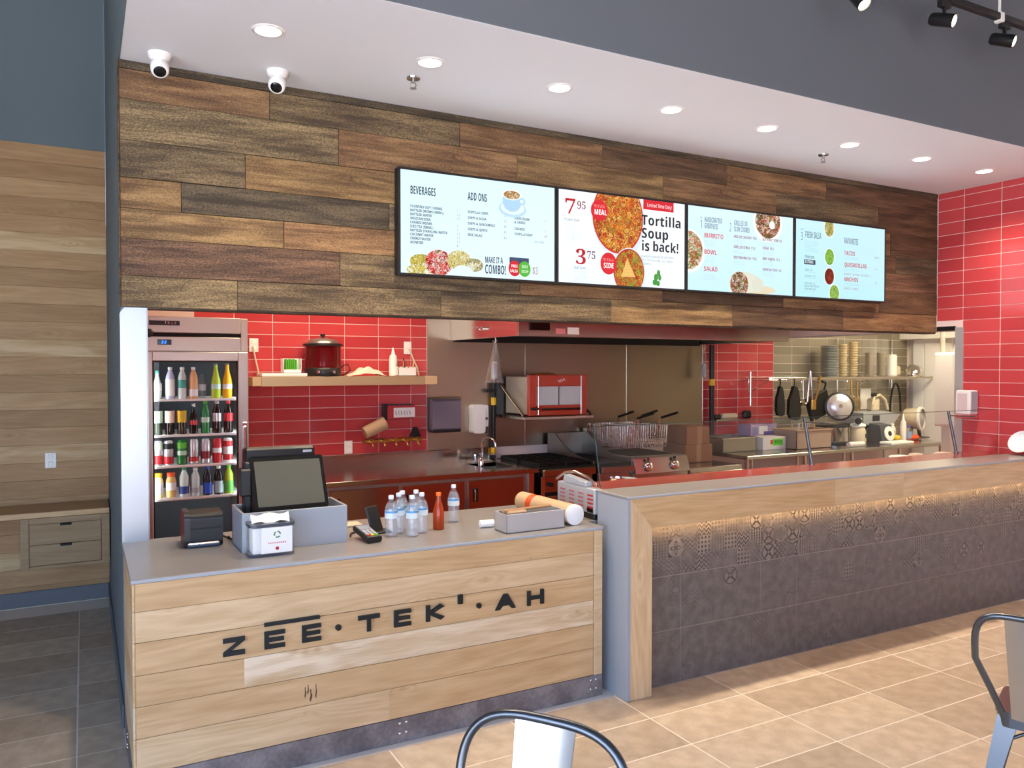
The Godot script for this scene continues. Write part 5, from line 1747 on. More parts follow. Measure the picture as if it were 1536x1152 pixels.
	put(sp, "sight_window", B(Vector3(0.028, 0.125, 0.02), Vector3(0.075, 0.145, 0.03), 0.002), M.black)
	# gas pipe with yellow fittings
	for q in [[3.39, 0.886, 1.7, "black gas pipe with yellow valves between the steel sheets"], [6.09, 0.88, 1.985, "black gas pipe with a yellow band on the red tiles"]]:
		var g := thing("gas_pipe", q[3], "pipe", Vector3(q[0], q[1], -6.65))
		b = MB.new()
		b.cyl(Vector3.ZERO, Vector3(0, q[2] - q[1], 0), 0.021 if q[0] < 4 else 0.028)
		put(g, "pipe", b, M.black)
		for y in ([0.03, 0.5, 0.74] if q[0] < 4 else [0.66]):
			b = MB.new()
			b.cyl(Vector3(0, y, 0), Vector3(0, y + 0.07, 0), 0.026 if q[0] < 4 else 0.032)
			put(g, "fitting", b, M.yellow)
		if q[0] < 4:
			b = MB.new()
			b.box(Vector3(-0.09, 0.62, -0.01), Vector3(0.02, 0.65, 0.02), 0.004)
			put(g, "valve_handle", b, M.black)


# ---------------------------------------------------------------- cooking line
func utensil_bag(at: Vector3, h: float, w: float, label: String) -> void:
	var o := thing("plastic_bag", label, "bag", at)
	var rows := []
	for i in 12:
		var t := i / 11.0
		var r := w * (0.12 + 0.88 * pow(t, 1.2)) * (1.0 if t < 0.9 else 0.92)
		if i == 0:
			r = w * 0.3
		var row := []
		for j in 17:
			var a := TAU * j / 16.0
			var rr := r * (1.0 + 0.16 * sin(a * 3.0 + t * 5.0) + 0.08 * sin(a * 7.0))
			row.append(Vector3(cos(a) * rr, -h * t, sin(a) * rr * 0.6))
		rows.append(row)
	var b := MB.new()
	b.sheet(rows)
	put(o, "bag_film", b, M.bag)
	b = MB.new()
	b.tube([Vector3(0, 0.03, 0), Vector3(0.01, 0, 0), Vector3(0, -0.02, 0)], 0.004, 6)
	put(o, "tie", b, M.white)
	put(o, "folded_cord", B(Vector3(-w * 0.35, -h * 0.92, -w * 0.2), Vector3(w * 0.3, -h * 0.5, w * 0.2), 0.012), M.grey_plastic)


func cooking_line() -> void:
	var h := thing("extractor_hood", "long stainless extractor hood over the cooking line", "hood", Vector3(4.44, 1.985, -6.05))
	wput(h, "front_panel", B(Vector3(2.97, 1.985, -5.425), Vector3(5.91, 2.6, -5.40), 0.003), M.steel)
	wput(h, "side_panel", B(Vector3(2.97, 1.985, -6.69), Vector3(2.99, 2.6, -5.425), 0.003), M.steel_bright)
	wput(h, "side_panel", B(Vector3(5.89, 1.985, -6.69), Vector3(5.91, 2.6, -5.425), 0.003), M.steel)
	wput(h, "hood_top", B(Vector3(2.97, 2.6, -6.69), Vector3(5.91, 2.62, -5.4)), M.steel_dull)
	wput(h, "gutter", B(Vector3(2.99, 1.985, -5.50), Vector3(5.89, 2.0, -5.425), 0.002), M.steel)
	wput(h, "hood_shade_strip", B(Vector3(2.995, 1.972, -6.69), Vector3(5.885, 2.06, -6.61), 0.004), M.iron)  # added dark strip standing for the shade up inside the hood
	for i in 6:
		var f := MB.new()
		f.T = Transform3D(Basis(Vector3.RIGHT, 0.75), Vector3(3.0 + i * 0.483, 2.05, -5.62))
		f.box(Vector3(0.005, 0, -0.9), Vector3(0.478, 0.04, 0.0), 0.004)
		wput(h, "grease_filter", f, M.steel_dull)
	wput(h, "switch_box", B(Vector3(3.07, 2.03, -5.405), Vector3(3.25, 2.11, -5.385), 0.004), M.black_gloss)
	wput(h, "notice", B(Vector3(3.42, 1.985 + 0.02, -5.401), Vector3(3.53, 2.06, -5.398)), M.paper)
	wput(h, "notice", B(Vector3(3.31, 1.985 + 0.02, -5.401), Vector3(3.40, 2.05, -5.398)), mat(hex("d8828a"), 0.7))
	var kn := MB.new()
	for dz in [-0.035, 0.035]:
		kn.cyl(Vector3(2.97, 2.065, -6.02 + dz), Vector3(2.94, 2.065, -6.02 + dz), 0.014)
	kn.box(Vector3(2.948, 2.055, -6.06), Vector3(2.956, 2.075, -5.98), 0.003)
	wput(h, "latch", kn, M.chrome)
	utensil_bag(Vector3(2.98, 1.962, -5.82), 0.35, 0.085, "clear plastic bag hanging from the fridge end of the hood")
	utensil_bag(Vector3(5.9, 1.962, -6.56), 0.36, 0.075, "clear plastic bag hanging at the dish room end of the hood")
	# salamander on its bracket shelf
	var br := thing("bracket_shelf", "narrow steel bracket shelf under the red grill oven", "shelf", Vector3(3.8, 1.27, -6.45))
	wput(br, "shelf_board", B(Vector3(3.43, 1.27, -6.685), Vector3(4.17, 1.296, -6.13), 0.003), M.steel)
	for x in [3.445, 4.155]:
		var q := MB.new()
		q.tube([Vector3(x, 1.62, -6.68), Vector3(x, 1.30, -6.16)], 0.013, 8)
		wput(br, "brace", q, M.steel)
	wput(br, "wall_plate", B(Vector3(3.43, 1.29, -6.69), Vector3(3.51, 1.66, -6.67), 0.002), M.dark_grey)
	var o := thing("grill_oven", "red fronted salamander grill oven with a reflection painted into its pale glass window", "oven", Vector3(3.83, 1.297, -6.42))
	wput(o, "housing", B(Vector3(3.525, 1.31, -6.66), Vector3(4.135, 1.655, -6.23), 0.006), mat(hex("bdb9ae"), 0.35, 0.4))
	var fr := MB.new()
	for r in [[3.52, 1.30, 3.60, 1.672], [4.085, 1.30, 4.14, 1.672], [3.60, 1.566, 4.085, 1.672], [3.60, 1.30, 4.085, 1.345]]:
		fr.box(Vector3(r[0], r[1], -6.245), Vector3(r[2], r[3], -6.195), 0.006)
	wput(o, "front_frame", fr, M.red_enamel)
	wput(o, "glass_window", B(Vector3(3.60, 1.395, -6.235), Vector3(4.085, 1.566, -6.222)), mat(hex("c6cfce"), 0.12))  # pale colour stands for windows reflected in the glass
	wput(o, "window_bar", B(Vector3(3.842, 1.395, -6.223), Vector3(3.848, 1.566, -6.214)), M.black)
	wput(o, "lower_rail", B(Vector3(3.60, 1.345, -6.24), Vector3(4.085, 1.395, -6.205), 0.004), M.red_enamel)
	var lg := MB.new()
	var pts := []
	for i in 20:
		var t := i / 19.0
		pts.append(Vector3(3.82 + 0.08 * t, 1.61 + 0.012 * sin(t * 18.0) + 0.02 * t, -6.193))
	lg.tube(pts, 0.003, 5)
	wput(o, "script_badge", lg, M.white)
	var gh := MB.new()
	gh.cyl(Vector3(3.64, 1.36, -6.17), Vector3(4.05, 1.36, -6.17), 0.008)
	gh.cyl(Vector3(3.66, 1.36, -6.17), Vector3(3.66, 1.36, -6.21), 0.006)
	gh.cyl(Vector3(4.03, 1.36, -6.17), Vector3(4.03, 1.36, -6.21), 0.006)
	wput(o, "handle", gh, M.black)
	for x in [3.545, 3.57, 3.595]:
		var k := MB.new()
		k.cyl(Vector3(x, 1.365, -6.195), Vector3(x, 1.365, -6.17), 0.014, 0.011)
		wput(o, "dial", k, M.black)
	for x in [3.61, 4.07]:
		var k := MB.new()
		k.cyl(Vector3(x, 1.31, -6.19), Vector3(x, 1.66, -6.19), 0.005)
		wput(o, "guard_rod", k, M.chrome)
	var tg := MB.new()
	tg.tube([Vector3(-0.13, 0.012, 0), Vector3(0.02, 0.03, 0.02), Vector3(0.12, 0.012, 0.03)], 0.01, 8)
	var tgo := put(self, "oven_tool", tg, M.brass)
	tgo.position = Vector3(3.72, 1.656, -6.3)
	tag(tgo, "yellowish handled tool lying on top of the red grill oven", "tool")
	# range
	var r := thing("range", "black and steel gas range with iron burner grates", "range", Vector3(3.72, 0, -6.2))
	wput(r, "body", B(Vector3(3.43, 0.1, -6.66), Vector3(3.97, 0.86, -5.86), 0.004), M.black)
	wput(r, "range_top", B(Vector3(3.425, 0.86, -6.66), Vector3(3.975, 0.88, -5.80), 0.004), M.iron)
	wput(r, "front_rail", B(Vector3(3.43, 0.80, -5.87), Vector3(3.975, 0.868, -5.79), 0.01), M.steel)
	wput(r, "control_panel", B(Vector3(3.45, 0.66, -5.87), Vector3(3.97, 0.795, -5.85), 0.003), M.steel)
	wput(r, "corner_post", B(Vector3(3.425, 0.08, -5.87), Vector3(3.465, 0.80, -5.82), 0.004), M.steel_bright)
	var od := wput(r, "oven_door", B(Vector3(3.47, 0.14, -5.87), Vector3(3.97, 0.63, -5.835), 0.005), M.steel)
	var hh := MB.new()
	hh.cyl(Vector3(3.5, 0.58, -5.80), Vector3(3.97, 0.58, -5.80), 0.012)
	hh.cyl(Vector3(3.53, 0.58, -5.80), Vector3(3.53, 0.58, -5.84), 0.008)
	hh.cyl(Vector3(3.94, 0.58, -5.80), Vector3(3.94, 0.58, -5.84), 0.008)
	put(od, "handle", hh, M.steel_bright)
	for i in 4:
		var k := MB.new()
		k.cyl(Vector3(3.53 + i * 0.13, 0.73, -5.85), Vector3(3.53 + i * 0.13, 0.73, -5.815), 0.022, 0.018)
		wput(r, "dial", k, M.black)
	for i in 2:
		for j in 2:
			var g := MB.new()
			var cx := 3.565 + i * 0.27
			var cz := -6.42 + j * 0.4
			for k in 4:
				g.box(Vector3(cx - 0.13, 0.9, cz - 0.15 + k * 0.1 - 0.006), Vector3(cx + 0.13, 0.916, cz - 0.15 + k * 0.1 + 0.006), 0.003)
			for x in [-0.13, 0.0, 0.13]:
				g.box(Vector3(cx + x - 0.006, 0.878, cz - 0.16), Vector3(cx + x + 0.006, 0.912, cz + 0.16), 0.003)
			g.cyl(Vector3(cx, 0.88, cz), Vector3(cx, 0.9, cz), 0.045, 0.04)
			wput(r, "burner_grate", g, M.iron)
	# griddle
	var gd := thing("griddle", "steel griddle with a tall splash guard beside the range", "griddle", Vector3(4.2, 0, -6.2))
	wput(gd, "body", B(Vector3(4.005, 0.1, -6.66), Vector3(4.36, 0.80, -5.82), 0.004), M.steel)
	wput(gd, "griddle_plate", B(Vector3(4.005, 0.80, -6.64), Vector3(4.36, 0.885, -5.80), 0.004), M.iron)
	wput(gd, "back_splash", B(Vector3(3.99, 0.885, -6.64), Vector3(4.365, 1.10, -6.61), 0.003), M.steel_dull)
	for x in [3.985, 4.363]:
		var s := MB.new()
		s.T = Transform3D(Basis(Vector3(0, 0, 1), Vector3(0, 1, 0), Vector3(-1, 0, 0)), Vector3(x, 0, 0))
		var po := PackedVector2Array([Vector2(-6.64, 0.85), Vector2(-5.85, 0.85), Vector2(-5.85, 0.905)])
		for i in 7:
			var t := i / 6.0
			po.append(Vector2(lerpf(-5.95, -6.5, t), 0.91 + 0.19 * t * t))
		po.append(Vector2(-6.64, 1.10))
		s.prism(po, -0.006, 0.006)
		wput(gd, "side_splash", s, M.steel_dull)
	var fg := wput(gd, "front_rail", B(Vector3(4.005, 0.80, -5.80), Vector3(4.36, 0.86, -5.75), 0.006), M.steel)
	fg.set_meta("label", "polished front rail")
	# fryer with baskets
	var f := thing("deep_fryer", "stainless deep fryer with chrome knobs and raised baskets", "fryer", Vector3(4.72, 0, -6.2))
	wput(f, "body", B(Vector3(4.385, 0.1, -6.66), Vector3(5.02, 0.77, -5.80), 0.004), M.steel)
	var fp := MB.new()
	fp.T = Transform3D(Basis(Vector3.RIGHT, -0.35), Vector3(0, 0.77, -5.76))
	fp.box(Vector3(4.385, 0.0, -0.02), Vector3(5.02, 0.15, 0.0), 0.003)
	wput(f, "control_panel", fp, M.steel)
	wput(f, "fryer_top", B(Vector3(4.385, 0.77, -6.64), Vector3(5.02, 0.915, -5.83), 0.005), M.steel_dull)
	wput(f, "oil_vat", B(Vector3(4.45, 0.912, -6.5), Vector3(4.96, 0.918, -5.95)), M.iron)
	wput(f, "flue_riser", B(Vector3(4.40, 0.9, -6.66), Vector3(5.03, 1.14, -6.6), 0.004), M.steel)
	wput(f, "basket_rail", B(Vector3(4.40, 1.17, -6.575), Vector3(5.0, 1.185, -6.56), 0.003), M.chrome)
	for x in [4.53, 4.84]:
		var k := MB.new()
		k.lathe([[0.045, 0], [0.045, 0.012], [0.034, 0.03], [0.012, 0.034], [0, 0.034]], 18, MB.along(Vector3(x, 0.835, -5.775), Vector3(x, 0.87, -5.68)))
		wput(f, "dial", k, M.chrome)
		k = MB.new()
		k.box(Vector3(x - 0.012, 0.885, -5.79), Vector3(x + 0.012, 0.915, -5.765), 0.004)
		wput(f, "dial_pointer", k, M.black)
	var spots := [[4.53, -6.12, "wire fry basket with a black handle, nearest the griddle"], [4.81, -6.12, "wire fry basket with a black handle, farthest from the griddle"], [4.53, -6.42, "fry basket hung behind the one nearest the griddle"], [4.81, -6.42, "fry basket hung at the back of the fryer, beside the flue"]]
	var src: Node3D
	for i in 4:
		var at := Vector3(spots[i][0], 0.98, spots[i][1])
		if i > 0:
			dup(src, at, spots[i][2], "fry baskets")
			continue
		src = thing("fry_basket", spots[i][2], "basket", at, "fry baskets")
		var w := MB.new()
		var q := func(a: Vector3, b: Vector3, rr: float) -> void:
			w.cyl(a, b, rr, -1, 5)
		for k in 9:
			var x := -0.12 + k * 0.03
			q.call(Vector3(x * 0.9, 0, 0.12), Vector3(x, 0.21, 0.13), 0.0028)
			q.call(Vector3(x * 0.9, 0, -0.12), Vector3(x, 0.21, -0.13), 0.0028)
			q.call(Vector3(x * 0.9, 0, -0.12), Vector3(x * 0.9, 0, 0.12), 0.0028)
		for k in 8:
			var z := -0.12 + k * 0.0343
			q.call(Vector3(-0.108, 0, z), Vector3(-0.12, 0.21, z), 0.0028)
			q.call(Vector3(0.108, 0, z), Vector3(0.12, 0.21, z), 0.0028)
		for k in 5:
			var y := 0.005 + k * 0.05
			var g := 0.9 + 0.1 * y / 0.21
			for s in [-1, 1]:
				q.call(Vector3(-0.12 * g, y, 0.13 * s * g), Vector3(0.12 * g, y, 0.13 * s * g), 0.0032)
				q.call(Vector3(0.12 * s * g, y, -0.13 * g), Vector3(0.12 * s * g, y, 0.13 * g), 0.0032)
		put(src, "wire_cage", w, M.chrome)
		var hd := MB.new()
		hd.tube([Vector3(-0.04, 0.12, 0.135), Vector3(-0.012, 0.24, 0.15), Vector3(0.0, 0.29, 0.2)], 0.005, 6)
		hd.tube([Vector3(0.04, 0.12, 0.135), Vector3(0.012, 0.24, 0.15), Vector3(0.0, 0.29, 0.2)], 0.005, 6)
		put(src, "handle_wire", hd, M.chrome)
		hd = MB.new()
		hd.tube([Vector3(0, 0.285, 0.19), Vector3(0, 0.345, 0.42)], 0.012, 8)
		put(src, "handle_grip", hd, M.black)
	# beside the fryer
	var bx := [[5.25, 0.79, -6.45, 5.60, 0.965, -6.1, "lower of two brown cartons stacked beside the fryer"], [5.28, 0.966, -6.43, 5.58, 1.145, -6.12, "upper of two brown cartons stacked beside the fryer"]]
	for b in bx:
		var c := thing("carton", b[6], "box", Vector3((b[0] + b[3]) / 2, b[1], (b[2] + b[5]) / 2))
		wput(c, "box", B(Vector3(b[0], b[1], b[2]), Vector3(b[3], b[4], b[5]), 0.004), mat(hex("9a6a48"), 0.7))
		wput(c, "tape", B(Vector3(b[0] + 0.14, b[1] + 0.001, b[2] - 0.001), Vector3(b[0] + 0.2, b[4] + 0.001, b[5] + 0.001)), mat(hex("b08a62"), 0.4))
	var lu := thing("low_cooler", "low steel cooler drawer unit with a yellow label beside the fryer", "cooler", Vector3(5.38, 0, -6.1))
	wput(lu, "body", B(Vector3(5.04, 0.08, -6.66), Vector3(5.70, 0.785, -5.79), 0.004), M.steel)
	for q in [[5.05, 5.37], [5.38, 5.69]]:
		wput(lu, "drawer", B(Vector3(q[0], 0.4, -5.79), Vector3(q[1], 0.74, -5.765), 0.003), M.steel)
	wput(lu, "warning_label", B(Vector3(5.13, 0.715, -5.766), Vector3(5.33, 0.738, -5.7635)), mat(hex("d8b43a"), 0.6))


# ---------------------------------------------------------------- long table at the back right
func prep_table() -> void:
	var t := thing("prep_table", "long stainless prep table running into the dish room", "table", Vector3(7.3, 0, -6.2))
	wput(t, "table_top", B(Vector3(5.74, 0.825, -6.66), Vector3(8.95, 0.862, -5.76), 0.004), M.steel)
	for x in [5.8, 6.62, 7.35, 8.15, 8.9]:
		for z in [-5.83, -6.58]:
			var l := MB.new()
			l.cyl(Vector3(x, 0, z), Vector3(x, 0.825, z), 0.02, -1, 12)
			wput(t, "leg", l, M.steel_bright)
	wput(t, "undershelf", B(Vector3(5.78, 0.25, -6.6), Vector3(8.92, 0.27, -5.83), 0.003), M.steel_dull)
	var p := thing("deep_pan", "deep steel food pan at the fryer end of the prep table", "pan", Vector3(5.96, 0.863, -6.3))
	var b := MB.new()
	b.box(Vector3(-0.22, 0, -0.16), Vector3(0.24, 0.008, 0.2))
	b.box(Vector3(-0.22, 0, 0.192), Vector3(0.24, 0.145, 0.2), 0.003)
	b.box(Vector3(-0.22, 0, -0.16), Vector3(0.24, 0.145, -0.152), 0.003)
	b.box(Vector3(-0.22, 0, -0.16), Vector3(-0.212, 0.145, 0.2), 0.003)
	b.box(Vector3(0.232, 0, -0.16), Vector3(0.24, 0.145, 0.2), 0.003)
	put(p, "pan_body", b, M.steel_dull)
	b = MB.new()
	for r in [[-0.24, -0.18, 0.26, -0.15], [-0.24, 0.19, 0.26, 0.22], [-0.24, -0.15, -0.21, 0.19], [0.23, -0.15, 0.26, 0.19]]:
		b.box(Vector3(r[0], 0.14, r[1]), Vector3(r[2], 0.152, r[3]), 0.003)
	put(p, "rim", b, M.steel)
	var wb := thing("carton", "white carton with a bright green sticker on the prep table", "box", Vector3(6.47, 0.863, -6.2))
	put(wb, "box", B(Vector3(-0.17, 0, -0.1), Vector3(0.17, 0.135, 0.1), 0.003), M.white)
	put(wb, "sticker", B(Vector3(-0.02, 0.045, 0.1), Vector3(0.12, 0.115, 0.102)), M.lime)
	put(wb, "sticker", B(Vector3(-0.06, 0.06, 0.1), Vector3(-0.022, 0.105, 0.102)), M.orange)
	var gb := MB.new()
	for i in 4:
		gb.box(Vector3(0.0 + i * 0.028, 0.07, 0.1021), Vector3(0.016 + i * 0.028, 0.1, 0.1028))
	put(wb, "print", gb, mat(hex("2d7a14"), 0.6))
	var ob := put(self, "carton", B(Vector3(-0.08, 0, -0.08), Vector3(0.08, 0.11, 0.08), 0.003), mat(hex("d8a084"), 0.7))
	ob.position = Vector3(6.31, 0.863, -6.44)
	tag(ob, "small pale orange carton half hidden between steel pan and white carton", "box")
	var pb := thing("carton", "lilac and white carton behind the one with the green sticker", "box", Vector3(6.56, 0.863, -6.48))
	put(pb, "box", B(Vector3(-0.15, 0, -0.1), Vector3(0.24, 0.25, 0.1), 0.003), M.lilac)
	put(pb, "printed_panel", B(Vector3(-0.13, 0.06, 0.1), Vector3(-0.05, 0.22, 0.102)), mat(hex("8f86b4"), 0.6))
	put(pb, "printed_panel", B(Vector3(-0.03, 0.14, 0.1), Vector3(0.1, 0.23, 0.102)), M.paper)
	put(pb, "printed_band", B(Vector3(0.04, 0.13, 0.1), Vector3(0.24, 0.17, 0.103)), M.purple)
	var cb := thing("storage_bin", "large clear brown storage bin on the prep table", "bin", Vector3(6.95, 0.863, -6.15))
	b = MB.new()
	b.box(Vector3(-0.27, 0, -0.16), Vector3(0.27, 0.006, 0.16))
	b.box(Vector3(-0.27, 0, 0.154), Vector3(0.27, 0.2, 0.16))
	b.box(Vector3(-0.27, 0, -0.16), Vector3(-0.264, 0.2, 0.16))
	b.box(Vector3(0.264, 0, -0.16), Vector3(0.27, 0.2, 0.16))
	b.box(Vector3(-0.27, 0, -0.16), Vector3(0.27, 0.2, -0.154))
	put(cb, "bin_body", b, mat(hex("b39a86"), 0.3))
	b = MB.new()
	for r in [[-0.285, -0.175, 0.285, -0.155], [-0.285, 0.155, 0.285, 0.175], [-0.285, -0.155, -0.265, 0.155], [0.265, -0.155, 0.285, 0.155]]:
		b.box(Vector3(r[0], 0.192, r[1]), Vector3(r[2], 0.205, r[3]), 0.003)
	put(cb, "rim", b, M.kraft)
	for i in 5:
		var tb := MB.new()
		tb.tube([Vector3(0, 0, 0), Vector3(0.02 * sin(i * 1.7), 0.25 + 0.012 * i, 0.015 * cos(i))], 0.008, 6)
		var to := put(self, "serving_tool", tb, [M.cream, M.white, M.steel_bright, M.cream, M.brass][i])
		to.position = Vector3(6.74 + i * 0.09, 0.872, -6.12)
		tag(to, ["cream handled tool standing in the storage bin, nearest the white carton", "white handled tool standing second in the storage bin", "steel handled tool standing in the middle of the storage bin", "cream handled tool standing fourth in the storage bin", "brass coloured tool standing at the pot end of the storage bin"][i], "utensil")
	var pt := thing("soup_pot", "dark polished stock pot on the prep table under the hanging lid", "pot", Vector3(7.62, 0.863, -6.3))
	b = MB.new()
	b.lathe([[0, 0], [0.17, 0], [0.175, 0.015], [0.175, 0.18], [0.182, 0.19], [0.182, 0.2], [0.172, 0.2]], 32)
	put(pt, "pot_body", b, M.chrome)
	b = MB.new()
	b.lathe([[0.18, 0.19], [0.192, 0.194], [0.19, 0.206], [0.08, 0.212], [0, 0.213]], 32)
	put(pt, "lid", b, M.iron)
	b = MB.new()
	b.lathe([[0.176, 0.0], [0.188, 0.003], [0.188, 0.026], [0.176, 0.028]], 32)
	put(pt, "base_band", b, M.black)
	# small appliances
	var mx := thing("juicer", "cream coloured countertop juicer beside the stock pot", "appliance", Vector3(8.02, 0.863, -6.28))
	b = MB.new()
	b.lathe([[0, 0], [0.09, 0], [0.094, 0.02], [0.088, 0.13], [0.075, 0.16], [0.07, 0.17]], 20)
	put(mx, "base", b, M.cream)
	b = MB.new()
	b.lathe([[0, 0.17], [0.075, 0.17], [0.09, 0.19], [0.082, 0.21], [0.045, 0.22], [0.04, 0.28], [0, 0.285]], 20)
	put(mx, "bowl_top", b, M.white_gloss)
	b = MB.new()
	b.lathe([[0, -0.02], [0.035, -0.02], [0.04, 0.0], [0.035, 0.02], [0, 0.02]], 16, MB.along(Vector3(-0.06, 0.25, 0.05), Vector3(-0.1, 0.25, 0.12)))
	put(mx, "spout", b, M.black)
	put(mx, "switch_plate", B(Vector3(0.01, 0.05, 0.08), Vector3(0.05, 0.1, 0.096), 0.004), M.dark_grey)
	var sc := thing("portion_scale", "grey wedge scale with a round white dial on the prep table", "scale", Vector3(8.25, 0.863, -6.15))
	b = MB.new()
	b.T = Transform3D(Basis(Vector3(0, 0, 1), Vector3(0, 1, 0), Vector3(-1, 0, 0)), Vector3.ZERO)
	b.prism(PackedVector2Array([Vector2(-0.12, 0), Vector2(0.1, 0), Vector2(0.06, 0.2), Vector2(-0.08, 0.22)]), -0.1, 0.1)
	put(sc, "body", b, M.dark_grey)
	b = MB.new()
	b.lathe([[0.085, 0], [0.085, 0.012], [0.075, 0.014], [0, 0.014]], 24, MB.along(Vector3(0.045, 0.1, 0.076), Vector3(0.045, 0.12, 0.176)))
	put(sc, "dial_face", b, M.white_gloss)
	b = MB.new()
	b.lathe([[0.03, 0.012], [0.028, 0.02], [0, 0.021]], 16, MB.along(Vector3(0.045, 0.1, 0.076), Vector3(0.045, 0.12, 0.176)))
	put(sc, "dial_knob", b, M.black)
	var sl := thing("meat_slicer", "grey and steel slicing machine on a stand at the back of the table", "slicer", Vector3(8.5, 0.863, -6.45))
	put(sl, "stand", B(Vector3(-0.22, 0, -0.12), Vector3(0.22, 0.16, 0.1), 0.01), M.dark_grey)
	b = MB.new()
	b.prism(PackedVector2Array([Vector2(-0.32, 0.2), Vector2(-0.32, 0.33), Vector2(0.05, 0.35), Vector2(0.36, 0.30), Vector2(0.2, 0.16), Vector2(-0.05, 0.16)]), -0.14, 0.12)
	put(sl, "body", b, M.grey_plastic)
	put(sl, "control_panel", B(Vector3(-0.16, 0.23, 0.12), Vector3(-0.03, 0.3, 0.126), 0.003), M.black)
	b = MB.new()
	b.box(Vector3(-0.06, 0.34, -0.05), Vector3(0.08, 0.5, 0.05), 0.02)
	put(sl, "food_pusher", b, M.cream)
	b = MB.new()
	b.tube([Vector3(-0.08, 0.42, 0.06), Vector3(-0.05, 0.52, 0.06), Vector3(0.05, 0.54, 0.06), Vector3(0.15, 0.48, 0.06), Vector3(0.2, 0.36, 0.06)], 0.018, 8)
	put(sl, "guard_arm", b, M.cream)
	put(sl, "knob", B(Vector3(-0.1, 0.52, 0.04), Vector3(-0.02, 0.57, 0.08), 0.012), M.black)
	var dm := thing("drum_fan", "round drum shaped steel mixer with a white rim at the table end", "mixer", Vector3(9.1, 0.863, -6.3))
	b = MB.new()
	b.lathe([[0, -0.13], [0.1, -0.13], [0.125, -0.1], [0.13, 0.06]], 28, MB.along(Vector3(0, 0.24, 0), Vector3(0.25, 0.27, 0.8)))
	put(dm, "drum", b, M.cream)
	b = MB.new()
	b.lathe([[0.122, 0.05], [0.15, 0.06], [0.15, 0.085], [0.122, 0.09]], 28, MB.along(Vector3(0, 0.24, 0), Vector3(0.25, 0.27, 0.8)))
	put(dm, "rim", b, M.white)
	b = MB.new()
	b.lathe([[0.122, 0.07], [0.06, 0.075], [0.03, 0.1], [0, 0.1]], 28, MB.along(Vector3(0, 0.24, 0), Vector3(0.25, 0.27, 0.8)))
	put(dm, "face", b, M.grey_plastic)
	b = MB.new()
	b.cyl(Vector3(-0.1, 0, 0), Vector3(-0.06, 0.15, 0), 0.02)
	b.cyl(Vector3(0.1, 0, 0), Vector3(0.06, 0.15, 0), 0.02)
	b.box(Vector3(-0.15, 0, -0.1), Vector3(0.15, 0.015, 0.1), 0.005)
	put(dm, "stand", b, M.dark_grey)
	squeeze(Vector3(8.52, 0.863, -6.05), 0.33, 0.035, M.white, "white pointed squeeze bottle near the far end of the prep table")
	drink("oil_bottle", "clear blue tinted bottle beside the pointed squeeze bottle", "bottle", Vector3(8.62, 0.863, -6.05), 0.19, 0.036, "pet", M.water, mat(hex("8aa6cc"), 0.4), M.blue, [0.2, 0.6])
	drink("oil_bottle", "amber oil bottle behind the pointed squeeze bottle", "bottle", Vector3(8.42, 0.863, -6.2), 0.2, 0.045, "pet", mat(hex("c88a1c"), 0.15), null, M.brass)
	drink("oil_bottle", "white labelled bottle between amber oil and the squeeze bottle", "bottle", Vector3(8.56, 0.863, -6.22), 0.2, 0.04, "pet", M.white_gloss, M.cream, M.white, [0.2, 0.6])
	var lem := MB.new()
	lem.lathe([[0, 0], [0.028, 0.006], [0.042, 0.03], [0.038, 0.06], [0.016, 0.078], [0, 0.08]], 16)
	var lo := put(self, "lemon", lem, M.yellow)
	lo.position = Vector3(8.40, 0.863, -6.04)
	tag(lo, "yellow lemon on the prep table in front of the amber oil", "fruit")
	var pn := put(self, "paper_sheets", B(Vector3(-0.2, 0, -0.08), Vector3(0.2, 0.03, 0.08), 0.008), M.paper)
	pn.position = Vector3(8.2, 0.863, -5.9)
	tag(pn, "stack of white papers lying before the grey scale", "paper")
	var tw := put(self, "folded_towel", B(Vector3(-0.1, 0, -0.07), Vector3(0.1, 0.06, 0.07), 0.025), M.orange)
	tw.position = Vector3(8.8, 0.863, -6.15)
	tag(tw, "folded orange towel at the far end of the prep table", "towel")
	var rl := MB.new()
	rl.cyl(Vector3(-0.12, 0.028, 0), Vector3(0.12, 0.028, 0), 0.028)
	var ro := put(self, "paper_roll", rl, M.white)
	ro.position = Vector3(7.5, 0.863, -5.9)
	tag(ro, "small white roll lying before the stock pot", "roll")


func hung(called: String, label: String, cat: String, at: Vector3, shape: MB, m: Material) -> void:
	var o := put(self, called, shape, m)
	o.position = at
	tag(o, label, cat)


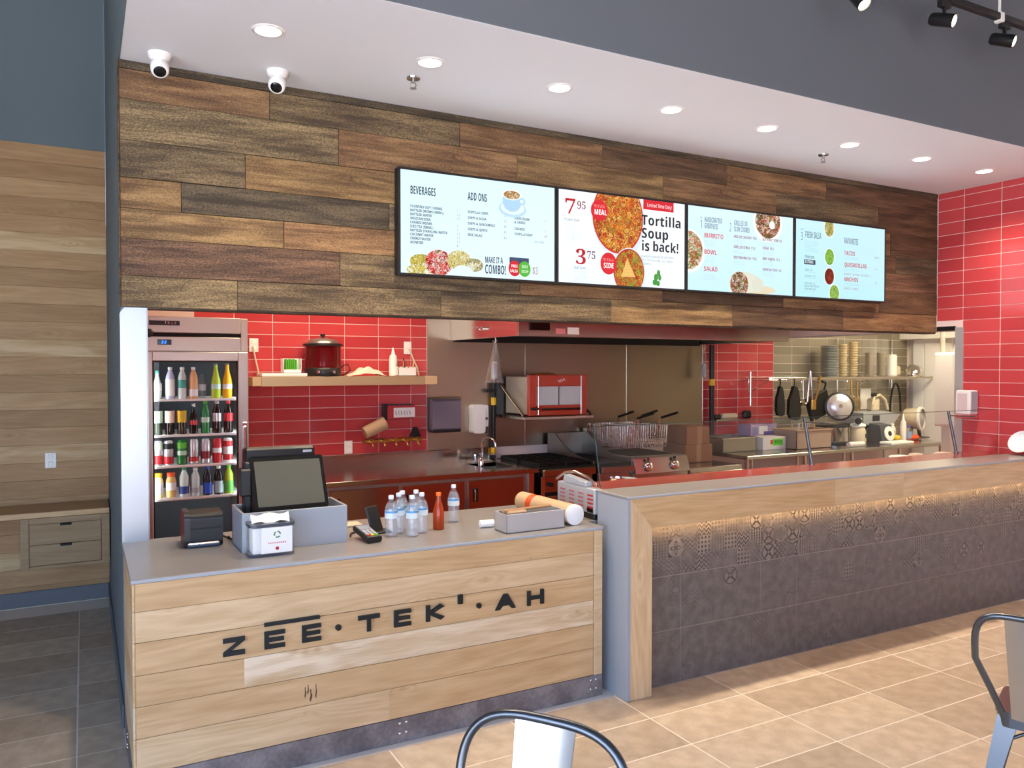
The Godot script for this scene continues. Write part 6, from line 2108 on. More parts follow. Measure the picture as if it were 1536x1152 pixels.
# ---------------------------------------------------------------- wire shelf over the long table
func wire_shelf() -> void:
	var s := thing("wire_shelf", "chrome wire wall shelf loaded with lids and cups", "shelf", Vector3(8.0, 1.6, -6.48))
	var b := MB.new()
	for z in [-6.66, -6.48, -6.31]:
		b.cyl(Vector3(6.6, 1.622, z), Vector3(9.45, 1.622, z), 0.006, -1, 6)
	b.cyl(Vector3(6.6, 1.60, -6.31), Vector3(9.45, 1.60, -6.31), 0.006, -1, 6)
	for i in 57:
		var x := 6.6 + i * 0.05
		b.tube([Vector3(x, 1.624, -6.66), Vector3(x, 1.624, -6.31), Vector3(x + 0.02, 1.60, -6.308)], 0.0035, 4)
	wput(s, "wire_deck", b, M.chrome)
	wput(s, "front_rail", B(Vector3(6.88, 1.602, -6.304), Vector3(9.45, 1.622, -6.3), 0.001), M.steel_pale)  # added pale strip standing for glare along the front wires
	for x in [6.65, 7.5, 8.3, 9.1]:
		b = MB.new()
		b.tube([Vector3(x, 1.61, -6.33), Vector3(x, 1.45, -6.66), Vector3(x, 1.62, -6.66)], 0.009, 6)
		wput(s, "bracket", b, M.chrome)
	for x in [8.12, 9.14]:
		b = MB.new()
		b.cyl(Vector3(x, 1.1, -6.66), Vector3(x, 2.1, -6.66), 0.012, -1, 8)
		wput(s, "wall_rail", b, M.chrome)
	# stacks
	var lid := MB.new()
	lid.lathe([[0.085, 0.0], [0.102, 0.002], [0.102, 0.009], [0.093, 0.013], [0.04, 0.017], [0, 0.017]], 24)
	var lm := mat(hex("8f938f"), 0.25)
	for i in 20:
		lid_at(lid, i, lm)
	var cup := MB.new()
	cup.lathe([[0.0, 0.0], [0.037, 0.0], [0.046, 0.012], [0.053, 0.024], [0.053, 0.03], [0.047, 0.03]], 18)
	var cup_mesh := cup.done()
	var cm := mat(hex("d9c79c"), 0.5)
	for q in [[7.99, 13, "cream paper bowl in the stack nearest the lids", "cream bowls nearest the lids"], [8.18, 14, "cream paper bowl in the second stack along the wire shelf", "cream bowls in the second stack"]]:
		for i in q[1]:
			var o := put(self, "paper_bowl", cup_mesh, cm)
			o.position = Vector3(q[0] + 0.003 * sin(i * 1.9), 1.629 + i * 0.0297, -6.48)
			tag(o, q[2], "bowl", q[3])
	for q in [[8.47, 0.062, 0.46, "tall clear sleeve of cups on the wire shelf, nearest the cream bowls"], [8.69, 0.064, 0.46, "tall clear sleeve of cups on the wire shelf, farther from the bowls"]]:
		var o := thing("cup_sleeve", q[3], "cup sleeve", Vector3(q[0], 1.629, -6.48))
		b = MB.new()
		b.box(Vector3(-q[1], 0, -q[1]), Vector3(q[1], q[2], q[1]), 0.01)
		put(o, "clear_sleeve", b, M.clear)
		for i in 12:
			b = MB.new()
			b.lathe([[0, 0], [0.04, 0], [0.052, 0.02], [0.054, 0.024]], 16)
			var c := put(o, "cup", b, mat(hex("a99a80"), 0.5))
			c.position = Vector3(0, 0.008 + i * 0.0235, 0)
	var sm := thing("takeout_tub", "white ribbed tub stack on the wire shelf beside the clear sleeves", "tub", Vector3(8.9, 1.629, -6.48))
	b = MB.new()
	var pr := [[0, 0], [0.05, 0]]
	for i in 9:
		pr.append([0.058, 0.01 + i * 0.028])
		pr.append([0.054, 0.024 + i * 0.028])
	pr.append([0.048, 0.27])
	pr.append([0, 0.275])
	b.lathe(pr, 18)
	put(sm, "tubs", b, M.white)
	hung("takeout_tub", "low cream tub on the wire shelf beside the steel mixing bowl", "tub", Vector3(9.04, 1.629, -6.54), B(Vector3(-0.055, 0, -0.05), Vector3(0.055, 0.13, 0.05), 0.02), M.cream)
	for q in [[9.24, 0.0, "upturned steel mixing bowl at the end of the wire shelf"]]:
		b = MB.new()
		b.lathe([[0.118, 0.0], [0.122, 0.008], [0.115, 0.05], [0.09, 0.105], [0.05, 0.138], [0, 0.143]], 28)
		hung("mixing_bowl", q[2], "bowl", Vector3(q[0], 1.629, -6.42 + q[1]), b, M.steel_bright)
	# hanging from the shelf front
	for q in [[6.76, 0.33, 0.062, "narrow black oven glove hanging at the red tile end of the wire shelf"], [6.98, 0.38, 0.095, "wide black oven glove hanging second under the wire shelf"]]:
		b = MB.new()
		var w: float = q[2]
		var h: float = q[1]
		b.prism(PackedVector2Array([Vector2(-w * 0.2, 0), Vector2(w * 0.2, 0), Vector2(w * 0.6, -h * 0.15), Vector2(w * 0.8, -h * 0.4), Vector2(w, -h * 0.75), Vector2(w * 0.8, -h * 0.97), Vector2(w * 0.2, -h), Vector2(-w * 0.6, -h * 0.97), Vector2(-w, -h * 0.8), Vector2(-w * 0.9, -h * 0.4), Vector2(-w * 0.5, -h * 0.2)]), -0.02, 0.02)
		b.tube([Vector3(0, 0.09, 0), Vector3(0, 0.04, 0.005), Vector3(0, -0.01, 0)], 0.007, 6)
		hung("oven_glove", q[3], "glove", Vector3(q[0], 1.53, -6.30), b, M.rubber)
	b = MB.new()
	b.tube([Vector3(0, 0, 0), Vector3(-0.02, -0.16, 0.01), Vector3(-0.03, -0.36, 0)], 0.012, 6)
	b.tube([Vector3(0.02, 0, 0), Vector3(0.02, -0.16, 0.01), Vector3(0.05, -0.36, 0)], 0.012, 6)
	hung("tongs", "steel tongs hanging between oven glove and black pan", "tongs", Vector3(7.22, 1.7, -6.30), b, M.steel_bright)
	b = MB.new()
	b.tube([Vector3(0.03, 0.02, 0), Vector3(0, -0.1, 0.01), Vector3(-0.06, -0.27, 0)], 0.011, 6)
	b.box(Vector3(-0.11, -0.36, -0.004), Vector3(-0.04, -0.25, 0.004), 0.003)
	hung("spatula", "steel spatula hanging beside the tongs", "utensil", Vector3(7.36, 1.62, -6.29), b, M.brass)
	b = MB.new()
	b.tube([Vector3(0, 0.02, 0), Vector3(0.005, -0.2, 0.0)], 0.008, 6)
	b.lathe([[0, -0.02], [0.04, -0.01], [0.055, 0.02]], 16, Transform3D(Basis.IDENTITY, Vector3(0.005, -0.25, 0)))
	hung("ladle", "steel ladle hanging beside the wide oven glove", "utensil", Vector3(7.11, 1.58, -6.29), b, M.steel_bright)
	b = MB.new()
	b.T = Transform3D(Basis(Vector3.BACK, 0.35), Vector3.ZERO)
	b.box(Vector3(-0.22, -0.17, -0.03), Vector3(0.15, 0.12, 0.02), 0.02)
	b.tube([Vector3(0.1, 0.1, 0), Vector3(0.16, 0.17, 0), Vector3(0.1, 0.22, 0)], 0.012, 6)
	hung("grill_pan", "black square grill pan hanging behind the round lid", "pan", Vector3(7.47, 1.34, -6.36), b, M.iron)
	var ld := thing("pan_lid", "round polished pan lid with a black rim hanging over the stock pot", "lid", Vector3(7.645, 1.29, -6.24))
	var tilt := MB.along(Vector3.ZERO, Vector3(-0.55, 0.12, 0.85))
	b = MB.new()
	b.lathe([[0.145, 0.008], [0.138, 0.016], [0.112, 0.02], [0.108, 0.026], [0.045, 0.034], [0, 0.036]], 36, tilt)
	put(ld, "lid_plate", b, M.lid_plate)
	b = MB.new()
	b.lathe([[0.14, -0.01], [0.164, -0.007], [0.167, 0.005], [0.144, 0.012]], 36, tilt)
	put(ld, "rim", b, M.black)
	b = MB.new()
	b.lathe([[0.01, 0.032], [0.01, 0.045], [0.022, 0.05], [0.02, 0.06], [0, 0.062]], 18, tilt)
	put(ld, "lid_knob", b, M.steel_bright)
	for q in [[7.95, 1.36, "wire whisk hanging beside the round lid"], [8.05, 1.33, "second wire whisk hanging nearer the white notice"]]:
		b = MB.new()
		b.tube([Vector3(0, 0.24, 0), Vector3(0, 0.06, 0)], 0.012, 6)
		for k in 4:
			var a := PI * k / 4.0
			var ring := []
			for i in 11:
				var t := PI * i / 10.0
				ring.append(Vector3(cos(a) * sin(t) * 0.045, 0.06 - 0.085 * (1.0 - cos(t)) , sin(a) * sin(t) * 0.045))
			b.tube(ring, 0.003, 4)
		hung("whisk", q[2], "whisk", Vector3(q[0], q[1], -6.32), b, M.brass)
	hung("notice", "white paper notice taped to the grey green tiles", "notice", Vector3(8.68, 1.34, ZB + 0.009), B(Vector3(-0.1, -0.13, 0), Vector3(0.1, 0.13, 0.003)), M.paper)
	b = MB.new()
	var arch := []
	for i in 13:
		var t := PI * i / 12.0
		arch.append(Vector3(-cos(t) * 0.1, sin(t) * 0.36, 0))
	b.tube(arch, 0.012, 8)
	hung("power_lead", "black lead looping in an arch above the slicing machine", "cable", Vector3(9.0, 1.18, -6.5), b, M.rubber)
	# left end of the shelf, on the red tiles
	b = MB.new()
	b.cyl(Vector3(0, -0.19, 0), Vector3(0, 0.19, 0), 0.013, -1, 8)
	b.cyl(Vector3(0, 0.12, 0), Vector3(0, 0.12, -0.06), 0.008, -1, 6)
	b.cyl(Vector3(0, -0.12, 0), Vector3(0, -0.12, -0.06), 0.008, -1, 6)
	hung("grab_bar", "short upright chrome bar on the red tiles by the wire shelf", "bar", Vector3(6.60, 1.5, -6.58), b, M.chrome)
	var mg := thing("hand_scanner", "cream and black hand tool on a bracket on the red tiles", "tool", Vector3(6.3, 1.165, -6.65))
	put(mg, "bracket", B(Vector3(-0.16, -0.02, -0.04), Vector3(0.17, 0.0, 0.03), 0.004), M.steel)
	put(mg, "body", B(Vector3(-0.08, 0.0, -0.03), Vector3(0.16, 0.06, 0.03), 0.015), M.cream)
	put(mg, "grip", B(Vector3(-0.17, 0.005, -0.02), Vector3(-0.08, 0.05, 0.02), 0.01), M.black)
	hung("black_holder", "small black holder on the red tiles above the lilac carton", "holder", Vector3(6.62, 1.16, -6.66), B(Vector3(-0.055, 0, -0.03), Vector3(0.065, 0.09, 0.03), 0.02), M.black)
	var dp := thing("wall_dispenser", "white dispenser with a red printed band on the red tile edge", "dispenser", Vector3(XR - 0.075, 1.33, -3.9))
	put(dp, "body", B(Vector3(-0.05, 0.03, -0.065), Vector3(0.065, 0.225, 0.055), 0.008), M.white)
	put(dp, "base_band", B(Vector3(-0.052, 0.0, -0.066), Vector3(0.065, 0.03, 0.056), 0.005), mat(hex("c8505a"), 0.5))
	put(dp, "front_label", B(Vector3(-0.053, 0.06, -0.045), Vector3(-0.05, 0.2, 0.035), 0.001), mat(hex("d8c4c4"), 0.6))
	put(dp, "side_window", B(Vector3(-0.03, 0.05, 0.054), Vector3(0.055, 0.215, 0.058), 0.001), M.grey_plastic)


func lid_at(lid: MB, i: int, m: Material) -> void:
	if not faces.has("lid"):
		faces["lid"] = lid.done()
	var o := put(self, "bowl_lid", faces["lid"], m)
	o.position = Vector3(7.77 + 0.002 * sin(i * 2.3), 1.628 + i * 0.0187, -6.48)
	tag(o, "clear grey bowl lid in the tall stack on the wire shelf", "lid", "stacked bowl lids")


# ---------------------------------------------------------------- things on the front counter
func counter_things() -> void:
	var T := 0.9
	# grey riser box with the till in it
	var rb := thing("till_riser", "open grey box standing behind the napkin dispenser", "box", Vector3(0.865, T, -3.86))
	for r in [[0.622, 1.108, -3.732, -3.72, 0.178], [0.622, 0.634, -4.0, -3.732, 0.178], [1.096, 1.108, -4.0, -3.732, 0.178], [0.634, 1.096, -4.0, -3.988, 0.178]]:
		wput(rb, "side_panel", B(Vector3(r[0], T, r[2]), Vector3(r[1], T + r[4], r[3]), 0.0015), M.grey_laminate)
	wput(rb, "shelf", B(Vector3(0.634, T + 0.09, -3.988), Vector3(1.096, T + 0.102, -3.732)), M.grey_laminate)
	var ps := thing("till_screen", "black touch screen till tilted back in the grey box", "till", Vector3(0.86, T + 0.103, -3.87))
	var ft := MB.new()
	ft.box(Vector3(-0.13, 0, -0.09), Vector3(0.15, 0.02, 0.09), 0.008)
	ft.box(Vector3(-0.06, 0.01, -0.06), Vector3(0.1, 0.14, 0.0), 0.012)
	put(ps, "stand", ft, M.black)
	var tl := Transform3D(Basis(Vector3.UP, 0.05) * Basis(Vector3.RIGHT, -0.42), Vector3(0.005, 0.065, 0.085))
	var hs := MB.new()
	hs.T = tl
	hs.prism(rrect(-0.175, 0.0, 0.175, 0.265, 0.012), -0.04, 0.0)
	put(ps, "monitor_housing", hs, M.monitor)
	hs = MB.new()
	hs.T = tl
	hs.box(Vector3(-0.158, 0.022, -0.002), Vector3(0.158, 0.245, 0.0015))
	put(ps, "monitor_glass", hs, mat(hex("5d5c52"), 0.12))  # olive grey stands for the room reflected in the screen
	hs = MB.new()
	hs.box(Vector3(-0.19, 0.25, -0.13), Vector3(0.145, 0.35, -0.05), 0.01)
	put(ps, "rear_display", hs, M.monitor)
	put(ps, "maker_badge", B(Vector3(0.085, 0.32, -0.051), Vector3(0.128, 0.331, -0.0485)), M.grey_plastic)
	hs = MB.new()
	hs.box(Vector3(-0.225, 0.13, -0.06), Vector3(-0.17, 0.26, 0.02), 0.008)
	hs.box(Vector3(-0.2, 0.04, -0.08), Vector3(-0.165, 0.29, -0.01), 0.008)
	put(ps, "card_swipe", hs, M.black)
	var ca := MB.new()
	ca.box(Vector3(0.13, 0.0, 0.03), Vector3(0.2, 0.05, 0.1), 0.012)
	var cao := put(self, "cable_bundle", ca, M.card)
	cao.position = Vector3(0.865, T + 0.103, -3.84)
	tag(cao, "small brown bundle inside the grey box beside the till stand", "bundle")
	# napkins
	var nd := thing("napkin_dispenser", "clear napkin dispenser with a white recycling card on the counter", "dispenser", Vector3(0.732, T, -3.653))
	var rot := Basis(Vector3.RIGHT, -PI / 2)
	var b := MB.new()
	b.T = Transform3D(rot, Vector3.ZERO)
	b.prism(rrect(-0.1, -0.062, 0.1, 0.062, 0.03, 6), 0.0, 0.012)
	put(nd, "base", b, M.smoke)
	b = MB.new()
	b.T = Transform3D(rot, Vector3.ZERO)
	b.prism(rrect(-0.1, -0.062, 0.1, 0.062, 0.03, 6), 0.012, 0.132)
	put(nd, "clear_shell", b, M.clear)
	b = MB.new()
	b.T = Transform3D(rot, Vector3.ZERO)
	b.prism(rrect(-0.084, -0.046, 0.084, 0.046, 0.012, 4), 0.014, 0.126)
	put(nd, "napkin_stack", b, M.paper)
	b = MB.new()
	b.T = Transform3D(rot, Vector3.ZERO)
	b.prism(rrect(-0.101, -0.063, 0.101, 0.063, 0.03, 6), 0.132, 0.146)
	put(nd, "lid", b, mat(hex("4a4f5a"), 0.2))
	var cd := put(nd, "printed_card", B(Vector3(-0.052, 0.016, 0.062), Vector3(0.084, 0.13, 0.0645), 0.0005), M.paper)
	b = MB.new()
	for k in 3:
		var a0 := TAU * k / 3.0
		var arc := []
		for i in 6:
			var a := a0 + 1.45 * i / 5.0
			arc.append(Vector3(0.018 + cos(a) * 0.013, 0.098 + sin(a) * 0.013, 0.065))
		b.tube(arc, 0.0032, 5)
	put(cd, "recycling_mark", b, mat(hex("4f8a4a"), 0.6))
	b = MB.new()
	for i in 9:
		b.box(Vector3(-0.022 + i * 0.009, 0.058, 0.0645), Vector3(-0.016 + i * 0.009, 0.064, 0.0652))
	put(cd, "print", b, mat(hex("e08a8a"), 0.6))
	b = MB.new()
	b.lathe([[0.008, 0], [0.008, 0.001], [0, 0.001]], 14, MB.along(Vector3(0.018, 0.036, 0.0645), Vector3(0.018, 0.036, 0.1)))
	put(cd, "red_emblem", b, M.red_plastic)
	var np := MB.new()
	var rows := []
	for i in 7:
		var row := []
		for j in 9:
			var x := -0.085 + 0.165 * j / 8.0
			var z := -0.03 + 0.06 * i / 6.0
			row.append(Vector3(x, 0.148 + 0.034 * sin(PI * i / 6.0) + 0.006 * sin(j * 1.3 + i), z + 0.004 * sin(j * 1.9)))
		rows.append(row)
	rows.reverse()
	np.sheet(rows)
	put(nd, "pulled_napkin", np, M.paper)
	# receipt printer
	var pr := thing("receipt_printer", "rounded black receipt printer standing alone near the fridge", "printer", Vector3(0.487, T, -4.02))
	b = MB.new()
	b.T = Transform3D(Basis(Vector3(0, 0, 1), Vector3(0, 1, 0), Vector3(-1, 0, 0)), Vector3.ZERO)
	b.prism(rrect(-0.085, 0.0, 0.085, 0.158, 0.03, 6), -0.085, 0.065)
	put(pr, "body", b, M.black)
	b = MB.new()
	b.T = Transform3D(Basis(Vector3(0, 0, 1), Vector3(0, 1, 0), Vector3(-1, 0, 0)), Vector3.ZERO)
	b.prism(rrect(-0.09, 0.0, 0.09, 0.165, 0.034, 6), 0.06, 0.085)
	put(pr, "side_cover", b, mat(hex("26282c"), 0.3))
	put(pr, "paper_slot", B(Vector3(-0.07, 0.085, 0.082), Vector3(0.075, 0.09, 0.087)), M.rubber)
	put(pr, "foot_plate", B(Vector3(-0.075, 0.004, 0.08), Vector3(0.07, 0.024, 0.1), 0.006), mat(hex("4a5a70"), 0.2))
	b = MB.new()
	b.tube([Vector3(0.08, 0.03, -0.05), Vector3(0.12, 0.01, -0.03), Vector3(0.13, 0.012, 0.02), Vector3(0.115, 0.03, 0.04)], 0.004, 6)
	b.tube([Vector3(0.08, 0.03, -0.05), Vector3(0.125, 0.006, -0.06), Vector3(0.14, 0.006, 0.0)], 0.004, 6)
	put(pr, "power_lead", b, M.rubber)
	# card terminal and stand
	var ct := thing("card_terminal", "black card terminal with coloured keys beside the water bottles", "card terminal", Vector3(1.205, T + 0.009, -3.72), "", 0.12)
	b = MB.new()
	b.T = Transform3D(Basis(Vector3.RIGHT, 0.18), Vector3(0, 0.008, 0))
	b.prism(rrect(-0.038, 0.0, 0.038, 0.03, 0.01), -0.085, 0.085)
	put(ct, "body", b, M.black)
	b = MB.new()
	b.T = Transform3D(Basis(Vector3.RIGHT, 0.18), Vector3(0, 0.008, 0))
	b.box(Vector3(-0.03, 0.0295, -0.07), Vector3(0.03, 0.032, -0.015))
	put(ct, "terminal_display", b, mat(hex("8f9aa8"), 0.15))
	for i in 4:
		for j in 3:
			b = MB.new()
			b.T = Transform3D(Basis(Vector3.RIGHT, 0.18), Vector3(0, 0.008, 0))
			b.box(Vector3(-0.029 + j * 0.02, 0.029, -0.008 + i * 0.02), Vector3(-0.012 + j * 0.02, 0.034, 0.007 + i * 0.02), 0.002)
			put(ct, "key", b, M.grey_plastic if i < 3 else [M.red_plastic, M.yellow, M.green][j])
	var hb := thing("tablet_holder", "black upright holder behind the card terminal", "holder", Vector3(1.31, T, -3.87))
	b = MB.new()
	b.T = Transform3D(Basis(Vector3.UP, 0.5) * Basis(Vector3.RIGHT, -0.35), Vector3(0, 0.005, 0.01))
	b.box(Vector3(-0.045, 0.0, -0.012), Vector3(0.045, 0.135, 0.0), 0.008)
	put(hb, "cradle", b, M.black)
	put(hb, "foot", B(Vector3(-0.05, 0, -0.04), Vector3(0.06, 0.01, 0.05), 0.004), M.black)
	b = MB.new()
	b.tube([Vector3(-0.05, 0.008, 0.0), Vector3(-0.1, 0.006, -0.04), Vector3(-0.14, 0.006, 0.0), Vector3(-0.16, 0.008, 0.06)], 0.0045, 6)
	put(hb, "power_lead", b, M.rubber)
	var bd := put(self, "wood_board", B(Vector3(-0.09, 0, -0.05), Vector3(0.09, 0.012, 0.05), 0.003), M.cream)
	bd.position = Vector3(1.2, T, -4.1)
	tag(bd, "pale wooden board at the back of the counter beside the grey box", "board")
	# water bottles and hot sauce
	var spots := [[1.338, -3.745, "water bottle nearest the card terminal"], [1.398, -3.80, "water bottle behind the first and the front one of the cluster"], [1.44, -3.86, "water bottle at the back of the cluster, mostly hidden"], [1.432, -3.70, "foremost water bottle of the cluster"], [1.505, -3.755, "water bottle of the cluster nearest the hot sauce"], [1.512, -3.852, "water bottle behind the one nearest the hot sauce"], [1.76, -3.93, "lone water bottle standing behind the hot sauce"]]
	var first: Node3D
	var paper_label := mat(hex("dce8f0"), 0.5)
	for i in 7:
		var at := Vector3(spots[i][0], T, spots[i][1])
		if i:
			dup(first, at, spots[i][2], "water bottles on the counter", i * 0.9)
			continue
		first = thing("water_bottle", spots[i][2], "bottle", at, "water bottles on the counter")
		b = MB.new()
		var pf := [[0.0, 0.0], [0.027, 0.0], [0.0315, 0.006]]
		for k in 6:
			pf.append([0.0315, 0.012 + k * 0.012])
			pf.append([0.0295, 0.018 + k * 0.012])
		pf.append_array([[0.0318, 0.09], [0.0318, 0.128], [0.030, 0.142], [0.022, 0.163], [0.0125, 0.176], [0.0115, 0.19], [0.0, 0.19]])
		b.lathe(pf, 20)
		put(first, "bottle_body", b, M.water)
		b = MB.new()
		b.lathe([[0.0, 0.004], [0.0285, 0.006], [0.0285, 0.14], [0.02, 0.16], [0.0, 0.165]], 16)
		put(first, "water", b, glass(hex("c6def4"), 0.12, 0.05))
		b = MB.new()
		b.lathe([[0.0322, 0.092], [0.0322, 0.128]], 20)
		var lb := put(first, "drink_label", b, paper_label)
		b = MB.new()
		b.lathe([[0.0325, 0.119], [0.0325, 0.128]], 20)
		put(lb, "label_stripe", b, mat(hex("5aa0d8"), 0.5))
		b = MB.new()
		b.lathe([[0.0135, 0.186], [0.0135, 0.201], [0.012, 0.204], [0, 0.204]], 14)
		put(first, "cap", b, mat(hex("d8e8f4"), 0.4))
	drink("hot_sauce_bottle", "red hot sauce bottle with an orange cap among the water bottles", "bottle", Vector3(1.612, T, -3.79), 0.192, 0.0295, "slim", mat(hex("a83a10"), 0.12), null, mat(hex("f06a1c"), 0.4))
	# steel tray of odds and ends
	var tr := thing("steel_tray", "rectangular stainless tray at the end of the service counter", "tray", Vector3(2.035, T, -3.575))
	b = MB.new()
	b.box(Vector3(-0.172, 0.0, -0.065), Vector3(0.172, 0.005, 0.065))
	b.box(Vector3(-0.172, 0.0, 0.061), Vector3(0.172, 0.098, 0.065), 0.001)
	b.box(Vector3(-0.172, 0.0, -0.065), Vector3(0.172, 0.098, -0.061), 0.001)
	b.box(Vector3(-0.172, 0.0, -0.065), Vector3(-0.168, 0.098, 0.065), 0.001)
	b.box(Vector3(0.168, 0.0, -0.065), Vector3(0.172, 0.098, 0.065), 0.001)
	put(tr, "tray_body", b, M.tray)
	var k1 := put(self, "wooden_stick", B(Vector3(-0.15, 0, -0.012), Vector3(0.15, 0.012, 0.012), 0.003), M.card)
	k1.position = Vector3(2.03, T + 0.099, -3.59)
	k1.rotation.y = 0.12
	tag(k1, "thin wooden stick laid across the stainless tray", "stick")
	var k2 := put(self, "paper_packet", B(Vector3(-0.06, 0, -0.045), Vector3(0.06, 0.1, 0.03), 0.01), M.kraft)
	k2.position = Vector3(1.95, T + 0.006, -3.58)
	tag(k2, "brown paper packet standing inside the stainless tray", "packet")
	var tp := MB.new()
	tp.cyl(Vector3(-0.035, 0.02, 0), Vector3(0.04, 0.02, 0.01), 0.02)
	tp.cyl(Vector3(-0.037, 0.02, 0), Vector3(-0.034, 0.02, 0), 0.008)
	var tpo := put(self, "till_roll", tp, M.white)
	tpo.position = Vector3(1.85, T, -3.72)
	tag(tpo, "small white till roll beside the stainless tray", "roll")
	var ru := thing("cardboard_tube", "kraft cardboard tube with a white end cap lying on the counter", "tube", Vector3(2.28, T + 0.0018, -3.8))
	b = MB.new()
	b.cyl(Vector3(-0.015, 0.054, -0.27), Vector3(0.01, 0.054, 0.262), 0.053, -1, 28)
	put(ru, "tube_body", b, M.beige)
	b = MB.new()
	b.lathe([[0.0555, -0.012], [0.0555, 0.006], [0.05, 0.009], [0, 0.009]], 28, MB.along(Vector3(0.01, 0.054, 0.258), Vector3(0.015, 0.054, 0.4)))
	put(ru, "end_cap", b, M.white_gloss)
	b = MB.new()
	b.cyl(Vector3(-0.012, 0.054, -0.155), Vector3(-0.0095, 0.054, -0.105), 0.0536, -1, 28)
	put(ru, "orange_sticker", b, M.orange)
	# panel at the end of the serving ledge
	var ex := put(get_node("service_counter"), "counter_top", B(Vector3(2.41 - 1.28, 0.882, -4.245 + 3.85), Vector3(2.56 - 1.28, 0.9, -3.60 + 3.85), 0.002), M.grey_top)
	ex.name = "counter_top"
	var pn := thing("warmer_controls", "pale grey control box with red printed keys at the ledge end", "control box", Vector3(2.478, T, -3.79))
	put(pn, "foot", B(Vector3(-0.02, 0.0, -0.18), Vector3(0.024, 0.035, 0.185), 0.004), M.black)
	put(pn, "casing", B(Vector3(-0.024, 0.032, -0.195), Vector3(0.026, 0.172, 0.195), 0.006), M.grey_plastic)
	for i in 4:
		for j in 4:
			put(pn, "key_print", B(Vector3(-0.0255, 0.062 + j * 0.022, -0.16 + i * 0.095), Vector3(-0.0235, 0.072 + j * 0.022, -0.105 + i * 0.095)), mat(hex("b06a70"), 0.6) if i < 3 else M.red_plastic)
	put(pn, "display", B(Vector3(-0.026, 0.04, 0.12), Vector3(-0.0235, 0.062, 0.18)), M.black_gloss)
	var hs2 := thing("scoop_rest", "grey ridged rest with a curved steel handle on the control box", "rest", Vector3(2.474, T + 0.173, -3.82))
	b = MB.new()
	for i in 9:
		b.box(Vector3(-0.022, 0, -0.09 + i * 0.026), Vector3(0.024, 0.045 - i * 0.0022, -0.07 + i * 0.026), 0.003)
	b.box(Vector3(-0.02, 0, -0.1), Vector3(0.022, 0.03, 0.14), 0.004)
	put(hs2, "rest_body", b, M.grey_plastic)
	b = MB.new()
	b.tube([Vector3(-0.02, 0.01, -0.17), Vector3(-0.01, 0.055, -0.1), Vector3(0.0, 0.07, 0.0), Vector3(0.01, 0.05, 0.12), Vector3(0.012, 0.015, 0.2)], 0.008, 8)
	put(hs2, "handle", b, M.steel_bright)
	# cold rail behind the ledge with food pans
	var cr := thing("cold_rail", "stainless cold rail with food pans behind the serving ledge", "cold rail", Vector3(4.4, 0, -4.03))
	wput(cr, "rail_body", B(Vector3(2.6, 0.1, -4.2), Vector3(6.3, 0.955, -3.868), 0.004), M.back_panel)
	for i in 9:
		var x := 2.68 + i * 0.4
		var p := wput(cr, "food_pan", B(Vector3(x, 0.95, -4.18), Vector3(x + 0.34, 0.972, -3.89), 0.006), M.steel_bright)
		put(p, "pan_filling", B(Vector3(x + 0.02, 0.965, -4.165), Vector3(x + 0.32, 0.985 + 0.012 * sin(i * 2.0), -3.905), 0.015), mat([hex("d8d2b8"), hex("7a8a3a"), hex("b84a2a"), hex("d8c070"), hex("5a3a28"), hex("e6e0d0"), hex("8a9a4a"), hex("b86a3a"), hex("d8d2b8")][i], 0.7))
	var sp := thing("serving_scoop", "steel serving scoop resting in the food pans behind the glass", "scoop", Vector3(2.92, 1.0, -4.03))
	b = MB.new()
	b.lathe([[0, 0], [0.035, 0.006], [0.05, 0.03], [0.052, 0.055]], 18)
	put(sp, "scoop_bowl", b, M.steel_bright)
	b = MB.new()
	b.tube([Vector3(0.045, 0.045, 0), Vector3(0.12, 0.035, 0.02), Vector3(0.26, 0.0, 0.04)], 0.012, 8)
	put(sp, "handle", b, M.grey_plastic)
	var kp := put(self, "knife_block", B(Vector3(-0.07, 0, -0.05), Vector3(0.07, 0.06, 0.05), 0.01), M.white)
	kp.position = Vector3(5.62, 0.99, -4.02)
	tag(kp, "small white tub in the cold rail near the red wall", "tub")
	# clutter by the red wall end of the ledge
	b = MB.new()
	b.lathe([[0, 0], [0.06, 0.0], [0.085, 0.018], [0.095, 0.036], [0.092, 0.037], [0.08, 0.02], [0.06, 0.005], [0, 0.005]], 28, Transform3D(Basis(Vector3.BACK, 1.0), Vector3(0.04, 0.083, 0)))
	hung("white_dish", "white dish leaning at the far end of the serving ledge", "dish", Vector3(6.27, 1.072, -3.47), b, M.white_gloss)
	for i in 4:
		b = MB.new()
		b.box(Vector3(-0.06, 0, -0.05), Vector3(0.05 + 0.01 * i, 0.045 + 0.012 * (i % 2), 0.05), 0.02)
		hung("dish_cloth", ["crumpled grey cloth nearest the second strut on the ledge", "pale cloth beside the crumpled grey one on the ledge", "dark cloth on the ledge under the red tiles", "cream cloth on the ledge closest to the white dish"][i], "cloth", Vector3(5.76 + i * 0.135, 0.99, -4.09 + 0.02 * i), b, [M.dark_grey, M.cream, M.black, M.cloth][i])


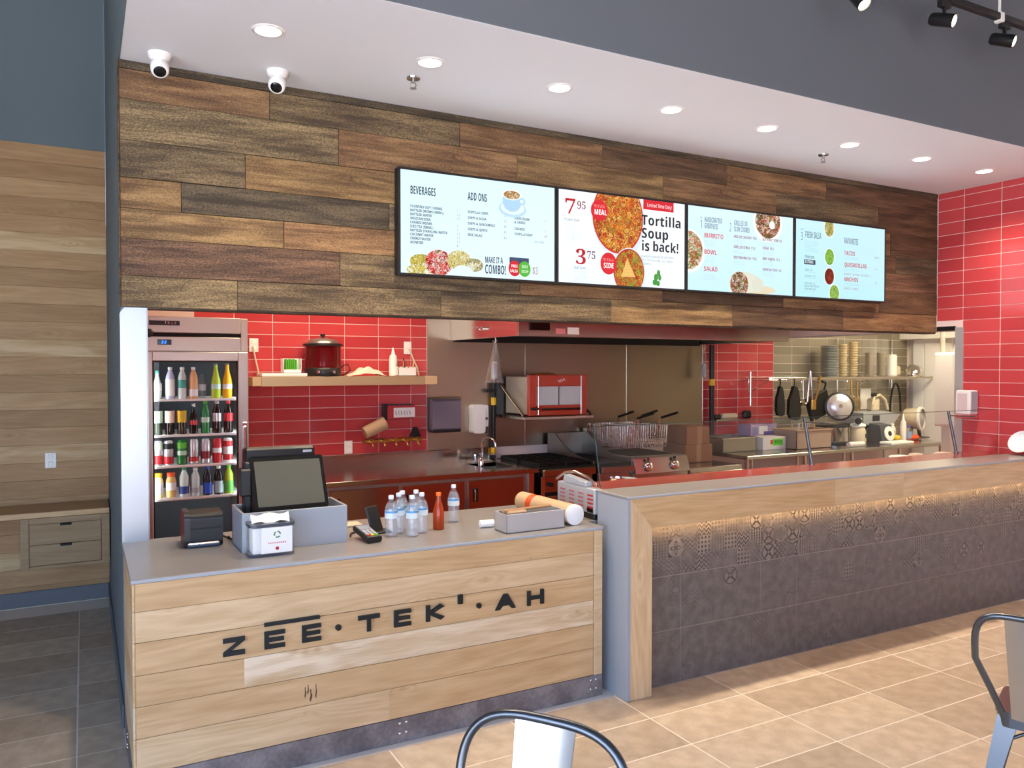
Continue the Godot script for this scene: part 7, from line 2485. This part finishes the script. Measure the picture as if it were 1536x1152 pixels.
# ---------------------------------------------------------------- metal cafe chairs
func chair(label: String, at: Vector3, turn: float, hw: float, round_: float, pw: float, back: float) -> void:
	var c := thing("cafe_chair", label, "chair", at, "", turn)
	var arch := []
	for i in 31:
		var a := PI * i / 30.0
		var cz := -cos(a)
		var z := hw * signf(cz) * pow(absf(cz), round_)
		var y := 0.66 + 0.183 * pow(sin(a), round_ + 0.1)
		arch.append(Vector3(-0.155 - (y - 0.45) * 0.24, y, z))
	var path := []
	path.append(Vector3(back, 0.42, -hw * 0.53))
	path.append(Vector3((back - 0.2) / 2.0, 0.54, -hw * 0.76))
	path.append_array(arch)
	path.append(Vector3((back - 0.2) / 2.0, 0.54, hw * 0.76))
	path.append(Vector3(back, 0.42, hw * 0.53))
	var b := MB.new()
	b.tube(path, 0.0125, 10)
	put(c, "back_frame", b, M.gun)
	b = MB.new()
	for layer in [0.0, 0.003]:
		var rows := []
		for i in 13:
			var t := i / 12.0
			var y := lerpf(0.833, 0.44, t)
			var w := lerpf(pw, pw * 0.8, t)
			var row := []
			for j in 7:
				var s := -1.0 + 2.0 * j / 6.0
				row.append(Vector3(-0.155 - (y - 0.45) * 0.235 + 0.012 * (1 - s * s) * -1.0 + layer, y, s * w))
			rows.append(row)
		if layer > 0.0:
			rows.reverse()
		b.sheet(rows)
	put(c, "back_plate", b, M.gun_plate)
	b = MB.new()
	b.T = Transform3D(Basis(Vector3.RIGHT, -PI / 2), Vector3.ZERO)
	b.prism(rrect(back - 0.02, -hw * 0.72, 0.185, hw * 0.72, 0.05, 5), 0.438, 0.45)
	put(c, "seat", b, M.gun)
	b = MB.new()
	b.T = Transform3D(Basis(Vector3.RIGHT, -PI / 2), Vector3.ZERO)
	b.prism(rrect(back - 0.013, -hw * 0.69, 0.178, hw * 0.69, 0.045, 5), 0.39, 0.438)
	put(c, "seat_skirt", b, M.gun)
	for sx in [-1.0, 1.0]:
		for sz in [-1.0, 1.0]:
			b = MB.new()
			var top := Vector3(0.13 if sx > 0 else back + 0.02, 0.43, hw * 0.55 * sz)
			var foot := Vector3(0.205 if sx > 0 else back - 0.055, 0.0, hw * 0.92 * sz)
			var prev := []
			for i in 7:
				var t := i / 6.0
				var p := top.lerp(foot, t)
				var w := lerpf(0.055, 0.017, pow(t, 0.7))
				var q := [p + Vector3(0.02 * sx, 0, 0.02 * sz), p + Vector3(-w * sx, 0, 0.02 * sz), p + Vector3(-w * sx, 0, 0.012 * sz), p + Vector3(0.01 * sx, 0, 0.01 * sz), p + Vector3(0.012 * sx, 0, -w * sz), p + Vector3(0.02 * sx, 0, -w * sz)]
				if i:
					var mid: Vector3 = (p + (prev[0] + prev[3]) / 2.0) / 2.0
					for k in 6:
						var l := (k + 1) % 6
						var m: Vector3 = (q[k] + q[l] + prev[k] + prev[l]) / 4.0
						b.face([prev[k], prev[l], q[l], q[k]], m - mid)
				prev = q
			put(c, "leg", b, M.gun)
			var ft := MB.new()
			ft.box(foot + Vector3(-0.014, 0, -0.014), foot + Vector3(0.018, 0.02, 0.018), 0.004)
			put(c, "foot_cap", ft, M.rubber)
	for s in [-1.0, 1.0]:
		b = MB.new()
		var bx := 0.145 if s > 0 else back + 0.005
		b.tube([Vector3(bx, 0.32, -hw * 0.62), Vector3(bx * 0.9, 0.392, 0.0), Vector3(bx, 0.32, hw * 0.62)], 0.007, 6)
		put(c, "brace", b, M.gun)


func chairs() -> void:
	chair("brushed metal cafe chair with a bright back plate before the oak counter", Vector3(0.822, 0, -1.580), -2.54, 0.232, 0.62, 0.084, -0.15)
	chair("dark metal cafe chair in front of the charcoal tiled half wall", Vector3(3.174, 0, -1.679), 0.40, 0.18, 0.42, 0.085, -0.105)
